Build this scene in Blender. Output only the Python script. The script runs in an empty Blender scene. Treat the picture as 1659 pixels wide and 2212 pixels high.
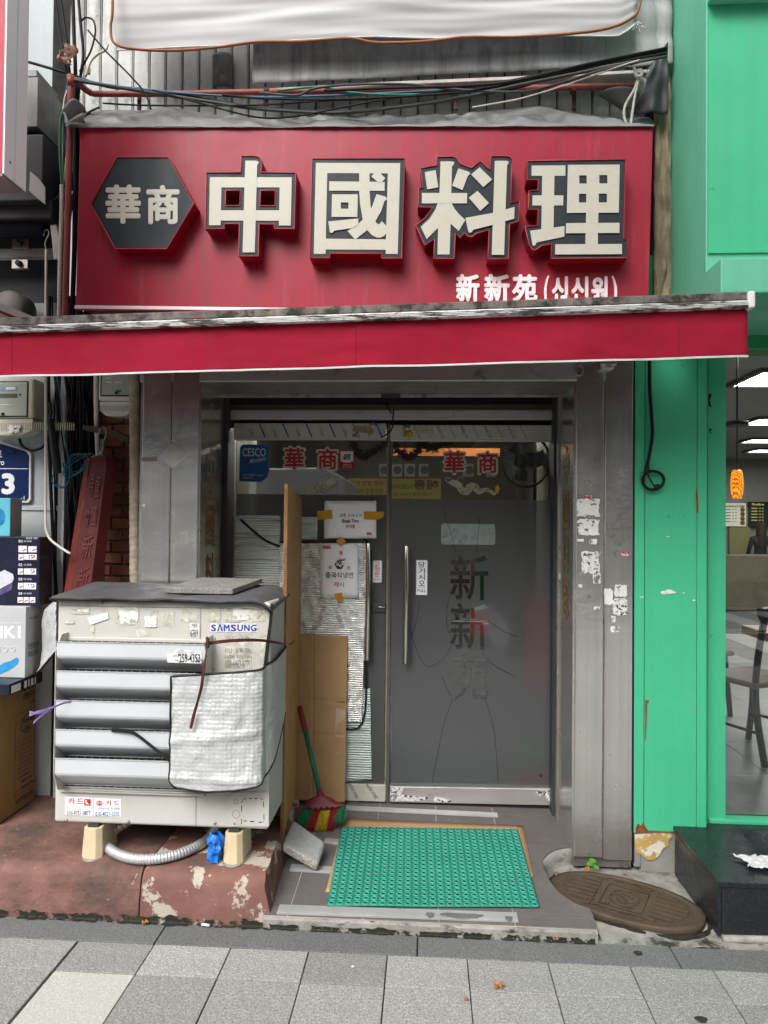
import bpy, bmesh, math, random
from math import radians, sin, cos, pi
from mathutils import Vector, Matrix, noise as mnoise
random.seed(7)
SC = bpy.context.scene
COL = bpy.context.collection
# ------------------------------------------------------------ camera
H = 1.61
CAM_ROT = (radians(91.0), radians(-0.54), radians(3.5))
cam = bpy.data.cameras.new('camera'); camo = bpy.data.objects.new('camera', cam); COL.objects.link(camo)
camo.location = (0, 0, H); camo.rotation_euler = CAM_ROT
cam.sensor_fit = 'VERTICAL'; cam.sensor_height = 34.6; cam.lens = 24 * 1534 / 1534.1
cam.clip_start = 0.05; cam.clip_end = 400
SC.camera = camo
# ------------------------------------------------------------ sky, sun, exposure
wd = bpy.data.worlds.new('World'); SC.world = wd; wd.use_nodes = True
wn = wd.node_tree.nodes; wl = wd.node_tree.links
sky = wn.new('ShaderNodeTexSky'); sky.sky_type = 'NISHITA'; sky.sun_disc = False
SUN_EL, SUN_AZ = radians(46), radians(202)
sky.sun_elevation = SUN_EL; sky.sun_rotation = SUN_AZ
sky.air_density = 1.0; sky.dust_density = 6.0; sky.ozone_density = 1.0
hs = wn.new('ShaderNodeHueSaturation'); hs.inputs['Saturation'].default_value = 0.18
wl.new(sky.outputs[0], hs.inputs['Color']); wl.new(hs.outputs[0], wn['Background'].inputs[0])
wn['Background'].inputs[1].default_value = 0.15
sun = bpy.data.lights.new('sun', 'SUN'); suno = bpy.data.objects.new('sun', sun); COL.objects.link(suno)
sun.energy = 1.5; sun.angle = radians(30); sun.color = (1, .97, .93)
d = Vector((sin(SUN_AZ) * cos(SUN_EL), cos(SUN_AZ) * cos(SUN_EL), sin(SUN_EL)))
suno.rotation_euler = (-d).to_track_quat('-Z', 'Y').to_euler(); suno.location = (0, -3, 12)
SC.view_settings.view_transform = 'Standard'; SC.view_settings.look = 'None'
SC.view_settings.exposure = 0.64; SC.view_settings.gamma = 1
SC.view_settings.use_curve_mapping = False
SC.cycles.use_denoising = True
SC.cycles.max_bounces = 8; SC.cycles.transmission_bounces = 6; SC.cycles.transparent_max_bounces = 10
SC.cycles.caustics_reflective = False; SC.cycles.caustics_refractive = False
SC.cycles.sample_clamp_indirect = 6
# ------------------------------------------------------------ pixel -> world helpers
F = 1534.; CX, CY = 829.5, 1106.
RM = (Matrix.Rotation(CAM_ROT[2], 3, 'Z') @ Matrix.Rotation(CAM_ROT[1], 3, 'Y') @ Matrix.Rotation(CAM_ROT[0], 3, 'X'))
def ray(x, y): return RM @ Vector(((x - CX) / F, -(y - CY) / F, -1.))
def W(x, y, Y):
    d = ray(x, y); return Vector((0, 0, H)) + d * (Y / d.y)
def WZ(x, y, Z):
    d = ray(x, y); return Vector((0, 0, H)) + d * ((Z - H) / d.z)
def WX(x, y, X):
    d = ray(x, y); return Vector((0, 0, H)) + d * (X / d.x)
# ------------------------------------------------------------ object helpers
def base_of(o):
    v = Vector((0, 0, 0))
    while o is not None:
        v += o.location; o = o.parent
    return v
def tag(o, label, cat, group=None):
    o['label'] = label; o['category'] = cat
    if group: o['group'] = group
    return o
def thing(name, label, cat, loc=(0, 0, 0), group=None):
    o = bpy.data.objects.new(name, None); COL.objects.link(o); o.location = loc; o.empty_display_size = .1
    return tag(o, label, cat, group)
def link_mesh(name, me, mat, parent=None):
    o = bpy.data.objects.new(name, me); COL.objects.link(o)
    if parent is not None: o.parent = parent
    if mat is not None and not me.materials: me.materials.append(mat)
    return o
def smooth_path(pts, k=6):
    pts = [Vector(p) for p in pts]
    if len(pts) < 3: return pts
    out = []
    n = len(pts)
    for i in range(n - 1):
        p0 = pts[max(i - 1, 0)]; p1 = pts[i]; p2 = pts[i + 1]; p3 = pts[min(i + 2, n - 1)]
        for j in range(k):
            t = j / k
            out.append(.5 * ((2 * p1) + (p2 - p0) * t + (2 * p0 - 5 * p1 + 4 * p2 - p3) * t * t + (3 * p1 - p0 - 3 * p2 + p3) * t ** 3))
    out.append(pts[-1]); return out
class B:
    def __init__(s): s.bm = bmesh.new()
    def v(s, p): return s.bm.verts.new(p)
    def f(s, pts, m=0):
        fc = s.bm.faces.new([s.v(p) for p in pts]); fc.material_index = m; return fc
    def prism(s, pts, vec, m=0, ms=None):
        vec = Vector(vec); a = [s.v(p) for p in pts]; b = [s.v(Vector(p) + vec) for p in pts]
        n = len(a); ms = m if ms is None else ms
        s.bm.faces.new(a).material_index = m; s.bm.faces.new(b[::-1]).material_index = m
        for i in range(n):
            j = (i + 1) % n; s.bm.faces.new([a[j], a[i], b[i], b[j]]).material_index = ms
        return s
    def box(s, x0, x1, y0, y1, z0, z1, m=0):
        return s.prism([(x0, y0, z0), (x1, y0, z0), (x1, y0, z1), (x0, y0, z1)], (0, y1 - y0, 0), m)
    def pbox(s, x0, y0, x1, y1, Y, t, m=0):          # upright axis-aligned box whose front face covers a photo rectangle at depth Y
        a = W(x0, (y0 + y1) / 2, Y); b = W(x1, (y0 + y1) / 2, Y); c = W((x0 + x1) / 2, y0, Y); d_ = W((x0 + x1) / 2, y1, Y)
        return s.box(a.x, b.x, Y, Y + t, d_.z, c.z, m)
    def pq(s, pts, Y, t, m=0, ms=None):                # upright slab with a polygon outline at depth Y
        return s.prism([W(x, y, Y) for x, y in pts], (0, t, 0), m, ms)
    def bar(s, a, b, w, h, up=(0, 0, 1), m=0):
        a = Vector(a); b = Vector(b); d_ = (b - a).normalized(); up = Vector(up)
        sx = d_.cross(up)
        if sx.length < 1e-4: sx = d_.cross(Vector((0, 1, 0)))
        sx.normalize(); uz = sx.cross(d_)
        return s.prism([a + sx * w / 2 * i + uz * h / 2 * j for i, j in ((-1, -1), (1, -1), (1, 1), (-1, 1))], b - a, m)
    def tube(s, pts, r, n=8, k=5, closed=False, m=0, caps=True, flat=1.0):
        P = smooth_path(pts, k) if k > 1 else [Vector(p) for p in pts]
        N = len(P); rings = []; up = Vector((.13, .31, .94)); 
        for i in range(N):
            t = (P[(i + 1) % N if closed else min(i + 1, N - 1)] - P[i - 1 if (i > 0 or closed) else 0])
            if t.length < 1e-7: t = Vector((0, 0, 1))
            t.normalize(); sx = t.cross(up)
            if sx.length < 1e-3: sx = t.cross(Vector((1, 0, 0)))
            sx.normalize(); up = sx.cross(t).normalized()
            rr = r(i / max(1, N - 1)) if callable(r) else r
            rings.append([s.v(P[i] + (sx * cos(2 * pi * q / n) + up * sin(2 * pi * q / n) * flat) * rr) for q in range(n)])
        M = N if closed else N - 1
        for i in range(M):
            A, Bq = rings[i], rings[(i + 1) % N]
            for q in range(n):
                fc = s.bm.faces.new([A[q], A[(q + 1) % n], Bq[(q + 1) % n], Bq[q]]); fc.material_index = m; fc.smooth = True
        if caps and not closed:
            s.bm.faces.new(rings[0][::-1]).material_index = m; s.bm.faces.new(rings[-1]).material_index = m
        return s
    def cyl(s, a, b, r0, r1=None, n=12, m=0):
        r1 = r0 if r1 is None else r1
        return s.tube([a, b], lambda t: r0 + (r1 - r0) * t, n, 1, m=m)
    def lathe(s, prof, c, axis='Z', n=24, m=0):
        c = Vector(c); rings = []
        for r, h in prof:
            ring = []
            for q in range(n):
                a = 2 * pi * q / n
                p = (Vector((r * cos(a), r * sin(a), h)) if axis == 'Z' else Vector((r * cos(a), -h, r * sin(a))) if axis == 'Y' else Vector((h, r * cos(a), r * sin(a))))
                ring.append(s.v(c + p))
            rings.append(ring)
        for i in range(len(rings) - 1):
            for q in range(n):
                fc = s.bm.faces.new([rings[i][q], rings[i][(q + 1) % n], rings[i + 1][(q + 1) % n], rings[i + 1][q]]); fc.smooth = True; fc.material_index = m
        s.bm.faces.new(rings[0][::-1]).material_index = m; s.bm.faces.new(rings[-1]).material_index = m
        return s
    def grid(s, fn, nu, nv, m=0, smooth=True):
        vs = [[s.v(fn(i / nu, j / nv)) for j in range(nv + 1)] for i in range(nu + 1)]
        for i in range(nu):
            for j in range(nv):
                fc = s.bm.faces.new([vs[i][j], vs[i + 1][j], vs[i + 1][j + 1], vs[i][j + 1]]); fc.smooth = smooth; fc.material_index = m
        return s
    def flat(s, outer, holes, Y, m=0):                 # flat upright face with holes; points are (x,z)
        ed = []
        for loop in [outer] + list(holes):
            vs = [s.v((p[0], Y, p[1])) for p in loop]
            for i in range(len(vs)): ed.append(s.bm.edges.new((vs[i], vs[(i + 1) % len(vs)])))
        r = bmesh.ops.triangle_fill(s.bm, use_beauty=True, use_dissolve=False, edges=ed, normal=(0, -1, 0))
        for g in r['geom']:
            if isinstance(g, bmesh.types.BMFace): g.material_index = m
        return s
    def mesh(s, off=(0, 0, 0), recalc=True):
        if recalc: bmesh.ops.recalc_face_normals(s.bm, faces=s.bm.faces)
        if any(off): bmesh.ops.translate(s.bm, verts=s.bm.verts, vec=-Vector(off))
        me = bpy.data.meshes.new('mesh'); s.bm.to_mesh(me); s.bm.free(); return me
    def obj(s, name, mat, parent=None, bevel=0, seg=2, solid=0, subd=0, recalc=True, label=None):
        b = base_of(parent) if parent is not None else Vector((0, 0, 0))
        top = None
        if parent is None and len(s.bm.verts):
            zs = [v.co for v in s.bm.verts]
            b = Vector((sum(v.x for v in zs) / len(zs), sum(v.y for v in zs) / len(zs), min(v.z for v in zs))); top = b
        me = s.mesh(b, recalc); me.name = name
        mats = mat if isinstance(mat, (list, tuple)) else [mat]
        for q in mats: me.materials.append(q)
        o = link_mesh(name, me, None, parent)
        if top is not None: o.location = top
        if solid:
            q = o.modifiers.new('solid', 'SOLIDIFY'); q.thickness = solid; q.offset = 0
        if subd:
            q = o.modifiers.new('subd', 'SUBSURF'); q.levels = subd; q.render_levels = subd
        if bevel:
            q = o.modifiers.new('bevel', 'BEVEL'); q.width = bevel; q.segments = seg; q.limit_method = 'ANGLE'; q.angle_limit = radians(35)
        if label: o['label'] = label
        return o
def struct(o): o['kind'] = 'structure'; return o
def stuff(o): o['kind'] = 'stuff'; return o
_tc = {}
_tcur = [bpy.data.curves.new('lettering', 'FONT')]; _tcur[0].resolution_u = 3; _tcur.append(bpy.data.objects.new('lettering', _tcur[0]))
def text_mesh(body, bold=0.0):
    key = (body, bold)
    if key in _tc: return _tc[key]
    c, o = _tcur
    c.body = body; c.offset = bold; m = bpy.data.meshes.new_from_object(o)
    vs = [tuple(v.co) for v in m.vertices]; fs = [tuple(p.vertices) for p in m.polygons]
    bpy.data.meshes.remove(m)
    x0 = min(v[0] for v in vs); x1 = max(v[0] for v in vs); y0 = min(v[1] for v in vs); y1 = max(v[1] for v in vs)
    r = ([((v[0] - x0) / (x1 - x0), (v[1] - y0) / (y1 - y0)) for v in vs], fs, x1 - x0, y1 - y0)
    _tc[key] = r; return r
def text4(bld, body, tl, tr, br, bl, bold=0.0, m=0):   # text fitted into any 3-D quadrilateral; bold strokes are built from shifted layers
    fat = bold > .015
    vs, fs, ew, eh = text_mesh(body, 0 if fat else bold); tl, tr, br, bl = map(Vector, (tl, tr, br, bl))
    nrm = (tr - tl).cross(bl - tl).normalized() * -1; r = bold * .8 if fat else 0
    offs = [(0, 0)] + ([(r * cos(2 * pi * q / 8), r * sin(2 * pi * q / 8)) for q in range(8)] if fat else [])
    for k, (ox, oy) in enumerate(offs):
        V = []
        for u, w in vs:
            u2 = (u * ew + r + ox) / (ew + 2 * r); w2 = (w * eh + r + oy) / (eh + 2 * r)
            V.append(bld.v((bl * (1 - u2) + br * u2) * (1 - w2) + (tl * (1 - u2) + tr * u2) * w2 + nrm * (-.00012 * k)))
        for f in fs:
            try: bld.bm.faces.new([V[i] for i in f]).material_index = m
            except ValueError: pass
    return bld
def textpx(bld, body, x0, y0, x1, y1, Y, bold=0.0, m=0, vert=False):
    if vert:
        n = len(body); h = (y1 - y0) / n
        for i, ch in enumerate(body):
            if ch.strip(): textpx(bld, ch, x0, y0 + h * (i + .06), x1, y0 + h * (i + .94), Y, bold, m)
        return bld
    return text4(bld, body, W(x0, y0, Y), W(x1, y0, Y), W(x1, y1, Y), W(x0, y1, Y), bold, m)
def clip_rect(poly, x0, x1, y0, y1):
    def cut(P, ax, val, keep_hi):
        out = []
        for i in range(len(P)):
            a, b = P[i], P[(i + 1) % len(P)]
            ia = (a[ax] >= val) == keep_hi; ib = (b[ax] >= val) == keep_hi
            if ia: out.append(a)
            if ia != ib:
                t = (val - a[ax]) / (b[ax] - a[ax]); out.append((a[0] + (b[0] - a[0]) * t, a[1] + (b[1] - a[1]) * t))
        return out
    for ax, val, hi in ((0, x0, True), (0, x1, False), (1, y0, True), (1, y1, False)):
        poly = cut(poly, ax, val, hi)
        if len(poly) < 3: return []
    return poly
def spline2(pts, k=5): return [(p.x, p.y) for p in smooth_path([(a, b, 0) for a, b in pts], k)]
# ------------------------------------------------------------ material helper
MATS = {}
def mat(name, col, rough=.6, metal=0., spec=.28, var=.12, vs=5., streak=None, spots=None, spots2=None, bump=0., bs=60., bstretch=(1, 1, 1), rand=0., aniso=None, coat=0., emit=None, wave=None, trans=0., sstretch=(9, 9, .35), speck=None):
    if name in MATS: return MATS[name]
    m = bpy.data.materials.new(name); m.use_nodes = True; MATS[name] = m
    N = m.node_tree.nodes; L = m.node_tree.links; bs_ = N['Principled BSDF']
    tc = N.new('ShaderNodeTexCoord')
    def nz(scale, stretch=(1, 1, 1), det=6., rgh=.6, seed=0.):
        mp = N.new('ShaderNodeMapping'); mp.inputs['Scale'].default_value = stretch; mp.inputs['Location'].default_value = (seed, seed * .7, seed * 1.3)
        L.new(tc.outputs['Object'], mp.inputs[0]); t = N.new('ShaderNodeTexNoise'); t.inputs['Scale'].default_value = scale
        t.inputs['Detail'].default_value = det; t.inputs['Roughness'].default_value = rgh; L.new(mp.outputs[0], t.inputs['Vector']); return t.outputs[0]
    def ramp(src, a, b):
        r = N.new('ShaderNodeMapRange'); r.inputs[1].default_value = a; r.inputs[2].default_value = b; L.new(src, r.inputs[0]); return r.outputs[0]
    def mix(fac, a, b):
        x = N.new('ShaderNodeMix'); x.data_type = 'RGBA'
        if isinstance(fac, (int, float)): x.inputs[0].default_value = fac
        else: L.new(fac, x.inputs[0])
        for s_, q in ((6, a), (7, b)):
            if isinstance(q, tuple): x.inputs[s_].default_value = (*q, 1)
            else: L.new(q, x.inputs[s_])
        return x.outputs[2]
    def mul(s_, k):
        x = N.new('ShaderNodeMath'); x.operation = 'MULTIPLY'; L.new(s_, x.inputs[0]); x.inputs[1].default_value = k; return x.outputs[0]
    c = tuple(col)
    if var: c = mix(ramp(nz(vs), .3, .7), tuple(q * (1 - var) for q in col), tuple(min(1, q * (1 + var)) for q in col))
    if speck: # granite-like specks: (colour_dark, colour_light, scale)
        c = mix(ramp(nz(speck[2], det=2, rgh=.8, seed=3), .35, .62), speck[0], c) if True else c
        c = mix(ramp(nz(speck[2] * 1.35, det=2, rgh=.8, seed=9), .52, .72), c, speck[1])
    if rand:
        oi = N.new('ShaderNodeObjectInfo'); v_ = N.new('ShaderNodeHueSaturation')
        mr = N.new('ShaderNodeMapRange'); L.new(oi.outputs['Random'], mr.inputs[0]); mr.inputs[3].default_value = 1 - rand; mr.inputs[4].default_value = 1 + rand
        L.new(mr.outputs[0], v_.inputs['Value'])
        if isinstance(c, tuple): v_.inputs['Color'].default_value = (*c, 1)
        else: L.new(c, v_.inputs['Color'])
        c = v_.outputs[0]
    if streak: c = mix(mul(ramp(nz(2.2, sstretch, det=8, rgh=.65, seed=4), .46, .72), streak[1]), c, tuple(streak[0]))
    for k_, sp in enumerate((spots, spots2)):
        if sp: c = mix(mul(ramp(nz(sp[2], sp[4] if len(sp) > 4 else (1, 1, 1), det=8, rgh=.68, seed=11 + 7 * k_), sp[1], sp[1] + sp[3]), sp[5] if len(sp) > 5 else 1.), c, tuple(sp[0]))
    if isinstance(c, tuple): bs_.inputs['Base Color'].default_value = (*c, 1)
    else: L.new(c, bs_.inputs['Base Color'])
    bs_.inputs['Metallic'].default_value = metal; bs_.inputs['Specular IOR Level'].default_value = spec
    if var and rough > .05:
        r_ = N.new('ShaderNodeMapRange'); L.new(nz(vs * 2.3, seed=5), r_.inputs[0]); r_.inputs[1].default_value = .3; r_.inputs[2].default_value = .7
        r_.inputs[3].default_value = max(.02, rough * .8); r_.inputs[4].default_value = min(1, rough * 1.2); L.new(r_.outputs[0], bs_.inputs['Roughness'])
    else: bs_.inputs['Roughness'].default_value = rough
    if coat: bs_.inputs['Coat Weight'].default_value = coat; bs_.inputs['Coat Roughness'].default_value = .15
    if emit: bs_.inputs['Emission Color'].default_value = (*emit[0], 1); bs_.inputs['Emission Strength'].default_value = emit[1]
    if trans: bs_.inputs['Transmission Weight'].default_value = trans
    if bump:
        bp = N.new('ShaderNodeBump'); bp.inputs['Strength'].default_value = 1; bp.inputs['Distance'].default_value = bump
        L.new(nz(bs, bstretch, det=5, rgh=.6, seed=2), bp.inputs['Height']); L.new(bp.outputs[0], bs_.inputs['Normal'])
    return m
def torn_mat(name, col, thr=.5, scale=30., ink=None):      # torn paper: ragged holes through the sheet
    m = mat(name, col, .75, var=.12, vs=30, spots=ink); N = m.node_tree.nodes; L = m.node_tree.links; out = N['Material Output']; p = N['Principled BSDF']
    tc = N.new('ShaderNodeTexCoord'); t = N.new('ShaderNodeTexNoise'); t.inputs['Scale'].default_value = scale; t.inputs['Detail'].default_value = 7; t.inputs['Roughness'].default_value = .7; L.new(tc.outputs['Object'], t.inputs['Vector'])
    r = N.new('ShaderNodeMapRange'); r.inputs[1].default_value = thr; r.inputs[2].default_value = thr + .015; L.new(t.outputs[0], r.inputs[0])
    tr = N.new('ShaderNodeBsdfTransparent'); mx = N.new('ShaderNodeMixShader'); L.new(r.outputs[0], mx.inputs[0]); L.new(tr.outputs[0], mx.inputs[1]); L.new(p.outputs[0], mx.inputs[2]); L.new(mx.outputs[0], out.inputs[0]); return m
def glow_mat(name, col):      # thin plastic that lets light through from behind
    m = mat(name, col, .5, var=.06); N = m.node_tree.nodes; L = m.node_tree.links; t = N.new('ShaderNodeBsdfTranslucent'); t.inputs[0].default_value = (*col, 1)
    mx = N.new('ShaderNodeMixShader'); mx.inputs[0].default_value = .6; L.new(N['Principled BSDF'].outputs[0], mx.inputs[1]); L.new(t.outputs[0], mx.inputs[2]); L.new(mx.outputs[0], N['Material Output'].inputs[0]); return m
def glass_mat(name, tint=(1, 1, 1), refl=1.0):
    m = bpy.data.materials.new(name); m.use_nodes = True; N = m.node_tree.nodes; L = m.node_tree.links; N.remove(N['Principled BSDF'])
    t = N.new('ShaderNodeBsdfTransparent'); t.inputs[0].default_value = (*tint, 1)
    g = N.new('ShaderNodeBsdfGlossy'); g.inputs['Roughness'].default_value = 0.0; g.inputs[0].default_value = (1, 1, 1, 1)
    fr = N.new('ShaderNodeFresnel'); fr.inputs['IOR'].default_value = 1.5
    ma = N.new('ShaderNodeMath'); ma.operation = 'MULTIPLY'; ma.inputs[1].default_value = refl; L.new(fr.outputs[0], ma.inputs[0])
    mx = N.new('ShaderNodeMixShader'); L.new(ma.outputs[0], mx.inputs[0]); L.new(t.outputs[0], mx.inputs[1]); L.new(g.outputs[0], mx.inputs[2])
    L.new(mx.outputs[0], N['Material Output'].inputs[0]); return m
def film_mat(name, col=(.135, .138, .142), k=.50):
    m = bpy.data.materials.new(name); m.use_nodes = True; N = m.node_tree.nodes; L = m.node_tree.links; p = N['Principled BSDF']
    p.inputs['Base Color'].default_value = (*col, 1); p.inputs['Roughness'].default_value = .28; p.inputs['Specular IOR Level'].default_value = .6
    t = N.new('ShaderNodeBsdfRefraction'); t.inputs['IOR'].default_value = 1.02; t.inputs['Roughness'].default_value = .36; t.inputs[0].default_value = (.8, .82, .85, 1)
    mx = N.new('ShaderNodeMixShader'); mx.inputs[0].default_value = k; L.new(p.outputs[0], mx.inputs[1]); L.new(t.outputs[0], mx.inputs[2])
    L.new(mx.outputs[0], N['Material Output'].inputs[0]); return m
# ------------------------------------------------------------ materials
m_steel = mat('brushed_steel', (.74, .72, .685), .24, .88, var=.05, vs=3, bump=.004, bs=2.0, bstretch=(1.2, 1.2, 1.6), streak=((.42, .40, .37), .4), sstretch=(30, 30, .10))
m_steel_h = mat('brushed_steel_flat', (.58, .56, .54), .36, .7, var=.08, vs=3, bump=.0005, bs=9, bstretch=(.3, 14, 14), spots=((.2, .17, .14), .60, 7, .15))
m_steel_old = mat('dull_steel', (.40, .38, .36), .42, .9, var=.15, vs=7, spots=((.12, .10, .08), .58, 14, .12), streak=((.2, .18, .16), .5))
m_alu = mat('aluminium', (.46, .46, .455), .42, .45, var=.1, vs=9, bump=.0004, bs=9, bstretch=(.3, 20, 20), spots=((.25, .24, .22), .62, 16, .1))
m_red_sign = mat('red_sign_sheet', (.30, .014, .034), .40, 0, spec=.3, var=.06, vs=2.5, streak=((.20, .03, .045), .65), bump=.0012, bs=3, sstretch=(12, 12, .25), spots=((.36, .075, .10), .56, 4, .2, (5, 5, .5), .6))
m_red_return = mat('red_letter_return', (.22, .008, .02), .35, var=.08, spots=((.12, .01, .015), .62, 9, .1))
m_red_rim = mat('pale_red_rim', (.42, .05, .06), .4, var=.05)
m_cream = mat('cream_acrylic', (.47, .455, .39), .28, var=.025, vs=2, streak=((.45, .42, .33), .35), sstretch=(5, 5, .15))
m_char = mat('charcoal_acrylic', (.014, .021, .027), .5, spec=.25, var=.1, vs=4, streak=((.05, .055, .06), .35), sstretch=(5, 5, .15))
m_white_vinyl = mat('white_vinyl', (.78, .77, .77), .45, var=.05)
m_awn_red = mat('awning_cloth', (.28, .010, .028), .8, spec=.1, var=.10, vs=3, bump=.0005, bs=420, streak=((.20, .015, .03), .35))
m_awn_hem = mat('awning_hem', (.55, .55, .53), .7, var=.12, vs=20, bump=.001, bs=160)
m_awn_bar = mat('stained_aluminium', (.66, .66, .64), .5, .0, var=.15, vs=8, spots=((.07, .065, .055), .50, 11, .06, (.5, 1, 3.5)), spots2=((.25, .24, .2), .56, 40, .1))
m_awn_dirt = mat('mouldy_awning_top', (.13, .112, .10), .9, var=.35, vs=30, spots=((.035, .03, .028), .47, 22, .12, (.6, 1, .8)), spots2=((.30, .06, .07), .62, 9, .1), streak=((.33, .32, .28), .4))
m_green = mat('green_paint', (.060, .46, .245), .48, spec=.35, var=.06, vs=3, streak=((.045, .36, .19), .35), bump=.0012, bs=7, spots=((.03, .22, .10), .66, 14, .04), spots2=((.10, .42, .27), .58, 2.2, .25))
m_green_lit = mat('green_fascia_lit', (.14, .50, .33), .55, spec=.3, var=.05, vs=2, streak=((.09, .38, .25), .4), bump=.0014, bs=5, spots=((.09, .22, .14), .67, 11, .05))  # same green paint made paler: light on the fascia put into the colour
m_green_shade = mat('green_paint_shade', (.018, .26, .085), .5, spec=.3, var=.1, vs=3, streak=((.04, .28, .13), .4))  # same green paint made darker: shade below the fascia put into the colour
m_rust = mat('rust', (.22, .06, .02), .85, var=.4, vs=40)
m_white_banner = mat('white_banner_cloth', (.46, .455, .46), .6, var=.03, vs=1.5, spots=((.50, .40, .48), .62, .9, .25))
m_grey_tarp = mat('grey_tarp', (.19, .195, .195), .44, var=.12, vs=5, streak=((.15, .15, .15), .4), bump=.002, bs=9)
m_grey_sheet = mat('grey_sheet', (.34, .342, .344), .5, var=.12, vs=3, streak=((.10, .10, .10), .75), bump=.002, bs=5)
m_siding = mat('grey_siding', (.46, .465, .45), .55, var=.25, vs=6, streak=((.07, .07, .065), .85), spots=((.05, .05, .045), .60, 14, .15), rand=.12, sstretch=(6, 6, .8))
m_black = mat('black_rubber', (.013, .013, .014), .55, var=.2, vs=12)
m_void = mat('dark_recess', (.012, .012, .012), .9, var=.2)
m_wire_blk = mat('black_cable', (.011, .011, .012), .55, spec=.15, var=.25, vs=14)
m_wire_gry = mat('grey_cable', (.055, .058, .055), .55, spec=.2, var=.2, vs=14)
m_wire_blue = mat('blue_cable', (.035, .13, .22), .5, spec=.2, var=.25, vs=14)
m_wire_grn = mat('green_cable', (.02, .16, .09), .5, var=.25, vs=14)
m_wire_teal = mat('teal_cable', (.015, .13, .18), .5, var=.2, vs=14)
m_wire_wht = mat('cream_cable', (.55, .53, .45), .55, var=.2, vs=14)
m_orange_hose = mat('orange_hose', (.27, .095, .035), .55, var=.25, vs=4, spots=((.16, .08, .05), .58, 9, .2))
m_pipe_red = mat('red_primer_pipe', (.27, .062, .052), .5, var=.18, vs=7, streak=((.14, .05, .045), .5))
m_conduit = mat('pale_conduit', (.62, .61, .56), .55, var=.1, vs=14, spots=((.3, .28, .25), .66, 30, .1))
m_pvc = mat('grey_pvc', (.36, .39, .42), .4, var=.1)
m_wrap = mat('tape_wrapped_pipe', (.36, .30, .235), .8, var=.3, vs=14, spots=((.2, .16, .12), .58, 24, .12), bump=.002, bs=40)
m_meter = mat('yellowed_meter_case', (.50, .48, .37), .45, var=.12, vs=8, spots=((.2, .18, .12), .66, 22, .1))
m_meter_w = mat('meter_case', (.58, .57, .53), .45, var=.1, vs=8, spots=((.25, .23, .2), .68, 22, .1))
m_meter_face = mat('meter_window', (.40, .42, .36), .18, var=.1, spec=.6)
m_meter_dark = mat('meter_gasket', (.03, .035, .035), .4)
m_lcd = mat('meter_lcd', (.10, .12, .10), .25)
m_cab = mat('grey_cabinet_paint', (.48, .49, .49), .45, var=.08, vs=6, spots=((.16, .155, .15), .64, 20, .08), streak=((.33, .33, .33), .5))
m_navy = mat('navy_enamel', (.006, .018, .085), .3, var=.1, coat=.3)
m_brick = mat('brick', (.24, .085, .045), .85, var=.22, vs=22, rand=.25, bump=.0015, bs=90, spots=((.55, .52, .47), .705, 13, .02, (1, 1, 1.8)))
m_mortar = mat('mortar', (.16, .14, .12), .95, var=.25, vs=30)
m_redwood = mat('red_lacquered_wood', (.075, .009, .008), .6, spec=.25, var=.2, vs=9, streak=((.10, .012, .010), .6), bump=.001, bs=8, bstretch=(6, 6, .6))
m_redwood_l = mat('worn_red_wood_edge', (.14, .024, .019), .7, var=.2, vs=9, spots=((.42, .25, .12), .64, 16, .05))
m_ledge = mat('red_painted_concrete', (.165, .085, .069), .8, var=.34, vs=7, bump=.010, bs=24, spots=((.07, .056, .047), .49, 3.6, .2), spots2=((.32, .23, .19), .66, 26, .03), streak=((.13, .085, .07), .5))
m_ledge_p = mat('peeling_red_concrete', (.175, .085, .07), .82, var=.25, vs=5, bump=.006, bs=16, spots=((.40, .36, .29), .515, 6.5, .02), spots2=((.10, .08, .066), .57, 5, .12))
m_moss = torn_mat('mossy_grime', (.020, .021, .014), .46, 17., ink=((.045, .055, .016), .56, 18, .15))
m_moss_solid = mat('damp_grime', (.022, .02, .015), .95, var=.5, vs=40, bump=.004, bs=90)
m_conc = mat('stained_concrete', (.27, .26, .235), .88, var=.3, vs=12, bump=.004, bs=50, spots=((.04, .04, .032), .53, 9, .1, (1, 1, 3)), spots2=((.09, .10, .045), .62, 10, .1))
m_conc_pale = mat('pale_concrete', (.31, .30, .27), .88, var=.3, vs=12, bump=.004, bs=60, spots=((.07, .065, .055), .52, 9, .15), spots2=((.42, .41, .37), .62, 16, .08))
m_paver = mat('granite_paver', (.315, .315, .30), .75, var=.14, vs=4, rand=.18, speck=((.16, .16, .155), (.47, .47, .45), 120.), bump=.0006, bs=250, spots=((.24, .24, .225), .60, 3.2, .25))
m_paver_lt = mat('pale_granite_paver', (.45, .45, .41), .75, var=.05, vs=3, speck=((.33, .33, .30), (.54, .54, .50), 120.), bump=.0006, bs=250, spots=((.33, .32, .27), .56, 4, .2))
m_border = mat('dark_granite_border', (.16, .165, .163), .72, var=.14, vs=4, rand=.08, speck=((.085, .088, .087), (.20, .205, .203), 120.), bump=.0006, bs=250, spots=((.10, .10, .10), .64, 5, .15))
m_joint = mat('paving_joint', (.11, .105, .095), .95, var=.35, vs=40, bump=.003, bs=120)
m_tile = mat('taupe_floor_tile', (.130, .118, .114), .62, var=.10, vs=9, rand=.08, bump=.0009, bs=230, bstretch=(1, 3, 1), spots=((.32, .29, .26), .66, 12, .08, (1, 1, 1), .5))
m_grout = mat('tile_grout', (.36, .33, .30), .9, var=.2)
m_mat = mat('green_rubber_mat', (.045, .30, .23), .42, var=.10, vs=5, spots=((.03, .22, .15), .62, 6, .2))
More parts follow.
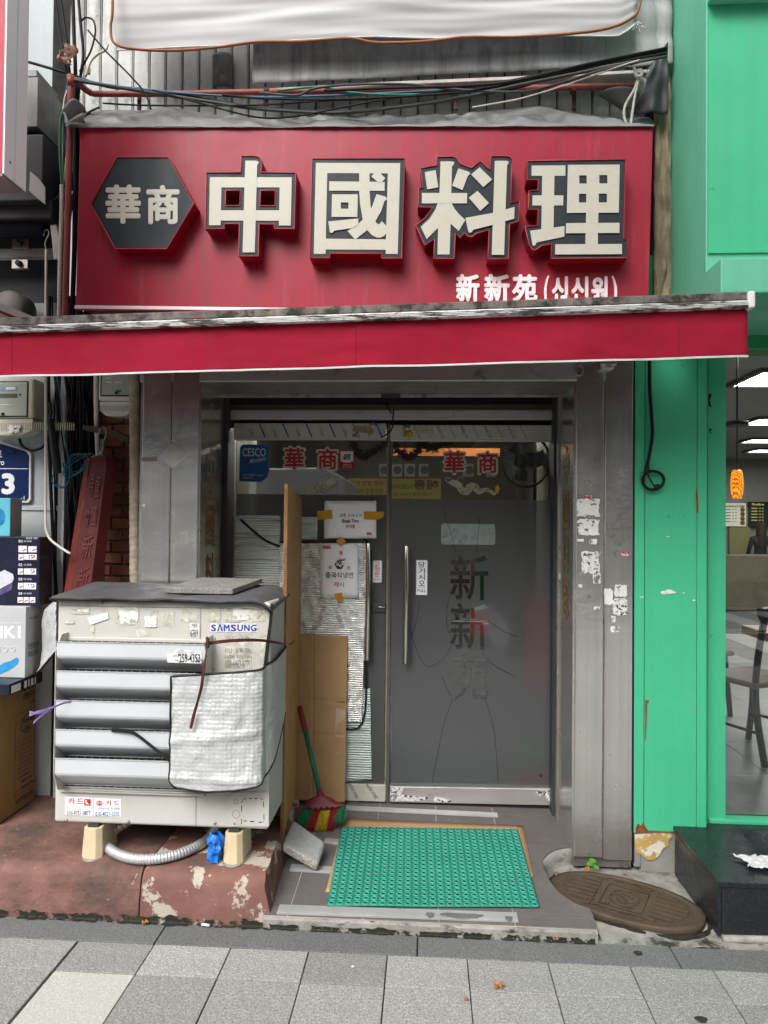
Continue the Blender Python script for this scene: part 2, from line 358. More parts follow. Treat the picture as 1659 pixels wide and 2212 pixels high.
m_card = mat('cardboard', (.40, .25, .125), .85, var=.08, vs=5, bump=.0008, bs=30, bstretch=(6, 6, .4), spots=((.31, .18, .085), .62, 3, .25))
m_ply = mat('plywood_face', (.46, .27, .105), .6, var=.10, vs=3, streak=((.34, .18, .06), .55), sstretch=(5, 5, .35), bump=.0006, bs=12, bstretch=(8, 8, .4))
m_ply_edge = mat('plywood_edge', (.30, .15, .06), .75, var=.3, vs=30)
m_foil = mat('silver_insulation_foil', (.82, .81, .79), .30, .45, var=.08, vs=9, bump=.005, bs=22, bstretch=(.5, 1, 1.2), spots=((.60, .50, .42), .62, 2, .3))
m_bubble = mat('silver_bubble_foil', (.58, .59, .59), .42, .35, var=.06, vs=5, bump=.006, bs=6)
m_foam = mat('pale_bubble_sheet', (.62, .70, .67), .4, .0, var=.15, vs=6, bump=.006, bs=10, bstretch=(.5, .5, 9), spots=((.27, .33, .31), .56, 8, .1, (.3, .3, 5)))
m_ac = mat('ac_ivory_paint', (.50, .488, .45), .48, var=.05, vs=4, spots=((.42, .40, .34), .60, 5, .1), spots2=((.22, .21, .19), .71, 16, .05))
m_ac_slat = mat('ac_louvre_plastic', (.52, .54, .565), .38, var=.04, vs=4, spots=((.45, .46, .47), .66, 6, .12), streak=((.52, .53, .54), .3), sstretch=(.3, 5, 9))
m_residue = torn_mat('glue_residue', (.50, .475, .40), .45, 26., ink=((.62, .61, .57), .52, 20, .08))
m_residue_w = torn_mat('torn_paper_residue', (.68, .67, .64), .425, 34.)
m_scrap = torn_mat('torn_sticker', (.68, .67, .65), .40, 45., ink=((.03, .03, .03), .53, 60, .02))
m_grille = mat('dark_grille', (.05, .05, .05), .7)
m_stone = mat('granite_slab', (.25, .24, .22), .8, var=.18, vs=20, bump=.002, bs=90, speck=((.14, .135, .125), (.36, .35, .32), 110.))
m_cblock = mat('grey_concrete_paver', (.30, .305, .305), .88, var=.10, vs=12, speck=((.2, .2, .2), (.40, .40, .40), 160.), bump=.0015, bs=220)
m_cblock_e = mat('broken_concrete_edge', (.46, .45, .40), .95, var=.25, vs=30, speck=((.20, .19, .17), (.66, .64, .57), 90.), bump=.008, bs=70)
m_foot = mat('cream_concrete_block', (.56, .47, .30), .75, var=.08, vs=9, spots=((.36, .29, .2), .66, 15, .1), bump=.001, bs=60)
m_hose = mat('silver_hose', (.62, .63, .64), .34, .6, var=.10, vs=20, spots=((.3, .3, .3), .66, 25, .1))
m_blue_bag = mat('blue_plastic_bag', (.02, .17, .62), .28, var=.2, vs=12, bump=.006, bs=26)
m_brown_rib = mat('brown_ribbon', (.075, .024, .018), .5, var=.2, vs=30, spots=((.35, .22, .14), .68, 60, .05))
m_purple = mat('purple_ribbon', (.36, .23, .58), .45, var=.15, vs=20)
m_paper = mat('white_paper', (.84, .84, .86), .55, var=.02, vs=3)
m_tape = mat('amber_tape', (.55, .27, .02), .3, var=.15, vs=20)
m_ink = mat('dark_ink', (.02, .025, .06), .6, var=0)
m_ink_k = mat('black_ink', (.012, .012, .014), .6, var=0)
m_ink_r = mat('red_ink', (.48, .02, .04), .6, var=0)
m_ink_b = mat('blue_ink', (.015, .09, .30), .5, var=0)
m_ink_sam = mat('royal_blue_ink', (.01, .05, .35), .5, var=0)
m_ink_g = mat('gold_ink', (.26, .17, .06), .5, var=.3, vs=40)
m_ink_w = mat('white_ink', (.75, .75, .75), .5, var=0)
m_ink_grey = mat('grey_ink', (.22, .23, .23), .6, var=.3, vs=50)
m_st_blue = mat('blue_sticker', (.012, .135, .40), .35, var=.08, vs=6, coat=.2)
m_st_cream = mat('cream_sticker', (.62, .59, .47), .45, var=.05)
m_filmwrap = mat('protective_film', (.58, .55, .48), .42, .15, var=.10, vs=9, spots=((.30, .26, .2), .64, 16, .1))
m_glass = glass_mat('clear_glass', (.82, .87, .85), 2.5)
m_glass_shop = glass_mat('window_glass', (.90, .93, .92), 1.3)
m_film = film_mat('frosted_grey_film')
m_frost_pale = mat('pale_frosted_patch', (.30, .34, .33), .4, var=.2, vs=30, spots=((.16, .18, .18), .58, 20, .05))
m_iron = mat('rusty_cast_iron', (.085, .060, .042), .62, .2, var=.25, vs=9, bump=.0012, bs=60, spots=((.06, .05, .042), .56, 7, .2), spots2=((.17, .085, .045), .64, 5, .2))
m_granite_blk = mat('black_polished_granite', (.018, .022, .026), .28, var=.2, vs=6, speck=((.010, .012, .014), (.045, .05, .055), 170.), spots=((.10, .10, .09), .70, 8, .1))
m_stucco = mat('weathered_beige_plaster', (.30, .24, .155), .9, var=.25, vs=7, bump=.006, bs=26, spots=((.04, .035, .03), .58, 5, .2, (1, 1, .6)), streak=((.12, .10, .07), .6))
m_ochre = mat('flaking_ochre_paint', (.46, .30, .10), .8, var=.2, vs=8, spots=((.62, .58, .48), .50, 11, .03), bump=.004, bs=30)
m_leaf = mat('dry_leaf', (.38, .16, .06), .7, var=.3, vs=40)
m_weed = mat('fresh_weed_leaf', (.10, .30, .04), .5, var=.2, vs=40)
m_tissue = mat('white_tissue', (.60, .60, .60), .8, var=.03)
m_rope = mat('grey_rope', (.38, .37, .34), .9, var=.25, vs=60, bump=.002, bs=140)
m_lightbox = mat('white_lightbox', (.78, .80, .84), .4, var=.03)
m_duct = mat('galvanised_duct', (.17, .175, .175), .45, .5, var=.2, vs=5, streak=((.09, .09, .085), .6))
m_duct_d = mat('dark_duct', (.06, .062, .066), .5, .3, var=.2, vs=5)
m_blue_wall = mat('pale_blue_panel', (.29, .34, .35), .3, var=.03, vs=1, streak=((.5, .55, .55), .3))
m_broom_r = mat('maroon_plastic', (.15, .016, .028), .42, var=.1)
m_broom_g = mat('green_handle', (.015, .13, .075), .35, var=.08)
m_br_g = mat('green_bristle', (.01, .17, .07), .5, var=.7, vs=220); m_br_r = mat('red_bristle', (.26, .015, .02), .5, var=.7, vs=220); m_br_y = mat('yellow_bristle', (.45, .31, .015), .5, var=.6, vs=220)
# ------------------------------------------------------------ ground, road, pavement
m_asph = mat('asphalt', (.055, .055, .056), .85, var=.2, vs=9, bump=.002, bs=120)
m_roadpaint = mat('road_paint', (.70, .70, .68), .7, var=.12, vs=9)
struct(B().box(-70, 70, -70, 60, -.40, -.17).obj('ground', m_asph))
rd = struct(B().box(-40, 40, -9.5, -1.75, -.165, -.161).obj('road', m_asph))
for k, (y0, y1) in enumerate(((-2.15, -2.02), (-5.75, -5.62), (-5.45, -5.32), (-9.2, -9.07))):
    B().box(-38, 38, y0, y1, -.157, -.1565).obj('road_line', m_roadpaint, rd)
for k in range(9):
    B().box(1.0 + k * .95, 1.45 + k * .95, -8.6, -2.6, -.157, -.1565).obj('crossing_stripe', m_roadpaint, rd)
sw = struct(B().box(-40, 40, -1.55, 2.83, -.16, -.022).obj('sidewalk', m_joint))
B().box(-40, 40, -1.75, -1.554, -.16, -.006).obj('kerb', m_border, sw, bevel=.012)
B().box(-40, 40, -1.53, .69, -.02, 0).obj('paving_sheet', m_paver, sw)
B().box(-40, -3.11, .70, 2.685, -.02, 0).obj('paving_sheet', m_paver, sw)
B().box(3.15, 40, .70, 2.685, -.02, 0).obj('paving_sheet', m_paver, sw)
random.seed(3)
PX = .2966; X0 = -.137
def paver_mesh(w, d):
    b = B(); b.box(0, w, 0, d, -.03, 0); bmesh.ops.bevel(b.bm, geom=[e for e in b.bm.edges if all(v.co.z > -.01 for v in e.verts)], offset=.0018, segments=1, affect='EDGES')
    me = b.mesh(); me.name = 'paving_slab'; return me
rows = [(2.503, 2.680), (2.204, 2.498), (1.905, 2.199), (1.606, 1.900), (1.307, 1.601), (1.008, 1.302), (.71, 1.003)]
for ri, (y0, y1) in enumerate(rows):
    me = paver_mesh(PX - .0042, y1 - y0)
    me.materials.append(m_paver)
    mel = None
    for c in range(-10, 11):
        pale = (ri == 1 and c == -4)
        if pale:
            mel = me.copy(); mel.materials.clear(); mel.materials.append(m_paver_lt)
        o = link_mesh('paving_slab', mel if pale else me, None, sw)
        o.location = Vector((X0 + c * PX + .003, y0, random.uniform(-.0012, .0006))) - sw.location
        o.rotation_euler = (random.uniform(-.001, .001), random.uniform(-.001, .001), random.uniform(-.003, .003))
        if c in (-4, -5) and ri < 3: o.location.x -= .006 * (1 if c == -5 else 0)
bx = [-3.05, -2.03, -1.028, -.022, .945, 1.95, 3.0]
for i in range(len(bx) - 1):
    b = B(); b.box(0, bx[i + 1] - bx[i] - .005, 0, .138, -.03, -.001)
    o = b.obj('border_stone', m_border, sw, bevel=.003); o.location = Vector((bx[i], 2.688, random.uniform(-.003, .002))); o.location -= sw.location
    me = o.data
    # obj() subtracted the parent's base from the vertices: undo
    for v in me.vertices: v.co += base_of(sw)
# ------------------------------------------------------------ red painted concrete ledge
LT = .192
lg = thing('concrete_ledge', 'red painted concrete ledge with flaking paint under the outdoor air conditioner', 'ledge', (-1.2, 2.83, 0))
def ledge_piece(x0, x1, seed, m, endcap):
    b = B(); prof = []
    yb = 3.62
    P = [(2.832, -.01), (2.835, .02), (2.842, .08), (2.848, .13), (2.856, .160), (2.872, .180), (2.898, .190), (2.94, LT), (3.0, LT), (3.2, LT), (yb, LT + .004)]
    nx = 26
    def fn(u, v):
        x = x0 + (x1 - x0) * u; k = v * (len(P) - 1); i = min(int(k), len(P) - 2); t = k - i
        y = P[i][0] * (1 - t) + P[i + 1][0] * t; z = P[i][1] * (1 - t) + P[i + 1][1] * t
        n_ = 1.5 * mnoise.fractal(Vector((x * 5, y * 5 + seed, z * 5)), .8, 2, 4)
        n2 = mnoise.noise(Vector((x * 1.7 + seed, 3, z)))
        z += .004 * n_ * (1 if v > .1 else 0); y += .006 * n_ + .006 * n2 if v < .8 else 0
        if endcap: x += (max(0, u - .9) * 10) ** 2 * (-.018 + .03 * max(0, min(1, (LT - z) / LT)) + .012 * n_)
        return Vector((x, y, z))
    b.grid(fn, nx, 30)
    # right-hand end, back and underside
    for u, nm in ((1, 0), (0, 1)):
        pts = [fn(u, j / 30) for j in range(31)] + [Vector((x1 if u else x0, yb, -.01))]
        b.f(pts if u else pts[::-1])
    return b.obj('ledge_section', m, lg)
ledge_piece(-3.2, -1.155, 1, m_ledge, False)
ledge_piece(-1.148, -.632, 5, m_ledge_p, True)
def grime(name, pts, parent, seed, h=.030, d=.022):      # ragged damp moss: up the riser and out over the stone
    P = smooth_path(pts, 30); b = B(); n_ = len(P) - 1
    def fn(u, v):
        k = u * n_; i_ = min(int(k), n_ - 1); p = P[i_].lerp(P[i_ + 1], k - i_); e = .6 + .8 * abs(mnoise.noise(Vector((u * 31, seed, 3))))
        if v < .5: return Vector((p.x, p.y - .002, p.z + h * e * (1 - 2 * v) + .0015))
        return Vector((p.x, p.y - .002 - d * e * (2 * v - 1), .0022))
    b.grid(fn, 160, 6); return b.obj(name, m_moss, parent)
grime('moss_line', [(-2.9, 2.826, 0), (-1.9, 2.826, 0), (-1.2, 2.826, 0), (-.62, 2.826, 0)], lg, 2)
# ------------------------------------------------------------ entrance floor of tiles, rising gently to the door
pf = thing('porch_floor', 'taupe tiled entrance floor with worn aluminium edge strips before the glass door', 'floor', (0, 2.83, 0))
def pz(y): return .046 + (y - 2.83) * .052
def PZ(x, y):                                    # photo point on the sloping porch plane
    z = .08
    for _ in range(8): p = WZ(x, y, z); z = pz(p.y)
    return p
curve = [PZ(x, y) for x, y in ((1288, 2007), (1283, 1990), (1273, 1964), (1240, 1950), (1205, 1925), (1183, 1895), (1172, 1866), (1180, 1848), (1204, 1834), (1243, 1829))]
cv = spline2([(p.x, p.y) for p in curve], 4)
outl = [(-.640, 2.830)] + [(cv[0][0], 2.830)] + cv[1:] + [(.72, 3.42), (.72, 3.97), (-1.0, 3.97), (-.95, 3.42), (-.640, 3.42)]
b = B(); b.prism([(x, y, pz(y) - .004) for x, y in outl], (0, 0, -.09)); b.obj('concrete_bed', [m_conc_pale], pf)
b = B()
rim = [(x, y, pz(y) - .004) for x, y in cv]
rise = [(-.640, 2.8285), (-.3, 2.827), (.1, 2.8275), (.4, 2.8265), (cv[0][0] - .01, 2.8285)]
b.prism([(-.640, 2.8215, -.01), (.675, 2.8215, -.01), (.675, 2.8205, .030), (.675, 2.832, .0405), (-.640, 2.832, .0405), (-.640, 2.8205, .030)][:0] or [(-.640, 2.8205, -.01), (-.640, 2.8215, .033), (-.640, 2.829, .0415), (-.640, 2.86, .0415), (-.640, 2.86, -.01)], (1.312, 0, 0))
b.obj('concrete_nosing', m_conc, pf)
grime('moss_line', [(-.64, 2.8205, 0), (0, 2.8205, 0), (.3, 2.8205, 0), (.66, 2.8205, 0)], pf, 9, .022, .014)
tx = [-.93, -.66, -.545, -.243, .057, .357, .75]
ty = [2.832, 2.90, 3.19, 3.49, 3.79, 3.97]
tile_n = 0
for j in range(len(ty) - 1):
    for i in range(len(tx) - 1):
        pol = clip_rect(outl, tx[i] + .0028, tx[i + 1] - .0028, ty[j] + .0028, ty[j + 1] - .0028)
        if len(pol) < 3: continue
        b = B(); b.prism([(x, y, pz(y)) for x, y in pol], (0, 0, -.012)); b.obj('floor_tile', m_tile, pf)
b = B(); b.prism([(x, y, pz(y) - .003) for x, y in outl], (0, 0, -.006)); b.obj('grout_bed', m_grout, pf)
def strip(p0, p1, w, h=.004):
    b = B(); a = PZ(*p0); c = PZ(*p1)
    b.prism([(a.x, a.y, pz(a.y) + .0015), (c.x, c.y, pz(c.y) + .0015), (c.x, c.y + w, pz(c.y + w) + .0015), (a.x, a.y + w, pz(a.y + w) + .0015)], (0, 0, h))
    for q in (.12, .3, .7, .88):
        b.prism([(a.x, a.y + w * q, pz(a.y) + h + .001), (c.x, c.y + w * q, pz(c.y) + h + .001), (c.x, c.y + w * (q + .05), pz(c.y) + h + .001), (a.x, a.y + w * (q + .05), pz(a.y) + h + .001)], (0, 0, .0022))
    return b.obj('edge_strip', m_alu, pf)
strip((597, 1976), (1120, 1994), .062); strip((625, 1883), (740, 1890), .055); strip((700, 1822), (735, 1826), .045); strip((742, 1751), (1076, 1767), .05)
b = B()
for (x0, y0, x1, y1) in ((950, 1978, 1042, 1985), (1092, 1982, 1106, 1994), (920, 1977, 938, 1983)):
    a = PZ(x0, y1); c = PZ(x1, y0); n = 14
    b.prism([(a.x + (c.x - a.x) * (.5 + .5 * cos(t)) * (1 + .1 * sin(5 * t)), (a.y + c.y) / 2 + .018 * sin(t) * (1 + .25 * sin(3 * t)), pz(a.y) + .0085) for t in [2 * pi * q / n for q in range(n)]], (0, 0, .0012))
b.obj('bare_patch', m_border, pf)
# kerb of concrete around the manhole hollow and cracked apron at its foot
b = B(); lo_ = []
for i, (x, y) in enumerate(cv):
    t_ = Vector((cv[min(i + 1, len(cv) - 1)][0] - cv[max(i - 1, 0)][0], cv[min(i + 1, len(cv) - 1)][1] - cv[max(i - 1, 0)][1])).normalized(); n_ = Vector((t_.y, -t_.x))
    k_ = .9 + .5 * mnoise.noise(Vector((x * 9, y * 9, 2))); lo_.append([Vector((x - n_.x * .012, y - n_.y * .012, pz(y) - .0045)), Vector((x + n_.x * .004, y + n_.y * .004, pz(y) - .006)), Vector((x + n_.x * .012 * k_, y + n_.y * .012 * k_, pz(y) * .5)), Vector((x + n_.x * .026 * k_, y + n_.y * .026 * k_, -.012))])
for a_, c_ in zip(lo_, lo_[1:]):
    for q in range(3): b.f([a_[q], c_[q], c_[q + 1], a_[q + 1]]).smooth = True
bmesh.ops.remove_doubles(b.bm, verts=b.bm.verts, dist=.0004); b.obj('hollow_rim', m_conc, pf)
ap = struct(B().grid(lambda u, v: Vector((.60 + u * 2.4, 2.822 + v * .62, -.004 + .010 * mnoise.fractal(Vector((u * 17, v * 5, 3)), 1, 2, 5) + .008 * min(1, v * 5) )), 160, 50).obj('ground_apron', m_conc))
# ------------------------------------------------------------ restaurant building shell
YP, YF, YD = 3.40, 3.74, 3.88
rb = thing('restaurant_building', 'two storey restaurant front with steel pillars and grey upper siding', 'building', (-.2, 3.4, 0))
wx0, wx1 = W(300, 1100, YP).x, W(1366, 1100, YP).x
ztop = 4.6
# side wall blocks behind the pillars so that nothing is hollow
b = B(); zl = W(830, 824, YP).z
b.box(wx0, W(425, 1100, YP).x, YP + .004, 4.6, .02, zl + .3); b.obj('pier_core', m_steel_old, rb)
b = B(); b.box(W(1243, 1100, YP).x, wx1, YP + .004, 4.6, .02, zl + .3); b.obj('pier_core', m_steel_old, rb)
def steel_panel(x0, x1, y0, y1, m=m_steel, nm='pillar_panel'):
    b = B(); b.pbox(x0, y0, x1, y1, YP - .012, .014); return b.obj(nm, m, rb, bevel=.004, seg=3)
steel_panel(303, 364, 720, 1775); steel_panel(367, 425, 720, 1775)
steel_panel(1243.5, 1303, 720, 1852); steel_panel(1306, 1366.5, 720, 1858)
b = B(); b.pbox(361, 720, 369, 1775, YP - .001, .004); b.obj('pillar_groove', m_steel_old, rb)
b = B(); b.pbox(1300, 720, 1309, 1856, YP - .001, .004); b.obj('pillar_groove', m_steel_old, rb)
b = B(); b.pbox(1366.5, 720, 1371, 1860, YP - .004, .01); b.obj('pillar_gap', m_void, rb)
# lintel and soffit
b = B(); xl, xr = W(425, 820, YP).x, W(1243, 825, YP).x
b.box(wx0, wx1, YP - .010, YP + .02, zl, zl + .42); b.obj('lintel_panel', m_steel_h, rb, bevel=.003)
b = B(); b.box(xl, xr, YP + .022, YF + .02, zl + .002, zl + .02); b.obj('lintel_soffit', m_steel_old, rb)
b = B(); b.box(wx0, wx1, YP + .03, 4.6, zl + .03, 3.30); b.box(wx0, wx1, 3.502, 4.6, 3.302, 5.0); b.obj('upper_wall', m_void, rb)
# jamb reveals and inner frame
for (xa, xb, sgn) in ((425, 451, 1), (1243.5, 1226, -1)):
    xo = W(xa, 1200, YP).x; b = B(); b.box(xo, xo + sgn * .012, YP + .003, YF, .05, zl); b.obj('jamb_reveal', m_steel, rb)
xfl0 = xl + .013; xfr1 = xr - .013
b = B(); b.box(xfl0 - .02, W(473, 1200, YF).x, YF, YF + .05, .04, zl); b.obj('frame_post', m_steel_old, rb, bevel=.004)
b = B(); b.box(W(1204, 1200, YF).x, xfr1 + .02, YF, YF + .05, .04, zl); b.obj('frame_post', m_steel_old, rb, bevel=.004)
b = B(); b.box(xfl0 - .02, W(489, 1200, YF + .05).x, YF + .051, YD + .05, .04, zl); b.obj('shutter_track', m_duct_d, rb, bevel=.003)
b = B(); b.box(W(1195, 1200, YF + .05).x, xfr1 + .02, YF + .051, YD + .05, .04, zl); b.obj('shutter_track', m_duct_d, rb, bevel=.003)
b = B(); b.pbox(470, 851, 1206, 858, YF - .004, .02); b.obj('head_rail', m_steel_old, rb, bevel=.002)
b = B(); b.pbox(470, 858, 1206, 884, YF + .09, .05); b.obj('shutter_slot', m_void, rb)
b = B(); b.pbox(474, 874, 1204, 885, YF + .085, .003); b.obj('timber_strip', mat('brown_strip', (.08, .055, .04), .7), rb)
zh = W(845, 907, YD - .03).z
b = B(); b.pbox(487, 885, 1199, 906, YD - .035, .05); b.obj('door_head', m_steel_h, rb, bevel=.003)
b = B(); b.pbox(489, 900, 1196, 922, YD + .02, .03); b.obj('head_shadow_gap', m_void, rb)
b = B(); b.pbox(823, 850, 865, 859, YF - .012, .01); b.obj('latch_plate', m_duct_d, rb, bevel=.001)
# siding panels of the upper storey
SX0 = W(149, 150, 3.47).x; SW = (W(540, 150, 3.47).x - W(220, 150, 3.47).x) / 9
b = B(); b.box(0, SW - .006, 0, .02, 0, 1.55); bmesh.ops.bevel(b.bm, geom=[e for e in b.bm.edges if all(v.co.y < .01 for v in e.verts) and abs(e.verts[0].co.x - e.verts[1].co.x) < .001], offset=.006, segments=2, affect='EDGES')
sme = b.mesh(); sme.name = 'siding_panel'; sme.materials.append(m_siding)
n = int((W(1450, 150, 3.47).x - SX0) / SW) + 1
for i in range(n):
    o = link_mesh('siding_panel', sme, None, rb); o.location = Vector((SX0 + i * SW, 3.472, 3.38)) - rb.location
    o.rotation_euler = (0, random.uniform(-.002, .002), random.uniform(-.004, .004))
b = B(); b.box(SX0 - .1, SX0 + n * SW, 3.494, 3.5, 3.3, 5.0); b.obj('siding_backing', m_void, rb)
# dark interior shell of the restaurant
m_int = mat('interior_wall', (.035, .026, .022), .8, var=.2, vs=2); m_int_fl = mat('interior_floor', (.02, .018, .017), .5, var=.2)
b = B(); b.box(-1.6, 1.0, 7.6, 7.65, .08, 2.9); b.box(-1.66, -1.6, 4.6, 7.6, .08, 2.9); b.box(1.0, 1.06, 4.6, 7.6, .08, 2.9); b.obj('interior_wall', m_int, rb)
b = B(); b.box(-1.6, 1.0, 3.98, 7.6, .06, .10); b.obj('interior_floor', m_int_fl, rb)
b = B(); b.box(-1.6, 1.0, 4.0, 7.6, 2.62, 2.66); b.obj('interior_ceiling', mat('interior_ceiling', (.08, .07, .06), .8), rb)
m_lampw = mat('lamp_white', (.9, .9, .85), .5, emit=((1, .93, .8), 100.0), var=0)
# interior lamps, each a flush round light
for (x, y) in ((-.75, 4.75), (.35, 4.75), (-.75, 6.3), (.25, 6.3)):
    b = B(); b.lathe([(.001, -.03), (.10, -.028), (.11, -.01), (.11, 0)], (x, y, 2.618), n=20); tag(b.obj('ceiling_lamp', m_lampw), 'round lit ceiling lamp inside the restaurant behind the door glass', 'lamp', 'round lamps inside the restaurant')
# ------------------------------------------------------------ red shop sign
YS = 3.15; YL = YS - .078
sg = thing('shop_sign', 'wide red sign board with raised cream and charcoal characters above the awning', 'sign', W(790, 660, YS))
b = B(); b.pq([(173, 275), (1411, 273), (1400, 672), (163, 660)], YS, .02); b.obj('sign_panel', m_red_sign, sg, bevel=.003)
b = B(); b.pq([(176, 278), (1408, 276), (1397, 670), (166, 659)], YS + .021, .20); b.obj('sign_box', m_red_return, sg)
b = B(); b.pq([(161, 659), (1402, 674), (1402, 680), (160, 667)], YS - .012, .03); b.obj('bottom_trim', m_white_vinyl, sg, bevel=.002)
def cA(p): return ((340 + p[0] / 1.84333) * .54, (600 + p[1] / 1.84333) * .54)
def cq(ox): return lambda p: ((ox + p[0] / 3.60652) * .54, (600 + p[1] / 3.60652) * .54)
def xz(p, Y):
    q = W(p[0], p[1], Y); return (q.x, q.z)
def raised(name, label, conv, outer, holes, strokes, words=()):
    o3 = [W(*conv(p), YL) for p in outer]; h3 = [[W(*conv(p), YL) for p in h] for h in holes]
    b = B(); b.flat([(p.x, p.z) for p in o3], [[(p.x, p.z) for p in h] for h in h3], YL)
    face = b.obj(name, m_char, sg, label=label)
    b = B()
    for loop in [o3] + h3:
        n_ = len(loop)
        for i in range(n_):
            p, q = loop[i], loop[(i + 1) % n_]; e = Vector((0, YS - YL, 0)); f0 = Vector((0, -.004, 0))
            b.f([p + f0, q + f0, q + e, p + e])
    b.obj('letter_return', m_red_return, face, solid=.004)
    b = B()
    for loop in [o3] + h3:
        b.tube([p + Vector((0, -.003, 0)) for p in loop], .0022, 5, 1, closed=True)
    b.obj('letter_rim', m_red_rim, face)
    b = B()
    for i, s_ in enumerate(strokes):
        Y = YL - .0022 - i * .0005
        if isinstance(s_, tuple):
            so, sh = s_
            b.flat([xz(conv(p), Y) for p in so], [[xz(conv(p), Y) for p in h] for h in sh], Y)
        else: b.f([W(*conv(p), Y) for p in s_])
    for (ch, x0, y0, x1, y1) in words:
        a = conv((x0, y0)); c = conv((x1, y1)); textpx(b, ch, a[0], a[1], c[0], c[1], YL - .003, .04)
    b.obj('stroke', m_cream, face, solid=0)
    return face
def R4(x0, y0, x1, y1): return [(x0, y0), (x1, y0), (x1, y1), (x0, y1)]
raised('emblem_hexagon', 'charcoal hexagon with two cream characters', cA, [(238, 55), (618, 55), (803, 398), (605, 730), (225, 730), (45, 398)], [], [],
       [('華', 150, 255, 412, 543), ('商', 452, 257, 697, 547)])
raised('character_block', 'first large raised character', cA,
       [(1155, 46), (1250, 46), (1282, 54), (1300, 76), (1304, 110), (1298, 166), (1555, 170), (1545, 582), (1397, 582), (1397, 550), (1285, 548), (1280, 784), (1135, 784), (1140, 545), (1030, 545), (1028, 582), (887, 582), (897, 168), (1150, 168)],
       [[(1038, 300), (1147, 300), (1143, 413), (1036, 413)], [(1295, 300), (1404, 300), (1403, 415), (1291, 413)]],
       [[(922, 200), (1525, 202), (1523, 276), (920, 276)], [(917, 445), (1520, 445), (1518, 522), (915, 520)], [(921, 200), (1008, 200), (1000, 555), (914, 555)], [(1437, 202), (1525, 202), (1517, 557), (1430, 557)],
        [(1182, 78), (1264, 79), (1280, 88), (1279, 100), (1270, 112), (1252, 755), (1162, 755)]])
cB, cC, cD = cq(1220), cq(1650), cq(2070)
raised('character_block', 'second large raised character, enclosed by a square', cB,
       [(103, 125), (1437, 128), (1397, 1565), (1108, 1565), (1106, 1498), (360, 1494), (357, 1560), (72, 1558)], [],
       [([(157, 185), (1375, 190), (1338, 1500), (1165, 1500), (1165, 1440), (298, 1436), (295, 1500), (127, 1498)], [[(322, 335), (1195, 338), (1168, 1290), (300, 1280)]]),
        [(350, 453), (1150, 460), (1147, 590), (347, 587)],
        [(783, 320), (932, 320), (932, 600), (945, 780), (975, 960), (1015, 1030), (1040, 1062), (1065, 1072), (1085, 1060), (1105, 1025), (1178, 1100), (1178, 1195), (1140, 1242), (1095, 1262), (1040, 1265), (970, 1230), (900, 1160), (835, 1010), (795, 780), (783, 590)],
        [(1030, 638), (1150, 668), (1180, 692), (1178, 718), (1148, 735), (1100, 880), (1015, 1030), (880, 1170), (725, 1293), (612, 1170), (770, 1065), (840, 1000), (920, 900), (960, 840)],
        [(1000, 330), (1080, 330), (1160, 408), (1105, 465), (1045, 460), (958, 382)],
        ([(390, 640), (762, 640), (755, 967), (383, 965)], [[(518, 757), (628, 757), (627, 848), (516, 847)]]),
        [(337, 1032), (770, 988), (770, 1080), (690, 1125), (420, 1165), (400, 1193), (378, 1198), (358, 1180)]])
raised('character_block', 'third large raised character with slanting dots', cC,
       [(357, 103), (585, 100), (635, 125), (662, 172), (692, 207), (855, 265), (975, 165), (1118, 290), (1135, 92), (1360, 92), (1412, 108), (1440, 145), (1443, 185), (1430, 240), (1412, 775), (1540, 735), (1530, 1030), (1398, 1075), (1385, 1572), (1088, 1574), (1105, 1155), (915, 1210), (880, 1245), (835, 1258), (790, 1245), (745, 1200), (688, 1270), (618, 1208), (600, 1570), (305, 1570), (318, 1285), (178, 1380), (50, 1092), (180, 990), (290, 835), (80, 825), (90, 555), (155, 550), (113, 268), (350, 230)], [],
       [[(405, 165), (580, 165), (600, 178), (600, 200), (570, 240), (560, 620), (550, 1060), (535, 1507), (360, 1507), (370, 1120), (390, 620)],
        [(365, 765), (520, 765), (470, 980), (370, 1122), (205, 1285), (120, 1110), (250, 985), (330, 860)], [(450, 765), (563, 765), (612, 855), (680, 935), (760, 1010), (668, 1170), (550, 1062), (480, 980)],
        [(137, 620), (790, 622), (785, 770), (135, 770)], [(177, 320), (333, 290), (372, 538), (212, 570)], [(662, 265), (815, 315), (832, 340), (797, 380), (720, 580), (572, 515)],
        [(970, 250), (1147, 425), (1022, 537), (845, 352)], [(937, 590), (1103, 765), (978, 880), (812, 690)],
        [(763, 980), (1165, 907), (1472, 822), (1468, 990), (1160, 1080), (880, 1150), (850, 1190), (825, 1195), (805, 1175)], [(1187, 157), (1365, 157), (1387, 172), (1385, 195), (1365, 220), (1322, 1513), (1143, 1513)]])
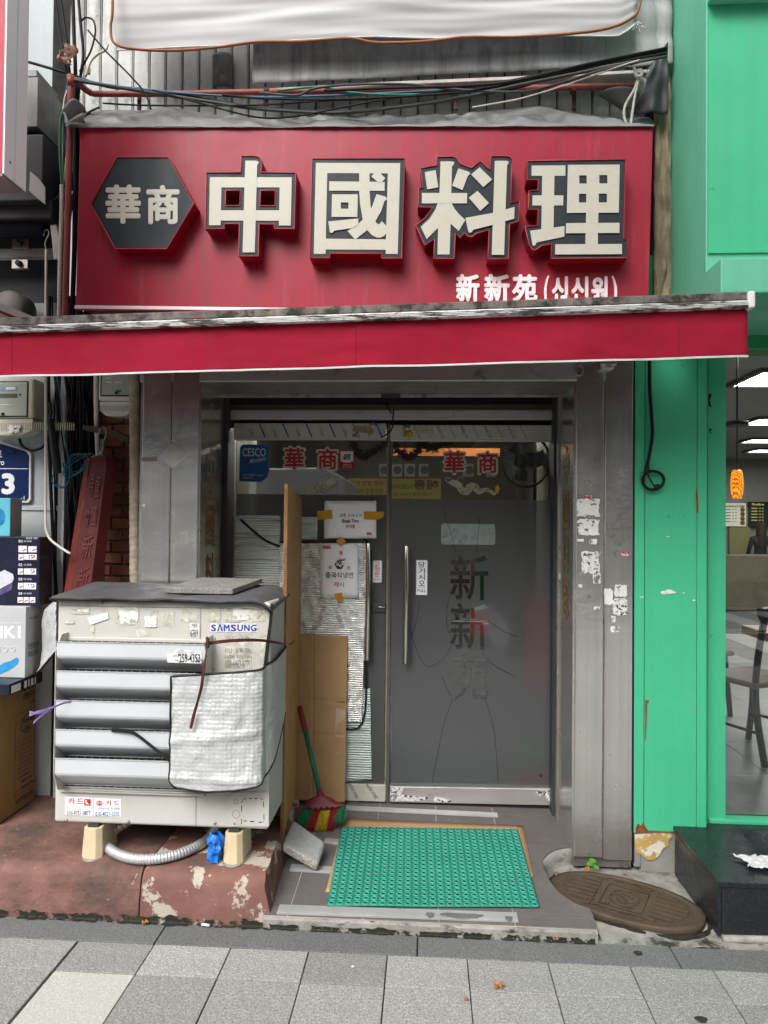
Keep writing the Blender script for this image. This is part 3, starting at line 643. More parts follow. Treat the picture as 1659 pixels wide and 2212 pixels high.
raised('character_block', 'fourth large raised character, nearest the green shop', cD,
       [(145, 160), (1555, 140), (1527, 1290), (1583, 1290), (1580, 1560), (487, 1570), (492, 1360), (340, 1385), (290, 1430), (245, 1450), (205, 1432), (165, 1360), (105, 1110), (292, 1097), (297, 862), (155, 862), (165, 595), (297, 582), (297, 435), (140, 435)], [],
       [[(205, 225), (692, 222), (690, 373), (203, 373)], [(217, 655), (662, 655), (659, 800), (215, 800)], [(357, 370), (533, 370), (520, 1150), (343, 1180)], [(182, 1165), (678, 1098), (676, 1250), (275, 1335), (258, 1372), (235, 1387), (215, 1365)],
        ([(727, 215), (1475, 210), (1462, 905), (712, 908)], [R4(892, 367, 998, 485), R4(1180, 362, 1297, 482), R4(887, 633, 992, 758), R4(1173, 630, 1290, 757)]),
        [(990, 900), (1168, 900), (1158, 1370), (978, 1370)], [(700, 1055), (1472, 1050), (1470, 1197), (697, 1202)], [(545, 1360), (1508, 1356), (1508, 1503), (542, 1508)]])
for ch, x0, y0, x1, y1 in (('新', 985, 592, 1036, 652), ('新', 1046, 592, 1101, 652), ('苑', 1106, 593, 1161, 653), ('(', 1175, 596, 1186, 668), ('신', 1192, 597, 1228, 657), ('신', 1234, 597, 1272, 657), ('원', 1277, 597, 1313, 660), (')', 1321, 596, 1333, 668)):
    b = B(); textpx(b, ch, x0, y0, x1, y1, YS - .004, .045 if ord(ch) > 200 else .02); b.obj('small_character', m_white_vinyl, sg, solid=.006)
# ------------------------------------------------------------ awning
YA = 2.79
def awl(x, y0, y1): return y0 + (y1 - y0) * (x / 1620)
aw = thing('awning', 'retracted red cloth awning with stained white front bar across the shop front', 'awning', W(800, 700, 3.3))
def aband(xa, xb, l0, l1, r0, r1, Y, t):
    return [(xa, awl(xa, l0, r0)), (xb, awl(xb, l0, r0)), (xb, awl(xb, l1, r1)), (xa, awl(xa, l1, r1))]
b = B(); b.pq(aband(-260, 1618, 685.5, 704, 630, 648, YA, 0), YA - .004, .055); b.obj('front_bar_top', m_awn_dirt, aw, bevel=.006, seg=3)
b = B(); b.pq(aband(-260, 1618, 703.5, 717, 648, 664, YA, 0), YA - .012, .06); b.obj('front_bar', m_awn_bar, aw, bevel=.003)
b = B()
for q in range(4):
    l = 705.5 + q * 3; r = 650 + q * 3.3
    b.pq(aband(-260, 1618, l, l + 1.4, r, r + 1.5, YA, 0), YA - .0165, .006)
b.obj('bar_ridge', m_awn_bar, aw)
b = B(); b.pq([(1617.5, 628), (1633, 627), (1633, 664), (1617.5, 666)], YA - .02, .085); b.obj('end_cap', mat('white_plastic', (.72, .72, .70), .45, var=.08), aw, bevel=.008, seg=3)
def val(u, v):
    x = -260 + u * (1614.5 + 260); y = awl(x, 716, 663) * (1 - v) + awl(x, 815, 771) * v
    p = W(x, y, YA + .012); p.y += .005 * v * sin(u * 31) + .007 * v * mnoise.noise(Vector((u * 12, v * 2, 1))) + .003 * mnoise.noise(Vector((u * 40, v * 5, 7))); p.z += .0008 * sin(u * 47) * v; return p
b = B(); b.grid(val, 150, 14); b.obj('valance', m_awn_red, aw, solid=.003)
b = B()
for i in range(150):
    a0, a1 = val(i / 150, .972), val((i + 1) / 150, .972); c0, c1 = val(i / 150, 1.012), val((i + 1) / 150, 1.012)
    e = Vector((0, -.004, 0)); b.f([a0 + e, a1 + e, c1 + e, c0 + e])
bmesh.ops.remove_doubles(b.bm, verts=b.bm.verts, dist=.0005)
b.obj('valance_hem', m_awn_hem, aw, solid=.004)
for xs in (27, 769, 1465):
    u = (xs + 260) / 1874.5; b = B(); b.tube([val(u, q / 8) + Vector((0, -.0022, 0)) for q in range(9)], .0011, 5, 1); b.obj('seam', m_awn_red, aw)
# cloth running back from the bar to the wall, and the roller box behind
fa = W(-260, awl(-260, 686, 630), YA); fb = W(1617, 631, YA)
b = B(); b.grid(lambda u, v: Vector((fa.x * (1 - u) + fb.x * u, YA + .03 + v * .36, (fa.z * (1 - u) + fb.z * u) * (1 - v) + v * 2.555 - .012 * sin(pi * v))), 30, 6); b.obj('awning_cloth', m_awn_red, aw, solid=.003)
b = B(); b.tube([(fa.x, 3.345, 2.52), (1.30, 3.345, 2.52)], .035, 12, 1); b.obj('roller_tube', m_duct_d, aw)
for px in (1310, 240):
    c = W(px, 790, YP - .02); b = B()
    b.box(c.x - .028, c.x + .028, YP - .05, YP - .013, c.z - .02, c.z + .09); b.obj('wall_bracket', m_alu, aw, bevel=.004)
    for s_ in (-1, 1):
        b = B(); b.lathe([(.001, .012), (.014, .012), (.016, .004), (.016, 0)], (c.x + s_ * .024, YP - .05, c.z + .003), 'Y', 10); b.obj('bracket_bolt', m_steel_old, aw)
    b = B(); b.bar((c.x, YP - .05, c.z + .06), (c.x - .3, YA + .06, c.z + .15), .03, .035); b.obj('folding_arm', m_alu, aw, bevel=.004)
c = W(1251, 800, YP - .016); b = B(); b.tube([(c.x + .017 * cos(t), c.y - .004, c.z + .026 * sin(t)) for t in [2 * pi * i / 12 for i in range(12)]], .004, 6, 1, closed=True)
tag(b.obj('hanging_ring', m_steel_old), 'small steel ring hanging at the top of the steel pillar', 'ring')
# ------------------------------------------------------------ upper wall: banner, hose, grey sheet, flashing
def bottom_line(pts, x):
    for (xa, ya), (xb, yb) in zip(pts, pts[1:]):
        if x <= xb: return ya + (yb - ya) * max(0, (x - xa)) / (xb - xa)
    return pts[-1][1]
bl = [(243, 95), (500, 92), (640, 84), (760, 80), (970, 80), (1106, 72), (1340, 64), (1372, 45), (1380, 35)]
def ban(u, v):
    x = 243 + u * 1137; y1 = bottom_line(bl, x); y = -140 * (1 - v) + y1 * v
    p = W(x, y, 3.22); f_ = mnoise.noise(Vector((u * 2.4, v * 6 + u * 2, 4))) + .35 * mnoise.noise(Vector((u * 5 + v, v * 13, 9)))
    p.y += .016 * f_ - .028 * sin(pi * min(1, v * 1.0)) + (.05 * abs(u - .5) * 2 * v); return p
b = B(); b.grid(ban, 120, 70); bn = b.obj('cloth_banner', m_white_banner, None, solid=.002); tag(bn, 'white wrinkled cloth banner back tied across the upper wall', 'banner')
b = B(); b.tube([ban(i / 60, 1) + Vector((0, -.004, 0)) for i in range(61)], .004, 6, 1); b.obj('banner_hem', m_awn_hem, bn)
b = B(); b.tube([W(x, y, 3.17) for x, y in ((243, -60), (243, 25), (239, 60), (247, 93), (290, 106), (380, 109), (470, 102), (553, 91), (640, 90), (700, 86), (760, 83), (810, 92), (900, 91), (960, 85), (1010, 80), (1106, 80), (1230, 73), (1310, 62), (1360, 42), (1381, 15), (1385, -50))], .0062, 8, 5)
tag(b.obj('orange_hose', m_orange_hose), 'rusty orange hose sagging along the bottom of the white banner', 'hose')
gl = [(549, 190), (800, 176), (1106, 163), (1300, 153), (1450, 146)]
def gsh(u, v):
    x = 549 + u * 900; y = -90 * (1 - v) + bottom_line(gl, x) * v
    p = W(x, y, 3.36); p.y += .018 * mnoise.noise(Vector((u * 5, v * 5, 2))) + .008 * mnoise.noise(Vector((u * 19, v * 9, 2))) - .03 * v; return p
b = B(); b.grid(gsh, 90, 30); gs = b.obj('grey_tarpaulin', m_grey_sheet, None, solid=.003); tag(gs, 'stained grey tarpaulin sheet nailed over the siding below the white banner', 'tarpaulin')
b = B(); b.pq([(560, 192), (800, 178), (1106, 165), (1415, 149), (1415, 156), (1106, 172), (800, 186), (562, 198)], 3.30, .07); tag(b.obj('metal_flashing', mat('chalky_flashing', (.48, .45, .43), .7, var=.25, vs=12, spots=((.2, .17, .14), .6, 20, .1)), None, bevel=.002), 'pale weathered metal flashing strip under the grey tarpaulin', 'flashing')
def gp(u, v):                               # small grey patch on the siding
    p = W(459 + u * 45, 118 + v * 74 - 6 * sin(u * pi), 3.455); p.y += .008 * mnoise.noise(Vector((u * 5, v * 4, 12))); return p
b = B(); b.grid(gp, 12, 14); tag(b.obj('tarpaulin_patch', mat('dark_patch_cloth', (.12, .12, .12), .5, var=.15), None, solid=.004), 'small dark grey cloth patch glued on the corrugated siding', 'patch')
# tarpaulin draped over the top of the sign
tl = [(143, 228), (158, 221), (178, 243), (215, 238), (300, 240), (345, 234), (372, 232), (410, 242), (480, 251), (553, 256), (700, 252), (860, 250), (1000, 246), (1106, 236), (1165, 229), (1195, 234), (1280, 247), (1345, 256), (1400, 254), (1412, 268)]
def tarp(u, v):
    x = 143 + u * 1270; yb = 275 - .0016 * x; yt = bottom_line(tl, x); w_ = max(0, v)
    y = yt * (1 - v) + yb * v; Y = 3.40 * (1 - v) + (YS - .014) * v
    fold = 1.1 * (.5 - abs(mnoise.noise(Vector((u * 9 + v * 1.2, v * 1.1 - u * 4, 3)))) * 2.2) + .5 * (.4 - abs(mnoise.noise(Vector((u * 26 - v * 3.5, v * 1.6, 8)))) * 2)
    p = W(x, y, Y); p.y -= .045 * fold * sin(pi * min(1, v * .92 + .05)); p.z += .012 * fold * (1 - v) * v * 4
    return p
b = B(); b.grid(tarp, 220, 16); tag(b.obj('sign_tarpaulin', m_grey_tarp, None, solid=.003), 'grey wrinkled tarpaulin folded over the top edge of the red sign', 'tarpaulin')
b = B()
def tcor(u, v):
    a = Vector(W(143 + 40 * u, 232 - 14 * sin(u * pi) * (1 - v) + v * (40 - 8 * u), 3.13)); a.y -= .03 * sin(v * 7 + u * 3) * .6; return a
b.grid(tcor, 12, 12); tag(b.obj('tarpaulin_corner', m_grey_tarp, None, solid=.003), 'loose bunched grey tarpaulin corner at the red pipe', 'tarpaulin')
# dark sheet and horn-shaped bowl beside the post
b = B(); b.grid(lambda u, v: (lambda p: p + Vector((0, .02 * mnoise.noise(Vector((u * 3, v * 3, 5))), 0)))(W(1388 + u * 55 - 30 * (v - .35) * (1 - u), 150 + v * 95 - 60 * u * (1 - v), 3.30)), 14, 18)
tag(b.obj('dark_sheet', mat('dark_grey_sheet', (.05, .052, .058), .5, var=.2), None, solid=.004), 'dark crumpled sheet wrapped around the top of the plaster post', 'sheet')
c = W(1335, 202, 3.30); b = B()
b.grid(lambda u, v: Vector((c.x + (.09 * (1 - v) + .02 * v) * (-cos(pi * u)) + .05 * v, c.y - .06 * sin(pi * u) * (1 - .6 * v), c.z - .004 - .075 * v - .01 * v * v)), 16, 8)
tag(b.obj('horn_bowl', mat('grey_horn', (.09, .09, .09), .5, var=.2), None, solid=.004), 'dark grey half bowl lamp hood under the flashing by the knotted rope', 'lamp hood')
rp = thing('knotted_rope', 'grey twisted rope knotted round the red pipe and hanging over the sign', 'rope', W(1370, 280, 3.2))
b = B(); b.tube([W(x, y, 3.17) for x, y in ((1365, 140), (1372, 152), (1377, 165), (1372, 190), (1352, 225), (1348, 250), (1356, 275), (1360, 280), (1365, 250), (1371, 210), (1378, 175))], .006, 6, 6); b.obj('rope_loop', m_rope, rp)
for k in range(4):
    c = W(1377 + k * 4, 178 + k * 3, 3.22); b = B(); b.tube([(c.x + .004 * sin(t), c.y + .03 * cos(t), c.z + .024 * sin(t)) for t in [2 * pi * i / 12 for i in range(12)]], .006, 6, 1, closed=True); b.obj('rope_turn', m_rope, rp)
b = B(); b.tube([W(x, y, 3.16) for x, y in ((1376, 158), (1384, 156), (1385, 164), (1375, 165), (1374, 157), (1383, 152), (1388, 160))], .008, 6, 5); b.obj('rope_knot', m_rope, rp)
b = B(); c = W(1378, 46, 3.18)
for k in range(16):
    a = random.uniform(-.9, .9); l_ = random.uniform(.03, .07); b.tube([c, c + Vector((sin(a) * l_ * .6, -.01 * random.random(), -l_ * .5)), c + Vector((sin(a) * l_ * .9, -.01, -l_ * cos(a) + .01))], .0022, 4, 3)
tag(b.obj('frayed_string', m_rope), 'frayed white string bunch at the lower corner of the banner', 'string')
# ------------------------------------------------------------ plaster post between the shops
def post(u, v):
    x = [1417, 1448][0] + u * 33 - 4 * v; y = 96 + v * 640
    p = W(x, y, 3.36); p.y += .02 * mnoise.fractal(Vector((u * 3, v * 14, 1)), 1, 2, 4) + .03 * (u - .5) ** 2; return p
ps = thing('plaster_post', 'weathered beige plaster post between the red sign and the green fascia', 'post', W(1432, 640, 3.4))
b = B(); b.grid(post, 10, 60); b.obj('plaster_face', m_stucco, ps)
b = B(); b.pq([(1419, 97), (1449, 97), (1449, 760), (1414, 760)], 3.39, .25); b.obj('post_core', m_stucco, ps)
b = B(); b.pq([(1398, 200), (1419, 200), (1416, 760), (1396, 760)], 3.43, .05); b.obj('dark_gap', m_void, rb)
# ------------------------------------------------------------ pipe and overhead cables
pp = thing('red_pipe', 'red primer painted pipe with elbows running above the sign and down its side', 'pipe', W(150, 400, 3.28))
b = B(); b.tube([W(x, y, 3.30) for x, y in ((200, 203), (360, 203), (553, 199), (830, 195), (1106, 191), (1372, 186))], .0135, 10, 3); b.obj('pipe_run', m_pipe_red, pp)
b = B(); b.tube([W(x, y, Y) for x, y, Y in ((153, 172, 3.20), (168, 176, 3.22), (180, 190, 3.27), (200, 203, 3.30))], .0145, 10, 5); b.tube([W(153, 188, 3.20), W(153, 164, 3.20)], .018, 10, 1); b.obj('pipe_elbow', m_pipe_red, pp)
b = B(); b.tube([W(x, y, 3.20) for x, y in ((153, 170), (151, 300), (147, 450), (143, 600), (139, 760))], .0155, 10, 4); b.obj('pipe_drop', m_pipe_red, pp)
for x in (300, 575, 985, 1240):
    b = B(); b.pbox(x - 6, 188, x + 6, 196, 3.285, .03); b.pbox(x - 4, 196, x + 4, 236, 3.325, .012); b.obj('pipe_bracket', mat('maroon_bracket', (.06, .02, .02), .7), pp, bevel=.002)
OC = [('black', m_wire_blk, .0065, [(40, 128), (150, 160), (230, 187), (330, 197), (420, 210), (553, 232), (700, 242), (830, 234), (970, 213), (1106, 192), (1250, 150), (1440, 106)], 'thick black overhead cable sagging lowest across the siding'),
      ('blue', m_wire_blue, .005, [(160, 168), (230, 183), (300, 192), (400, 202), (553, 210), (700, 207), (800, 203), (900, 198), (970, 193), (1106, 178), (1250, 146), (1440, 112)], 'blue overhead cable running just along the red pipe'),
      ('green', m_wire_grn, .005, [(600, 196), (690, 188), (760, 200), (860, 205), (1000, 199), (1106, 184), (1280, 141), (1440, 110)], 'green overhead cable curving over the pipe near the middle'),
      ('grey', m_wire_gry, .0075, [(150, 172), (330, 201), (480, 224), (553, 235), (720, 244), (850, 233), (1000, 211), (1106, 187), (1440, 120)], 'thick grey overhead cable crossing the siding from the pipe elbow'),
      ('black', m_wire_blk, .004, [(222, 223), (330, 228), (553, 227), (700, 218), (850, 211), (980, 192), (1106, 173), (1440, 103)], 'thin black overhead cable level with the pipe bracket at its left end'),
      ('black', m_wire_blk, .0042, [(330, 195), (430, 222), (553, 253), (640, 251), (740, 232), (850, 212), (1000, 196), (1106, 180), (1300, 140), (1440, 116)], 'thin black overhead cable dipping down onto the sign tarpaulin'),
      ('grey', m_wire_gry, .0055, [(560, 200), (640, 206), (680, 191), (760, 183), (880, 182), (970, 192), (1106, 199), (1180, 189), (1300, 152), (1440, 122)], 'grey overhead cable arched above the red pipe'),
      ('grey', m_wire_wht, .003, [(1020, 232), (1106, 217), (1150, 206), (1230, 181), (1340, 143), (1380, 130)], 'thin pale string rising toward the knotted rope'),
      ('black', m_wire_blk, .004, [(190, 65), (230, 112), (270, 152), (305, 190), (320, 216), (326, 236)], 'thin black cable slanting down across the siding panels'),
      ('black', m_wire_blk, .005, [(480, 205), (560, 212), (700, 215), (900, 207), (1050, 192), (1200, 158), (1440, 108)], 'second black overhead cable close under the red pipe'),
      ('black', m_wire_blk, .006, [(700, 196), (850, 190), (1000, 186), (1106, 176), (1280, 136), (1440, 104)], 'black overhead cable emerging from behind the pipe at its middle')]
for i, (c_, m_, r_, P, lab) in enumerate(OC):
    b = B(); b.tube([W(x, y, 3.235 - .012 * i) for x, y in P], r_, 7, 6); tag(b.obj(c_ + '_cable', m_), lab, 'cable', 'overhead cables above the sign')
# ------------------------------------------------------------ glass doors
def loops_of_text(body, x0, y0, x1, y1, Y, bold):
    vs, fs, a, a2 = text_mesh(body, bold); cnt = {}
    for f in fs:
        for i in range(len(f)):
            e = tuple(sorted((f[i], f[(i + 1) % len(f)]))); cnt[e] = cnt.get(e, 0) + 1
    ed = [e for e, c in cnt.items() if c == 1]
    P = {i: (x0 + vs[i][0] * (x1 - x0), y1 - vs[i][1] * (y1 - y0)) for e in ed for i in e}
    nb = {}
    for a_, c_ in ed: nb.setdefault(a_, []).append(c_); nb.setdefault(c_, []).append(a_)
    out = []; seen = set()
    for s_ in list(nb):
        if s_ in seen: continue
        loop = [s_]; seen.add(s_); cur = s_
        while True:
            nx = [q for q in nb[cur] if q not in seen]
            if not nx: break
            cur = nx[0]; seen.add(cur); loop.append(cur)
        if len(loop) > 2: out.append([xz(P[i], Y) for i in loop])
    return out
YFm = YD - .006
dl = thing('fixed_glass_door', 'fixed glass door leaf covered with grey film, foil sheet and paper notices', 'door', W(665, 1728, YD))
dr = thing('glass_pull_door', 'grey frosted glass pull door leaf with tall clear brush characters and long handle', 'door', W(1015, 1735, YD))
def door(root, x0, x1, gy0, gy1, ry0, ry1, by1):
    b = B(); b.pbox(x0, gy0 - 4, x1, gy1 + 6, YD, .010); b.obj('glass_pane', m_glass, root)
    b = B(); b.pbox(x0 - 1, ry0, x1 + 1, ry1, YD - .022, .055); tr = b.obj('top_rail', m_filmwrap, root, bevel=.003)
    b = B(); b.pbox(x0 - 1, ry1, x1 + 1, ry1 + 5, YD - .016, .045); b.obj('rail_bead', m_steel_h, root, bevel=.002)
    return tr
tr1 = door(dl, 506, 833, 950, 1690, 914, 945, 1728); tr2 = door(dr, 844, 1191, 954, 1700, 918, 948, 1736)
b = B(); b.pbox(506, 1691, 833, 1727, YD - .022, .055); br1 = b.obj('bottom_rail', m_filmwrap, dl, bevel=.003)
b = B(); b.pq([(842, 1699), (1192, 1704), (1192, 1740), (842, 1733)], YD - .022, .055); br2 = b.obj('bottom_rail', m_steel_h, dr, bevel=.003)
b = B(); b.pq([(842, 1733.5), (1192, 1740.5), (1192, 1748), (842, 1741)], YD - .012, .03); b.obj('bottom_seal', m_void, dr)
b = B(); b.pbox(834, 914, 838, 1728, YD - .014, .04); b.obj('edge_seal', mat('yellowed_seal', (.20, .185, .13), .5, var=.25, vs=20), dl)
b = B(); b.pbox(838.5, 918, 843, 1735, YD - .010, .035); b.obj('edge_seal', mat('dark_seal', (.10, .105, .10), .4, var=.2), dr)
# film print on the rails
b = B()
for k in range(7):
    x = 560 + k * 50.5 if k < 6 else 553; 
    if k < 6: b.pq([(x - 1.3, 915), (x + 1.8, 915), (x + 14.5, 944.5), (x + 11.2, 944.5)], YD - .0235, .001)
b.obj('film_stripe', m_ink_b, tr1)
b = B()
for k in range(6):
    x = 541 + k * 50.5; text4(b, 'STEEL', *[W(q[0], q[1], YD - .0238) for q in ((x + 1, 926), (x + 9, 943), (x + 4, 944.5), (x - 4, 928))], .0)
    b.pq([(x + 44, 915), (x + 44.7, 915), (x + 49.7, 923), (x + 49, 923)], YD - .0235, .001)
b.obj('film_lettering', m_ink, tr1)
b = B()
for k in range(6):
    x = 868 + k * 51; b.pq([(x, 919), (x + .9, 919), (x + 14, 947), (x + 13.1, 947)], YD - .0235, .001)
    if k: text4(b, 'NLESS STE', *[W(q[0], q[1], YD - .0238) for q in ((x - 22, 919), (x - 9, 946), (x - 14.5, 947.5), (x - 27.5, 921))], .0)
b.obj('film_lettering', m_ink_k, tr2)
b = B(); b.pq([(763, 918), (808, 923), (806, 938), (761, 932)], YD - .025, .001); b.obj('glued_ticket', mat('old_ticket', (.33, .27, .17), .7, var=.2, vs=40, spots=((.1, .08, .06), .6, 70, .02)), tr1)
b = B(); b.pbox(761, 937, 778, 944, YD - .0252, .001); b.obj('red_label', mat('red_white_label', (.60, .35, .36), .6, var=.2, vs=60, spots=((.4, .03, .05), .5, 70, .02)), tr1)
b = B(); b.pq([(900, 922), (937, 926), (936, 938), (899, 935)], YD - .025, .001); b.obj('glued_ticket', mat('pale_ticket', (.48, .44, .36), .7, var=.15, vs=40, spots=((.15, .13, .12), .6, 80, .02)), tr2)
b = B(); b.lathe([(.001, 0), (.026, 0), (.026, .001), (.001, .001)], (W(882, 940, YD).x, YD - .0245, W(882, 940, YD).z), 'Y', 16); b.obj('yellow_label', mat('yellow_label', (.52, .38, .03), .5, var=.3, vs=60), tr2)
for (x, y, r_) in ((805, 920, tr1), (879, 924, tr2)):
    c = W(x, y, YD - .022); b = B(); b.lathe([(.001, .006), (.017, .006), (.019, 0), (.019, -.002)], c, 'Y', 18); b.obj('lock_cylinder', m_steel_old, r_)
b = B()
for (x0, y0, x1, y1) in ((753, 1693, 770, 1725), (790, 1693, 812, 1725)):
    text4(b, 'NLESS STEEL', W(x0 + 6, y0, YD - .0238), W(x1 + 6, y1, YD - .0238), W(x1 - 1, y1 + 1, YD - .0238), W(x0 - 1, y0 + 1, YD - .0238))
b.obj('film_lettering', m_ink, br1)
b = B(); b.pq([(843, 1703), (850, 1700), (872, 1702), (868, 1712), (880, 1718), (925, 1722), (922, 1727), (900, 1731), (848, 1730), (842, 1722)], YD - .0236, .001)
b.pq([(936, 1727), (940, 1721), (962, 1724), (975, 1730), (972, 1733), (940, 1732)], YD - .0236, .001); b.pq([(1158, 1712), (1165, 1708), (1191, 1708), (1191, 1735), (1183, 1728), (1178, 1718), (1165, 1721)], YD - .0236, .001); b.obj('film_remnant', m_scrap, br2)
# frosted film sheets
b = B(); b.pbox(507, 1068, 832, 1690, YFm, .002); b.obj('frosted_film', m_film, dl)
b = B()
loops = loops_of_text('新', 972, 1198, 1055, 1297, YFm, .012) + loops_of_text('新', 972, 1303, 1055, 1404, YFm, .012) + loops_of_text('苑', 976, 1411, 1056, 1513, YFm, .012)
b.flat([xz(p, YFm) for p in ((845, 1079), (1190, 1081), (1190, 1700), (845, 1697))], loops, YFm); fr = b.obj('frosted_film', m_film, dr)
b = B(); q = [xz(p, YFm - .001) for p in ((957, 1131), (1066, 1132), (1070, 1136), (1070, 1172), (1066, 1177), (957, 1176), (953, 1172), (953, 1135))]; b.f([(p[0], YFm - .001, p[1]) for p in q]); b.obj('pale_patch', m_frost_pale, dr)
b = B()
for P in (((957, 1090), (962, 1120), (975, 1155), (985, 1196)), ((1037, 1115), (1033, 1150), (1029, 1195)), ((883, 1340), (897, 1395), (922, 1440), (960, 1420), (975, 1390), (985, 1350)), ((887, 1380), (900, 1340), (905, 1300)),
          ((1048, 1510), (1062, 1555), (1070, 1600), (1076, 1690)), ((978, 1510), (960, 1560), (945, 1630), (934, 1690)), ((1054, 1340), (1090, 1365), (1120, 1375)), ((1050, 1425), (1080, 1445), (1110, 1460)), ((985, 1250), (968, 1300), (965, 1350), (976, 1375)), ((955, 1460), (962, 1480), (975, 1505))):
    b.tube([W(x, y, YFm - .0005) for x, y in P], .0014, 4, 4)
b.obj('film_crack', m_ink_k, dr)
c = W(1168, 1675, YFm); b = B(); b.tube([(c.x + .006 * cos(t), YFm - .001, c.z + .006 * sin(t)) for t in [2 * pi * i / 10 for i in range(10)]], .0025, 5, 1, closed=True); b.obj('maker_mark', m_ink_k, dr)
# handles
def handle(root, x0, x1, y0, y1):
    c0 = W((x0 + x1) / 2, y0, YD - .06); c1 = W((x0 + x1) / 2, y1, YD - .06); r = (W(x1, 1300, YD).x - W(x0, 1300, YD).x) / 2
    b = B(); b.tube([(c0.x, YD - .06, c0.z), (c0.x, YD - .06, c1.z)], r, 14, 1); h = b.obj('handle', mat('polished_handle', (.66, .64, .60), .16, 1., var=.03), root, bevel=.002)
    b = B()
    for z in (c0.z - .08, c1.z + .08): b.tube([(c0.x, YD - .06, z), (c0.x, YD + .0, z)], r * .6, 10, 1)
    b.obj('handle_post', m_steel_old, h)
handle(dl, 790, 801, 1173, 1426); handle(dr, 872, 883.5, 1179, 1434)
# lock bolt between the leaves
b = B(); b.pq([(803, 1303), (832, 1303), (832, 1322), (803, 1322), (800, 1318)], YD - .02, .012); b.obj('lock_plate', m_duct_d, dl, bevel=.002)
b = B(); b.tube([W(812, 1311, YD - .024), W(832, 1312, YD - .024)], .004, 8, 1); b.obj('lock_bolt', m_steel, dl)
# stickers that belong to the doors
def hua(root, x0, y0, x1, y1, ch):
    b = B(); textpx(b, ch, x0 - 4.5, y0 - 4.5, x1 + 4.5, y1 + 4.5, YFm - .0012, .062); textpx(b, ch, x0 - 2, y0 - 2, x1 + 2, y1 + 2, YFm - .0016, .045)
    ins = (x1 - x0) * .06; b.pbox(x0 + ins, y0 + ins, x1 - ins, y1 - ins, YFm - .0009, .0008); s_ = b.obj('character_sticker', m_st_cream, root)
    b = B(); textpx(b, ch, x0, y0, x1, y1, YFm - .0028, .026); b.obj('sticker_character', m_ink_r, s_)
hua(dl, 615, 967, 657, 1014, '華'); hua(dl, 687, 969, 728, 1014, '商'); hua(dr, 960, 976, 1003, 1022, '華'); hua(dr, 1033, 977, 1074, 1022, '商')
b = B(); b.f([W(x, y, YFm - .001) for x, y in [(527, 960), (580, 961), (580, 1019), (577, 1029), (570, 1037), (562, 1041), (517, 1040), (518, 970), (521, 963)]][::-1]); cs = b.obj('round_cornered_sticker', m_st_blue, dl, label='blue membership sticker')
b = B(); textpx(b, 'CESCO', 524, 968, 574, 986, YFm - .0018, .012); text4(b, 'Members', *[W(x, y, YFm - .0018) for x, y in ((542, 991), (576, 984), (574, 995), (538, 1002))], .005); textpx(b, '세스코멤버스 Zone', 524, 1023, 568, 1029, YFm - .0018); textpx(b, '1588-1119', 524, 1030, 546, 1034, YFm - .0018); b.obj('sticker_lettering', m_ink_w, cs)
b = B(); b.tube([W(x, y, YFm - .0018) for x, y in ((526, 988), (533, 992), (541, 992), (548, 989))], lambda t: .0008 + .004 * sin(pi * t), 5, 4, flat=.1); b.obj('sticker_smile', m_ink_r, cs)
b = B(); b.pbox(734, 973, 765, 1013, YFm - .0012, .001); up = b.obj('card_sticker', m_ink_r, dl, bevel=.0004, label='red and white card payment sticker')
b = B(); b.f([W(x, y, YFm - .0018) for x, y in ((736, 975), (763, 975), (763, 996), (756, 999), (743, 999), (736, 996))]); b.obj('sticker_field', m_ink_w, up)
b = B(); b.f([W(x, y, YFm - .0024) for x, y in ((743, 981), (750, 981), (748, 993), (741, 993))]); b.obj('logo_red', m_ink_r, up)
b = B(); b.f([W(x, y, YFm - .0024) for x, y in ((750, 981), (758, 981), (756, 993), (748, 993))]); b.obj('logo_green', mat('teal_ink', (.01, .14, .13), .5, var=0), up)
b = B(); textpx(b, 'UnionPay', 742.5, 983, 757, 987, YFm - .003); textpx(b, '银联', 747, 988, 755, 992.5, YFm - .003); textpx(b, '환영합니다', 741, 1002, 759, 1006, YFm - .002); textpx(b, '欢迎光临', 739, 1007.5, 760, 1010, YFm - .002); b.obj('sticker_lettering', m_ink_w, up)
def plate(root, x0, y0, x1, y1, word, sub, mk):
    b = B(); b.pbox(x0, y0, x1, y1, YFm - .0015, .0012); s_ = b.obj('door_plate', m_paper, root)
    w = x1 - x0; h = y1 - y0; b = B(); textpx(b, word, x0 + w * .22, y0 + h * .04, x1 - w * .22, y0 + h * .76, YFm - .002, .012, vert=True); b.obj('plate_lettering', mk, s_)
    b = B(); textpx(b, sub, x0 + w * .12, y0 + h * .83, x1 - w * .12, y0 + h * .92, YFm - .002); b.pbox(x0 + w * .1, y0 + h * .78, x1 - w * .1, y0 + h * .785, YFm - .002, .0004); b.obj('plate_lettering', m_ink_k, s_)
plate(dl, 805, 1211, 824.5, 1258, '고정문', 'FIXED', m_ink_r); plate(dr, 899, 1210, 923, 1285, '당기시오', 'PULL', m_ink_k)
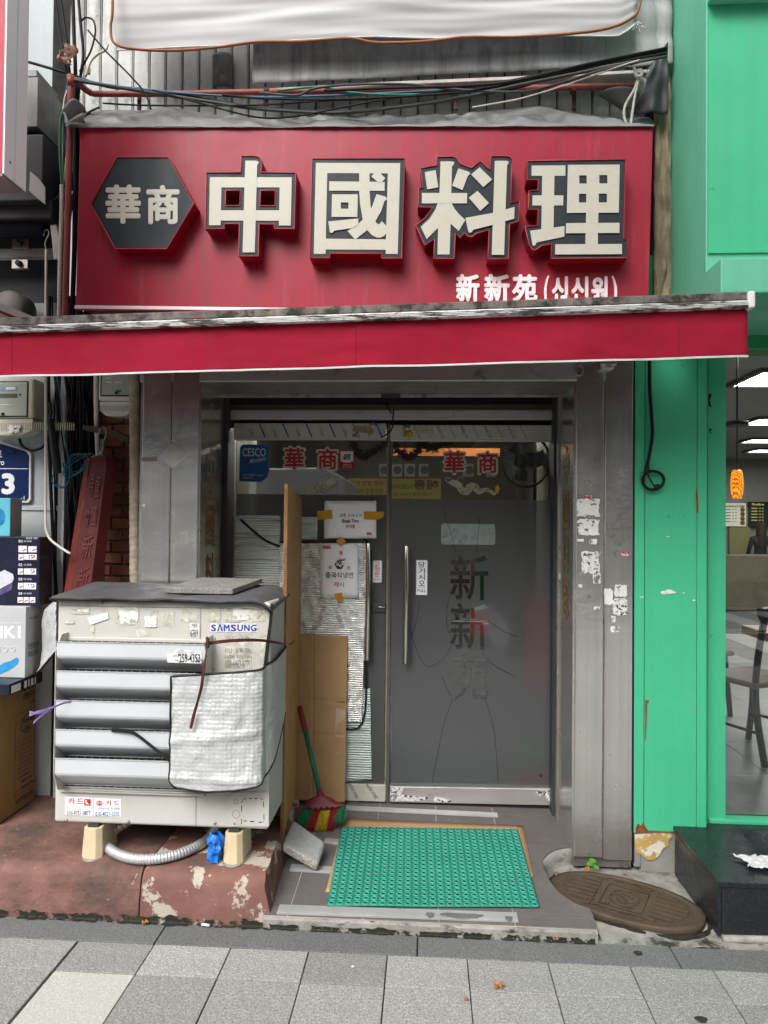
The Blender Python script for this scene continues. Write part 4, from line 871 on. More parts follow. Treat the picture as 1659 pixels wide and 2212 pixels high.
# cream dragon stickers: a flat serpentine outline with scales printed on it
m_drg = mat('dragon_print', (.60, .57, .44), .45, var=.2, vs=60, spots=((.20, .16, .06), .52, 110, .03))
def dragon(root, spine, head, horns, tailtip, Y):
    b = B(); P = smooth_path([(x, y, 0) for x, y, w in spine], 6); Wd = smooth_path([(w, 0, 0) for x, y, w in spine], 6); L_, R_ = [], []
    for i in range(len(P)):
        t = P[min(i + 1, len(P) - 1)] - P[max(i - 1, 0)]; n_ = Vector((-t.y, t.x, 0)).normalized(); L_.append(P[i] + n_ * Wd[i].x); R_.append(P[i] - n_ * Wd[i].x)
    for i in range(len(P) - 1): b.f([W(q.x, q.y, Y) for q in (L_[i], L_[i + 1], R_[i + 1], R_[i])])
    o = b.obj('dragon_sticker', m_drg, root, label='cream dragon sticker')
    b = B(); b.f([W(x, y, Y - .0006) for x, y in head])
    for hq in horns: b.tube([W(x, y, Y - .001) for x, y in hq], .0028, 5, 4, flat=.3)
    b.obj('dragon_head', m_st_cream, o)
    if tailtip: b = B(); b.f([W(x, y, Y - .0006) for x, y in tailtip]); b.obj('tail_tuft', mat('yellow_tuft', (.55, .40, .05), .5, var=.2), o)
dragon(dl, [(640, 1064, 1), (656, 1056, 3.5), (672, 1053, 5), (682, 1062, 6), (690, 1052, 8), (700, 1050, 9), (716, 1055, 8), (735, 1047, 7), (730, 1040, 6)][:1] + [(650, 1060, 3), (663, 1056, 4.5), (676, 1060, 6), (684, 1055, 8), (694, 1050, 9), (706, 1053, 8), (718, 1047, 7), (724, 1040, 6)],
       [(703, 1042), (712, 1033), (722, 1033), (728, 1038), (720, 1046), (710, 1050)], [((712, 1036), (703, 1026), (693, 1029), (690, 1038)), ((718, 1034), (722, 1026), (730, 1027), (727, 1034), (733, 1036))], None, YFm - .0015)
dragon(dr, [(984, 1044, 5), (995, 1055, 7), (1006, 1062, 8), (1016, 1052, 9), (1026, 1052, 8), (1034, 1062, 6), (1046, 1058, 5), (1058, 1060, 4), (1068, 1067, 3), (1075, 1060, 2)],
       [(967, 1043), (977, 1036), (989, 1038), (1000, 1047), (990, 1056), (975, 1048)], [((975, 1042), (964, 1040), (963, 1031), (973, 1034)), ((985, 1038), (995, 1031), (1002, 1037))], [(1068, 1068), (1070, 1052), (1075, 1047), (1080, 1055), (1076, 1066)], YFm - .0015)
# loose black wire dangling from the latch over the doors
b = B(); b.tube([W(x, y, YD - .05) for x, y in ((838, 855), (843, 868), (850, 880), (849, 900), (847, 925), (836, 938), (822, 946))], .0035, 6, 5); b.tube([W(x, y, YD - .06) for x, y in ((833, 872), (838, 882), (846, 893))], .0035, 6, 3)
tag(b.obj('black_wire', m_wire_blk), 'short loose black wire hanging down at the middle of the door head', 'wire')
# ------------------------------------------------------------ things fixed on the fixed leaf
YN = YFm - .008
def sheet(name, px, m, Y, lab, cat, nu=24, nv=24, amp=.004, sc=9, solid=.003, group=None):
    (x0, y0), (x1, y1), (x2, y2), (x3, y3) = px
    def fn(u, v):
        x = (x0 * (1 - u) + x1 * u) * (1 - v) + (x3 * (1 - u) + x2 * u) * v; y = (y0 * (1 - u) + y1 * u) * (1 - v) + (y3 * (1 - u) + y2 * u) * v
        p = W(x, y, Y); p.y -= amp * (.5 + mnoise.noise(Vector((p.x * sc, p.z * sc, Y * 9)))); return p
    b = B(); b.grid(fn, nu, nv); return tag(b.obj(name, m, None, solid=solid), lab, cat, group)
sheet('bubble_sheet', [(507, 1112), (606, 1114), (606, 1272), (507, 1290)], m_foam, YN + .001, 'pale ribbed bubble sheet on the fixed door beside the plywood top', 'insulation')
sheet('bubble_sheet', [(640, 1115), (686, 1117), (685, 1166), (640, 1166)], m_foam, YN + .001, 'small pale bubble sheet patch left of the break time notice', 'insulation', 10, 10)
sheet('bubble_sheet', [(744, 1486), (800, 1487), (803, 1684), (744, 1688)], m_foam, YN + .001, 'pale bubble sheet strip below the foil next to the cardboard', 'insulation')
fl = sheet('foil_sheet', [(604, 1172), (795, 1174), (782, 1560), (604, 1556)], m_foil, YN - .006, 'crinkled silver foil insulation sheet taped on the fixed door', 'insulation', 70, 130, .010, 26)
b = B(); b.tube([W(x, y, YN - .012) for x, y in ((604, 1171), (700, 1172), (796, 1173), (789, 1350), (783, 1561), (700, 1559))], .005, 6, 6); b.obj('black_edging', m_black, fl)
b = B(); b.tube([W(x, y, YN - .01) for x, y in ((520, 1122), (545, 1145), (575, 1168), (605, 1180))], .007, 6, 5); tag(b.obj('black_strap', m_black), 'black strap curving across the bubble sheet at the plywood top', 'strap')
def notice(name, x0, y0, x1, y1, lab):
    b = B(); b.grid(lambda u, v: W(x0 + u * (x1 - x0), y0 + v * (y1 - y0), YN - .022 + .003 * sin(u * 4 + v * 2)), 8, 8)
    return tag(b.obj(name, m_paper, None, solid=.0008), lab, 'notice')
n1 = notice('paper_notice', 700, 1082, 813, 1163, 'white break time notice taped with amber tape above the foil')
YT = YN - .0262
b = B(); textpx(b, '오후  4 시~5 시', 734, 1109, 781, 1117, YT, .01); textpx(b, 'Break Time', 739, 1121, 775, 1129, YT, .014); b.obj('notice_lettering', m_ink, n1)
b = B(); textpx(b, '준비중', 747, 1133, 767, 1141, YT, .012); b.pbox(792, 1150, 803, 1156, YT, .0003); b.obj('notice_lettering', m_ink_r, n1)
b = B(); textpx(b, '신신원', 793, 1151, 802, 1155, YT - .0006); b.obj('stamp_lettering', m_ink_w, n1)
n2 = notice('paper_notice', 692, 1174, 774, 1292, 'white cold noodle notice with a black bowl drawing on the foil')
b = B(); textpx(b, '신신원', 699, 1180, 712, 1183.5, YT - .0006); b.obj('stamp_lettering', m_ink_w, n2)
b = B(); b.pbox(697, 1178.5, 714, 1185, YT, .0003); textpx(b, '新', 733, 1190, 741, 1199, YT); textpx(b, '新', 710, 1221, 718, 1230, YT); textpx(b, '개시', 721, 1257, 743, 1268, YT, .008); b.obj('notice_lettering', m_ink_r, n2)
b = B(); textpx(b, '苑', 749, 1223, 757, 1231, YT); textpx(b, '중국식냉면', 703, 1236, 763, 1249, YT, .008); b.obj('notice_lettering', m_ink, n2)
b = B(); b.f([W(733.5 + 10.5 * cos(t), 1216 + 12.5 * sin(t), YT) for t in [pi * i / 14 for i in range(15)]]); b.pbox(728, 1226, 739, 1229, YT - .0002, .0003)
for (p, q) in (((726, 1213), (746, 1207)), ((727, 1214.5), (746, 1209.5)), ((728, 1216), (729, 1208)), ((732, 1216), (733, 1206)), ((736, 1216), (736, 1205))): b.tube([W(*p, YT), W(*q, YT)], .0013, 4, 1)
b.obj('bowl_drawing', m_ink_k, n2)
b = B()
for (x, y) in ((729, 1219), (735, 1222), (741, 1218)):
    c = W(x, y, YT - .0006)
    for k in range(5): b.f([(c.x + .005 * cos(2 * pi * k / 5) + .0038 * cos(t), c.y, c.z + .005 * sin(2 * pi * k / 5) + .0038 * sin(t)) for t in [2 * pi * i / 6 for i in range(6)]])
b.obj('flower_drawing', m_ink_w, n2)
for i, (px, lab) in enumerate((([(685, 1104), (716, 1101), (719, 1120), (686, 1123)], 'left of the break time notice'), ([(786, 1105), (831, 1106), (828, 1117), (816, 1123), (786, 1122)], 'right of the break time notice'), ([(726, 1168), (737, 1160), (748, 1170), (735, 1180)], 'on top of the noodle notice'), ([(722, 1284), (738, 1280), (743, 1297), (730, 1302)], 'under the noodle notice'))):
    b = B(); b.pq(px, YT - .003, .0008); tag(b.obj('tape_piece', m_tape), 'amber tape piece ' + lab, 'tape')
# ------------------------------------------------------------ extra relief on bubble foils
def vor_bump(m, scale, dist, stretch=(1, 1, 1), wave=None):
    N = m.node_tree.nodes; L = m.node_tree.links; p = N['Principled BSDF']; old = p.inputs['Normal'].links
    tc = N.new('ShaderNodeTexCoord'); mp = N.new('ShaderNodeMapping'); mp.inputs['Scale'].default_value = stretch; L.new(tc.outputs['Object'], mp.inputs[0])
    if wave:
        t = N.new('ShaderNodeTexWave'); t.bands_direction = wave; t.inputs['Scale'].default_value = scale; t.inputs['Distortion'].default_value = 1.2; t.inputs['Detail'].default_value = 2; out = t.outputs['Fac']
    else:
        t = N.new('ShaderNodeTexVoronoi'); t.inputs['Scale'].default_value = scale; t.inputs['Randomness'].default_value = .25; out = t.outputs['Distance']
    L.new(mp.outputs[0], t.inputs['Vector'])
    bp = N.new('ShaderNodeBump'); bp.invert = not wave; bp.inputs['Distance'].default_value = dist; L.new(out, bp.inputs['Height'])
    if old: L.new(old[0].from_socket, bp.inputs['Normal'])
    L.new(bp.outputs[0], p.inputs['Normal'])
vor_bump(m_bubble, 58, .0035); vor_bump(m_foil, 26, .004, wave='Z'); vor_bump(m_foam, 24, .004, wave='Z')
# ------------------------------------------------------------ outdoor air conditioner
YC = 2.955; YCB = 3.34; YLV = YC - .098
ac = thing('air_conditioner', 'ivory outdoor air conditioner unit with five wide louvres on cream blocks', 'air conditioner', W(350, 1790, YC))
cx0, cx1 = W(121, 1500, YC).x, W(583, 1500, YC).x; cz0, cz1 = W(350, 1785, YC).z, W(350, 1298, YC).z
b = B(); b.box(cx0, cx1, YC, YCB, cz0, cz1); b.obj('casing', m_ac, ac, bevel=.014, seg=4)
for q_ in range(3):
    b = B()
    if q_ == 0: b.box(cx0 + .002, cx1 - .002, YC - .0025, YC - .0005, W(350, 1312.5, YC).z, W(350, 1311, YC).z)
    else: b.pbox(*((432.5, 1313, 434, 1386) if q_ == 1 else (422.5, 1717, 424, 1783)), YC - .0015, .002)
    b.obj('casing_seam', m_ink_grey, ac)
# fan opening with wire grille
gx0, gx1 = W(131, 1500, YC).x, W(447, 1500, YC).x
b = B(); b.pbox(131, 1384, 447, 1713, YC - .004, .004); b.obj('fan_opening', m_grille, ac)
b = B(); b.pbox(128, 1379, 449, 1387, YC - .012, .012); b.pbox(126, 1707, 440, 1716, YC - .016, .016); b.obj('opening_rim', m_ac, ac, bevel=.003)
b = B()
for y in (1447, 1512, 1575, 1636, 1699, 1704):
    z = W(300, y, YC - .02).z; b.tube([(gx0, YC - .02, z), (gx1, YC - .02, z)], .0022, 5, 1); b.tube([(gx0, YC - .02, z - .012), (gx1, YC - .02, z - .012)], .0018, 5, 1)
for i in range(19):
    x = gx0 + (gx1 - gx0) * (i + .5) / 19; b.tube([(x, YC - .014, W(300, 1386, YC).z), (x, YC - .014, W(300, 1711, YC).z)], .0016, 5, 1)
b.obj('wire_grille', mat('grille_wire', (.50, .49, .46), .5, var=.1), ac)
# louvres
lx0, lx1 = W(121, 1500, YLV).x, W(441, 1500, YLV).x
for (yt, yb) in ((1388, 1446), (1451, 1510), (1515, 1573), (1578, 1634), (1641, 1697)):
    zt = W(280, yt, YLV).z; zb = W(280, yb, YC - .012).z; h = zt - zb
    prof = [(-.004, 1.0), (-.003, .965), (0, .96), (.0, .54), (.003, .47), (.010, .41), (.022, .34), (.052, .17), (.086, 0.0)]
    b = B(); pts = [Vector((0, YLV + a, zb + h * c)) for a, c in prof]; th = Vector((0, .006, .001))
    full = pts + [p + Vector((0, .008, -.004)) for p in pts[::-1]]
    b.prism([(lx0, p.y, p.z) for p in full], (lx1 - lx0, 0, 0))
    b.obj('louvre', m_ac_slat, ac, bevel=.0015, seg=2)
for X in (lx0 - .004, lx1 + .001):
    b = B(); zt = W(280, 1376, YLV).z; zb = W(280, 1708, YC).z
    b.prism([(X, YC, zt), (X, YC - .055, zt), (X, YLV - .004, zt - .06), (X, YLV - .004, zb + .1), (X, YLV + .03, zb + .02), (X, YC, zb)], (.003, 0, 0)); b.obj('louvre_bracket', m_ac, ac, bevel=.001)
b = B(); b.pbox(450, 1376, 464, 1444, YC - .006, .006); b.obj('bracket_flange', m_ac, ac, bevel=.001)
for (x, y) in ((143, 1772), (277, 1775), (464, 1778), (507, 1778), (221, 1302), (458, 1388), (448, 1445)):
    c = W(x, y, YC - .002); b = B(); b.lathe([(.001, .005), (.005, .004), (.0065, 0), (.0065, -.002)], c, 'Y', 10); b.obj('screw', m_steel_old, ac)
# service panel with dashed knock-out
c = [(490, 1786), (489, 1735), (492, 1722), (500, 1714), (512, 1711), (581, 1711), (581, 1786)]
b = B(); b.pq(c, YC - .0045, .004); sp = b.obj('service_panel', m_ac, ac, bevel=.002)
b = B(); P = smooth_path([W(x, y, YC - .005) for x, y in ((522, 1780), (522, 1740), (524, 1729), (532, 1725), (550, 1725), (566, 1726), (569, 1732), (570, 1770), (566, 1776), (540, 1774), (522, 1773))], 6)
for i in range(0, len(P) - 2, 4): b.tube(P[i:i + 3], .0016, 4, 1)
b.obj('knock_out_line', m_ink_k, sp)
for (x, y, r_) in ((510, 1732, .010), (510, 1759, .016)):
    q = W(x, y, YC - .0047); b = B(); b.tube([(q.x + r_ * cos(t), q.y, q.z + r_ * sin(t)) for t in [2 * pi * i / 16 for i in range(16)]], .0012, 4, 1, closed=True); b.obj('knock_out_ring', m_ink_grey, sp)
# brand lettering, stickers and scraped labels
b = B(); b.pq([(454, 1346), (557, 1347), (557, 1366), (454, 1365)], YC - .0022, .001); lb = b.obj('brand_label', m_residue_w, ac)
b = B(); textpx(b, 'S', 456, 1349, 467, 1364, YC - .003, .05)
for i, ch in enumerate('ΛMSUNG'): textpx(b, ch, 469 + i * 14.5, 1349, 481.5 + i * 14.5, 1364, YC - .003, .05)
b.obj('brand_lettering', m_ink_sam, lb)
def sticker(x0, y0, x1, y1, m=m_paper, Y=YC - .002, rot=0):
    b = B(); b.pq([(x0, y0), (x1, y0 + rot), (x1, y1 + rot), (x0, y1)], Y, .0012); return b.obj('sticker', m, ac)
s1 = sticker(141, 1721, 200, 1760, rot=2); s2 = sticker(202.5, 1724, 262, 1762, rot=2)
Y_ = YC - .0028
b = B(); textpx(b, '카 드', 147, 1724, 181, 1738, Y_, .03); b.pbox(182, 1726, 196, 1741, Y_, .0004); b.obj('sticker_lettering', m_ink_r, s1)
b = B(); textpx(b, 'SOS', 184, 1737, 195, 1740, Y_ - .0005, .01); b.tube([W(x, y, Y_ - .0005) for x, y in ((187, 1728), (186, 1733), (191, 1736))], .004, 5, 4, flat=.15); b.obj('sticker_lettering', m_ink_w, s1)
b = B(); textpx(b, '즉시결제 대납, 할부 환전', 148, 1742, 184, 1745, Y_); textpx(b, '연말기 충전 신청 최저수수료 5%', 148, 1747, 195, 1750, Y_); b.obj('sticker_lettering', m_ink_grey, s1)
b = B(); textpx(b, '010-9751-0877', 144, 1751.5, 196, 1760.5, Y_, .014); b.obj('sticker_lettering', m_ink, s1)
b = B(); textpx(b, '카 드', 229, 1729, 258, 1741, Y_, .03)
q = W(215, 1735, Y_); b.f([(q.x + (.017 if i % 2 else .012) * cos(2 * pi * i / 20), q.y, q.z + (.013 if i % 2 else .009) * sin(2 * pi * i / 20)) for i in range(20)]); b.obj('sticker_lettering', m_ink_r, s2)
b = B(); textpx(b, '파격', 209.5, 1731.5, 220.5, 1738, Y_ - .0006, .01); b.obj('sticker_lettering', m_ink_w, s2)
b = B(); textpx(b, '(최저수수료, 즉시결제)', 212, 1744, 259, 1750, Y_, .005); b.obj('sticker_lettering', m_ink, s2)
b = B(); textpx(b, '010-4021-3335', 206, 1753, 258, 1763, Y_, .014); b.obj('sticker_lettering', m_ink_b, s2)
b = B(); b.pq([(410, 1346), (430, 1346), (431, 1377), (411, 1377)], YC - .002, .001); s3 = b.obj('sticker', m_residue_w, ac)
b = B(); textpx(b, '6769', 411, 1360, 428, 1375, Y_, .01); b.obj('sticker_lettering', m_ink, s3)
b = B(); textpx(b, '개ll', 413, 1347, 426, 1356, Y_); b.obj('sticker_lettering', m_ink, s3)
b = B(); b.pq([(360, 1413), (384, 1402), (436, 1408), (435, 1433), (362, 1431)], YLV - .0035, .001); s4 = b.obj('torn_sticker', m_residue_w, ac)
b = B(); textpx(b, "'259-4353", 385, 1412, 432, 1431, YLV - .0048, .012); b.obj('sticker_lettering', m_ink, s4)
b = B(); b.pq([(485, 1367), (545, 1369), (543, 1444), (484, 1442)], YC - .002, .001); s5 = b.obj('torn_sticker', m_residue, ac)
b = B(); textpx(b, '카드사용', 487, 1374, 540, 1386, Y_); textpx(b, '미납 · 정책 가능', 487, 1399, 542, 1411, Y_, .01); textpx(b, '5-60만원 외국인가능!', 486, 1414, 539, 1423, Y_, .01); textpx(b, '010-6463-6771', 487, 1426, 540, 1442, Y_, .008); b.obj('sticker_lettering', m_ink_grey, s5)
random.seed(21)
def scraps(boxes, m, nm, root, Yf, n=9):
    for (x0, y0, x1, y1) in boxes:
        b = B(); pts = []
        k = 26
        for i in range(k):
            t = 2 * pi * i / k; cx, cy = cos(t), sin(t); s_ = 1 / max(abs(cx), abs(cy)); j = random.uniform(.82, 1.02)
            pts.append(((x0 + x1) / 2 + (x1 - x0) / 2 * cx * s_ * j, (y0 + y1) / 2 + (y1 - y0) / 2 * cy * s_ * j))
        b.pq(pts, Yf - random.uniform(.0012, .003), .0008); b.obj(nm, m, root)
scraps([(150, 1313, 195, 1327), (138, 1340, 162, 1348), (248, 1310, 305, 1355), (290, 1360, 325, 1375), (325, 1318, 355, 1355), (355, 1320, 378, 1356), (388, 1312, 430, 1345), (445, 1308, 478, 1345), (483, 1312, 525, 1345), (530, 1310, 575, 1345), (560, 1360, 580, 1440), (196, 1335, 205, 1380)], m_residue, 'glue_residue', ac, YC)
scraps([(255, 1318, 300, 1350), (312, 1330, 340, 1356), (500, 1316, 540, 1340), (165, 1316, 190, 1322), (405, 1400, 425, 1408), (140, 1342, 158, 1347)], m_residue_w, 'glue_residue', ac, YC - .002)
b = B(); b.pq([(189, 1334), (232, 1323), (235, 1336), (195, 1350)], YC - .005, .001); b.obj('torn_sticker', m_paper, ac)
# side of the casing seen past the wrap: dark cable stay
b = B(); b.pq([(585, 1304), (591, 1306), (587, 1350), (581, 1400), (576, 1446), (568, 1446), (574, 1395), (581, 1345)], YC - .0075, .003); b.obj('side_strap', m_black, ac)
# support blocks
for (xa, xb, lab) in ((171, 217, 'cream concrete support block under the unit near the stickers'), (479, 523, 'cream concrete support block next to the blue plastic bag')):
    a0 = W(xa, 1830, 2.925).x; a1 = W(xb, 1830, 2.925).x; cz = LT - .004; top = cz0 - .012; c = (a0 + a1) / 2; w = (a1 - a0) / 2
    fb_ = thing('support_block', lab, 'block', (c, 3.0, cz))
    def oct_(w_, d_, z, ch): return [(c + x, 3.02 + y, z) for x, y in ((-w_ + ch, -d_), (w_ - ch, -d_), (w_, -d_ + ch), (w_, d_ - ch), (w_ - ch, d_), (-w_ + ch, d_), (-w_, d_ - ch), (-w_, -d_ + ch))]
    b = B(); A = [b.v(p) for p in oct_(w * 1.0, .095, cz, .022)]; C_ = [b.v(p) for p in oct_(w * .86, .085, top, .02)]
    for i in range(8): b.bm.faces.new([A[i], A[(i + 1) % 8], C_[(i + 1) % 8], C_[i]])
    b.bm.faces.new(A[::-1]); b.bm.faces.new(C_); b.obj('block_body', m_foot, fb_, bevel=.003)
    b = B(); b.box(c - .022, c + .022, 2.95, 3.3, top, cz0 + .002); b.obj('mounting_rail', m_duct_d, fb_)
    b = B(); b.tube([(c + w * 1.1 * cos(t), 3.02 + .105 * sin(t), cz + .003) for t in [2 * pi * i / 20 for i in range(20)]], .010, 6, 1, closed=True, flat=.5); b.obj('mortar_bed', m_conc, fb_)
# drain hose
b = B(); P = [(cx0 + .30, 3.10, cz0 - .02)] + [WZ(x, y, LT + .024) for x, y in ((225, 1812), (240, 1836), (275, 1852), (320, 1856), (375, 1848), (425, 1828), (455, 1805))] + [(W(468, 1790, 3.05).x, 3.1, cz0 + .0)]
b.tube(P, lambda t: .0205 * (1 + .055 * sin(t * 420)), 12, 60); hz = b.obj('drain_hose', m_hose); tag(hz, 'silver ribbed drain hose curving under the air conditioner between its blocks', 'hose')
c = WZ(466, 1836, LT + .045); b = B()
def bag(u, v):
    t = u * 2 * pi; r_ = (.036 + .022 * mnoise.noise(Vector((cos(t) * 1.6, sin(t) * 1.6, v * 3))) + .012 * mnoise.noise(Vector((cos(t) * 5, sin(t) * 5, v * 9)))) * (.75 + .35 * sin(pi * min(.98, v * .7 + .1)) - .45 * max(0, v - .75) * 3)
    return Vector((c.x + r_ * cos(t) * .8, c.y + r_ * sin(t) * .8, LT + .002 + v * .115))
b.grid(bag, 36, 26); tag(b.obj('plastic_bag', m_blue_bag, None, subd=1), 'twisted bright blue plastic bag beside the support block', 'bag')
# ------------------------------------------------------------ sheets tied round the unit
zt = cz1 + .004
def top_sheet(u, v):
    x = cx0 - .02 + (cx1 - cx0 + .03) * u; y = YC - .028 + (YCB + .02 - YC) * v
    z = zt + .006 + .030 * v + .004 * mnoise.noise(Vector((x * 5, y * 4, 1))) + .003 * mnoise.noise(Vector((x * 15, y * 9, 4)))
    if v < .12: z -= .006 * (1 - v / .12) ** 1.5 * (.6 + 1.6 * mnoise.noise(Vector((x * 5, 0, 2))))
    if u > .9: z -= .045 * ((u - .9) / .1) ** 2
    return Vector((x, y, z))
m_topsh = mat('dark_foam_sheet', (.095, .097, .10), .6, .1, var=.2, vs=9, bump=.002, bs=90, spots=((.2, .2, .2), .62, 12, .2))
b = B(); b.grid(top_sheet, 70, 22); ts = b.obj('foam_cover_sheet', m_topsh, None, solid=.004); tag(ts, 'dark grey foam sheet laid over the top of the air conditioner', 'cover sheet')
b = B(); b.tube([top_sheet(i / 50, 0) + Vector((0, -.002, -.002)) for i in range(51)], .0055, 6, 1); b.obj('black_edging', m_black, ts)
def flap(u, v):                                 # sheet hanging down the unit's left side
    pts = [(118, 1300), (96, 1316), (90, 1345), (92, 1400), (86, 1440), (74, 1462)]
    x0, y0 = bl2(pts, v); x1, y1 = 121 + 0 * v, 1302 + v * (1408 - 1302)
    p = W(x0 * (1 - u) + x1 * u, y0 * (1 - u) + y1 * u, 3.02 + .30 * (1 - u)); p.y += .01 * mnoise.noise(Vector((u * 5, v * 8, 2))); return p
def bl2(pts, t):
    k = t * (len(pts) - 1); i = min(int(k), len(pts) - 2); f_ = k - i; return (pts[i][0] * (1 - f_) + pts[i + 1][0] * f_, pts[i][1] * (1 - f_) + pts[i + 1][1] * f_)
b = B(); b.grid(flap, 16, 24); fo = b.obj('foil_flap', m_bubble, None, solid=.004); tag(fo, 'silver foil flap with black edge hanging down beside the stacked boxes', 'insulation')
b = B(); b.tube([flap(0, i / 30) for i in range(31)] + [flap(i / 10, 1) for i in range(1, 11)], .006, 6, 1); b.obj('black_edging', m_black, fo)
plan = smooth_path([(W(369, 1550, 2.838).x, 2.838, 0), (W(430, 1550, 2.835).x, 2.835, 0), (W(500, 1550, 2.84).x, 2.84, 0), (W(560, 1550, 2.87).x, 2.87, 0), (cx1 - .012, 2.925, 0), (cx1 + .012, 2.985, 0), (cx1 + .014, 3.10, 0), (cx1 + .012, 3.22, 0)], 8)
topy = [(0, 1464), (.2, 1456), (.5, 1446), (.75, 1438), (1, 1431)]; boty = [(0, 1690), (.04, 1704), (.18, 1711), (.4, 1703), (.62, 1686), (.75, 1660), (1, 1590)]
def lin(pts, t):
    for (a, ya), (c_, yc) in zip(pts, pts[1:]):
        if t <= c_: return ya + (yc - ya) * (t - a) / (c_ - a)
    return pts[-1][1]
def wrap(u, v):
    k = u * (len(plan) - 1); i = min(int(k), len(plan) - 2); p = plan[i].lerp(plan[i + 1], k - i)
    zt_ = W(480, lin(topy, u), 2.84).z; zb_ = W(480, lin(boty, u), 2.84).z; z = zt_ * (1 - v) + zb_ * v
    cr = .010 * mnoise.noise(Vector((u * 6, z * 5, 2))) - .012 * max(0, 1 - abs(z - (.72 + .10 * u)) / .03) * .7 - .012 * max(0, 1 - abs(z - (.58 - .04 * u)) / .025) * .6 + .006 * mnoise.noise(Vector((u * 22, z * 20, 5)))
    return Vector((p.x, p.y + cr, z))
b = B(); b.grid(wrap, 110, 70); wr = b.obj('bubble_foil_wrap', m_bubble, None, solid=.005); tag(wr, 'silver bubble foil sheet with black edging tied over the front of the unit', 'insulation')
b = B(); b.tube([wrap(i / 60, 0) for i in range(60, -1, -1)] + [wrap(0, j / 30) for j in range(1, 31)] + [wrap(i / 60, 1) for i in range(1, 61)], .0055, 6, 1); b.obj('black_edging', m_black, wr)
# slab on top
cpt = [top_sheet(.48, .25), top_sheet(.80, .22), top_sheet(.86, .97), top_sheet(.545, .97)]
hz_ = max(p.z for p in cpt); 
b = B(); b.prism([(p.x, p.y, top_sheet(.6, .25 if i < 2 else .97).z + .010) for i, p in enumerate(cpt)], (0, 0, .024)); sb = b.obj('stone_slab', m_stone, None, bevel=.003); tag(sb, 'rough grey granite slab lying on the foam sheet as a weight', 'slab')
# ribbons and strap
rb_ = thing('brown_ribbon', 'printed brown ribbon tied across the foil and round the plywood board', 'ribbon', W(447, 1390, 2.83))
def ribbon(path, w, m, nm, root, Yoff=0, twist=0):
    P = smooth_path(path, 8); b = B(); n_ = len(P)
    for i in range(n_ - 1):
        def e(j):
            a = twist * j / n_; return Vector((sin(a) * w * .5 * .4, -.3 * w * .5 * sin(a), cos(a) * w * .5))
        t = P[i + 1] - P[i]
        up = Vector((0, 0, 1)) if abs(t.normalized().z) < .7 else Vector((1, 0, 0))
        def ed(j):
            a = twist * j / n_; return up * (w * .5 * (.55 + .45 * abs(cos(a)))) + Vector((0, -.35 * w * sin(a), 0))
        b.f([P[i] - ed(i), P[i + 1] - ed(i + 1), P[i + 1] + ed(i + 1), P[i] + ed(i)])
    bmesh.ops.remove_doubles(b.bm, verts=b.bm.verts, dist=.0002); return b.obj(nm, m, root, solid=.0012)
ribbon([W(448, 1390, 2.82), W(500, 1384, 2.83), W(560, 1383, 2.86), (cx1 + .03, 3.0, W(598, 1389, 3.0).z), W(616, 1392, 3.24), W(630, 1390, 3.44), W(641, 1378, 3.70)], .014, m_brown_rib, 'cross_band', rb_, twist=2)
ribbon([W(449, 1378, 2.815), W(447, 1400, 2.80), W(440, 1450, 2.81), W(434, 1490, 2.815), W(420, 1540, 2.81), W(412, 1574, 2.815)], .013, m_brown_rib, 'hanging_end', rb_, twist=7)
b = B(); b.tube([W(x, y, 2.80) for x, y in ((446, 1376), (450, 1384), (445, 1392), (450, 1398), (447, 1380))], .006, 6, 5); b.obj('knot', m_brown_rib, rb_)
pr = thing('purple_ribbon', 'torn purple plastic ribbon tied to the left edge of the louvres', 'ribbon', W(115, 1540, 2.85))
ribbon([W(64, 1544, 2.80), W(90, 1536, 2.80), W(114, 1528, 2.82), W(140, 1518, 2.84), W(165, 1514, 2.87)], .012, m_purple, 'ribbon_end', pr, twist=3)
ribbon([W(72, 1562, 2.79), W(85, 1550, 2.80), W(104, 1536, 2.81), W(116, 1527, 2.82)], .009, m_purple, 'ribbon_end', pr, twist=2)
ribbon([W(64, 1538, 2.79), W(84, 1540, 2.80), W(112, 1530, 2.81), W(118, 1524, 2.82)], .009, m_purple, 'ribbon_end', pr, twist=2)
bs2 = thing('webbing_strap', 'flat black webbing strap slanting across the lower louvres to the foil', 'strap', W(310, 1610, 2.85))
ribbon([W(241, 1577, 2.85), W(262, 1578, 2.845), W(290, 1584, 2.842), (W(330, 1614, 2.84)), W(376, 1650, 2.845)], .016, m_black, 'strap_band', bs2)
ribbon([W(322, 1517, 2.90), W(345, 1519, 2.88), W(372, 1526, 2.86)], .010, m_black, 'strap_band', bs2)
# ------------------------------------------------------------ utility niche between the shops
nb = thing('neighbour_building', 'grey panelled neighbouring shop wall with meters and stacked boxes', 'building', (-2.6, 3.6, 0))
XN = W(134, 1400, 3.56).x
b = B(); b.box(-4.2, XN - .035, 3.575, 4.4, LT - .02, 2.75); b.obj('wall_panel', m_cab, nb, bevel=.003)
b = B(); b.box(XN - .034, XN, 3.555, 4.4, LT - .02, 2.75); b.obj('corner_trim', m_cab, nb, bevel=.003)
zq = W(100, 1098, 3.57).z
b = B(); b.box(-4.2, XN - .04, 3.567, 3.574, zq - .012, zq + .012); b.obj('panel_rail', m_cab, nb, bevel=.003)
b = B(); b.box(XN - .053, XN - .041, 3.568, 3.574, LT, zq - .014); b.box(XN - .053, XN - .041, 3.568, 3.574, zq + .014, 2.7); b.obj('panel_gap', m_void, nb)
b = B(); b.box(XN + .001, wx0 - .001, 4.0, 4.05, LT - .02, 4.8); b.obj('niche_back', m_void, nb)
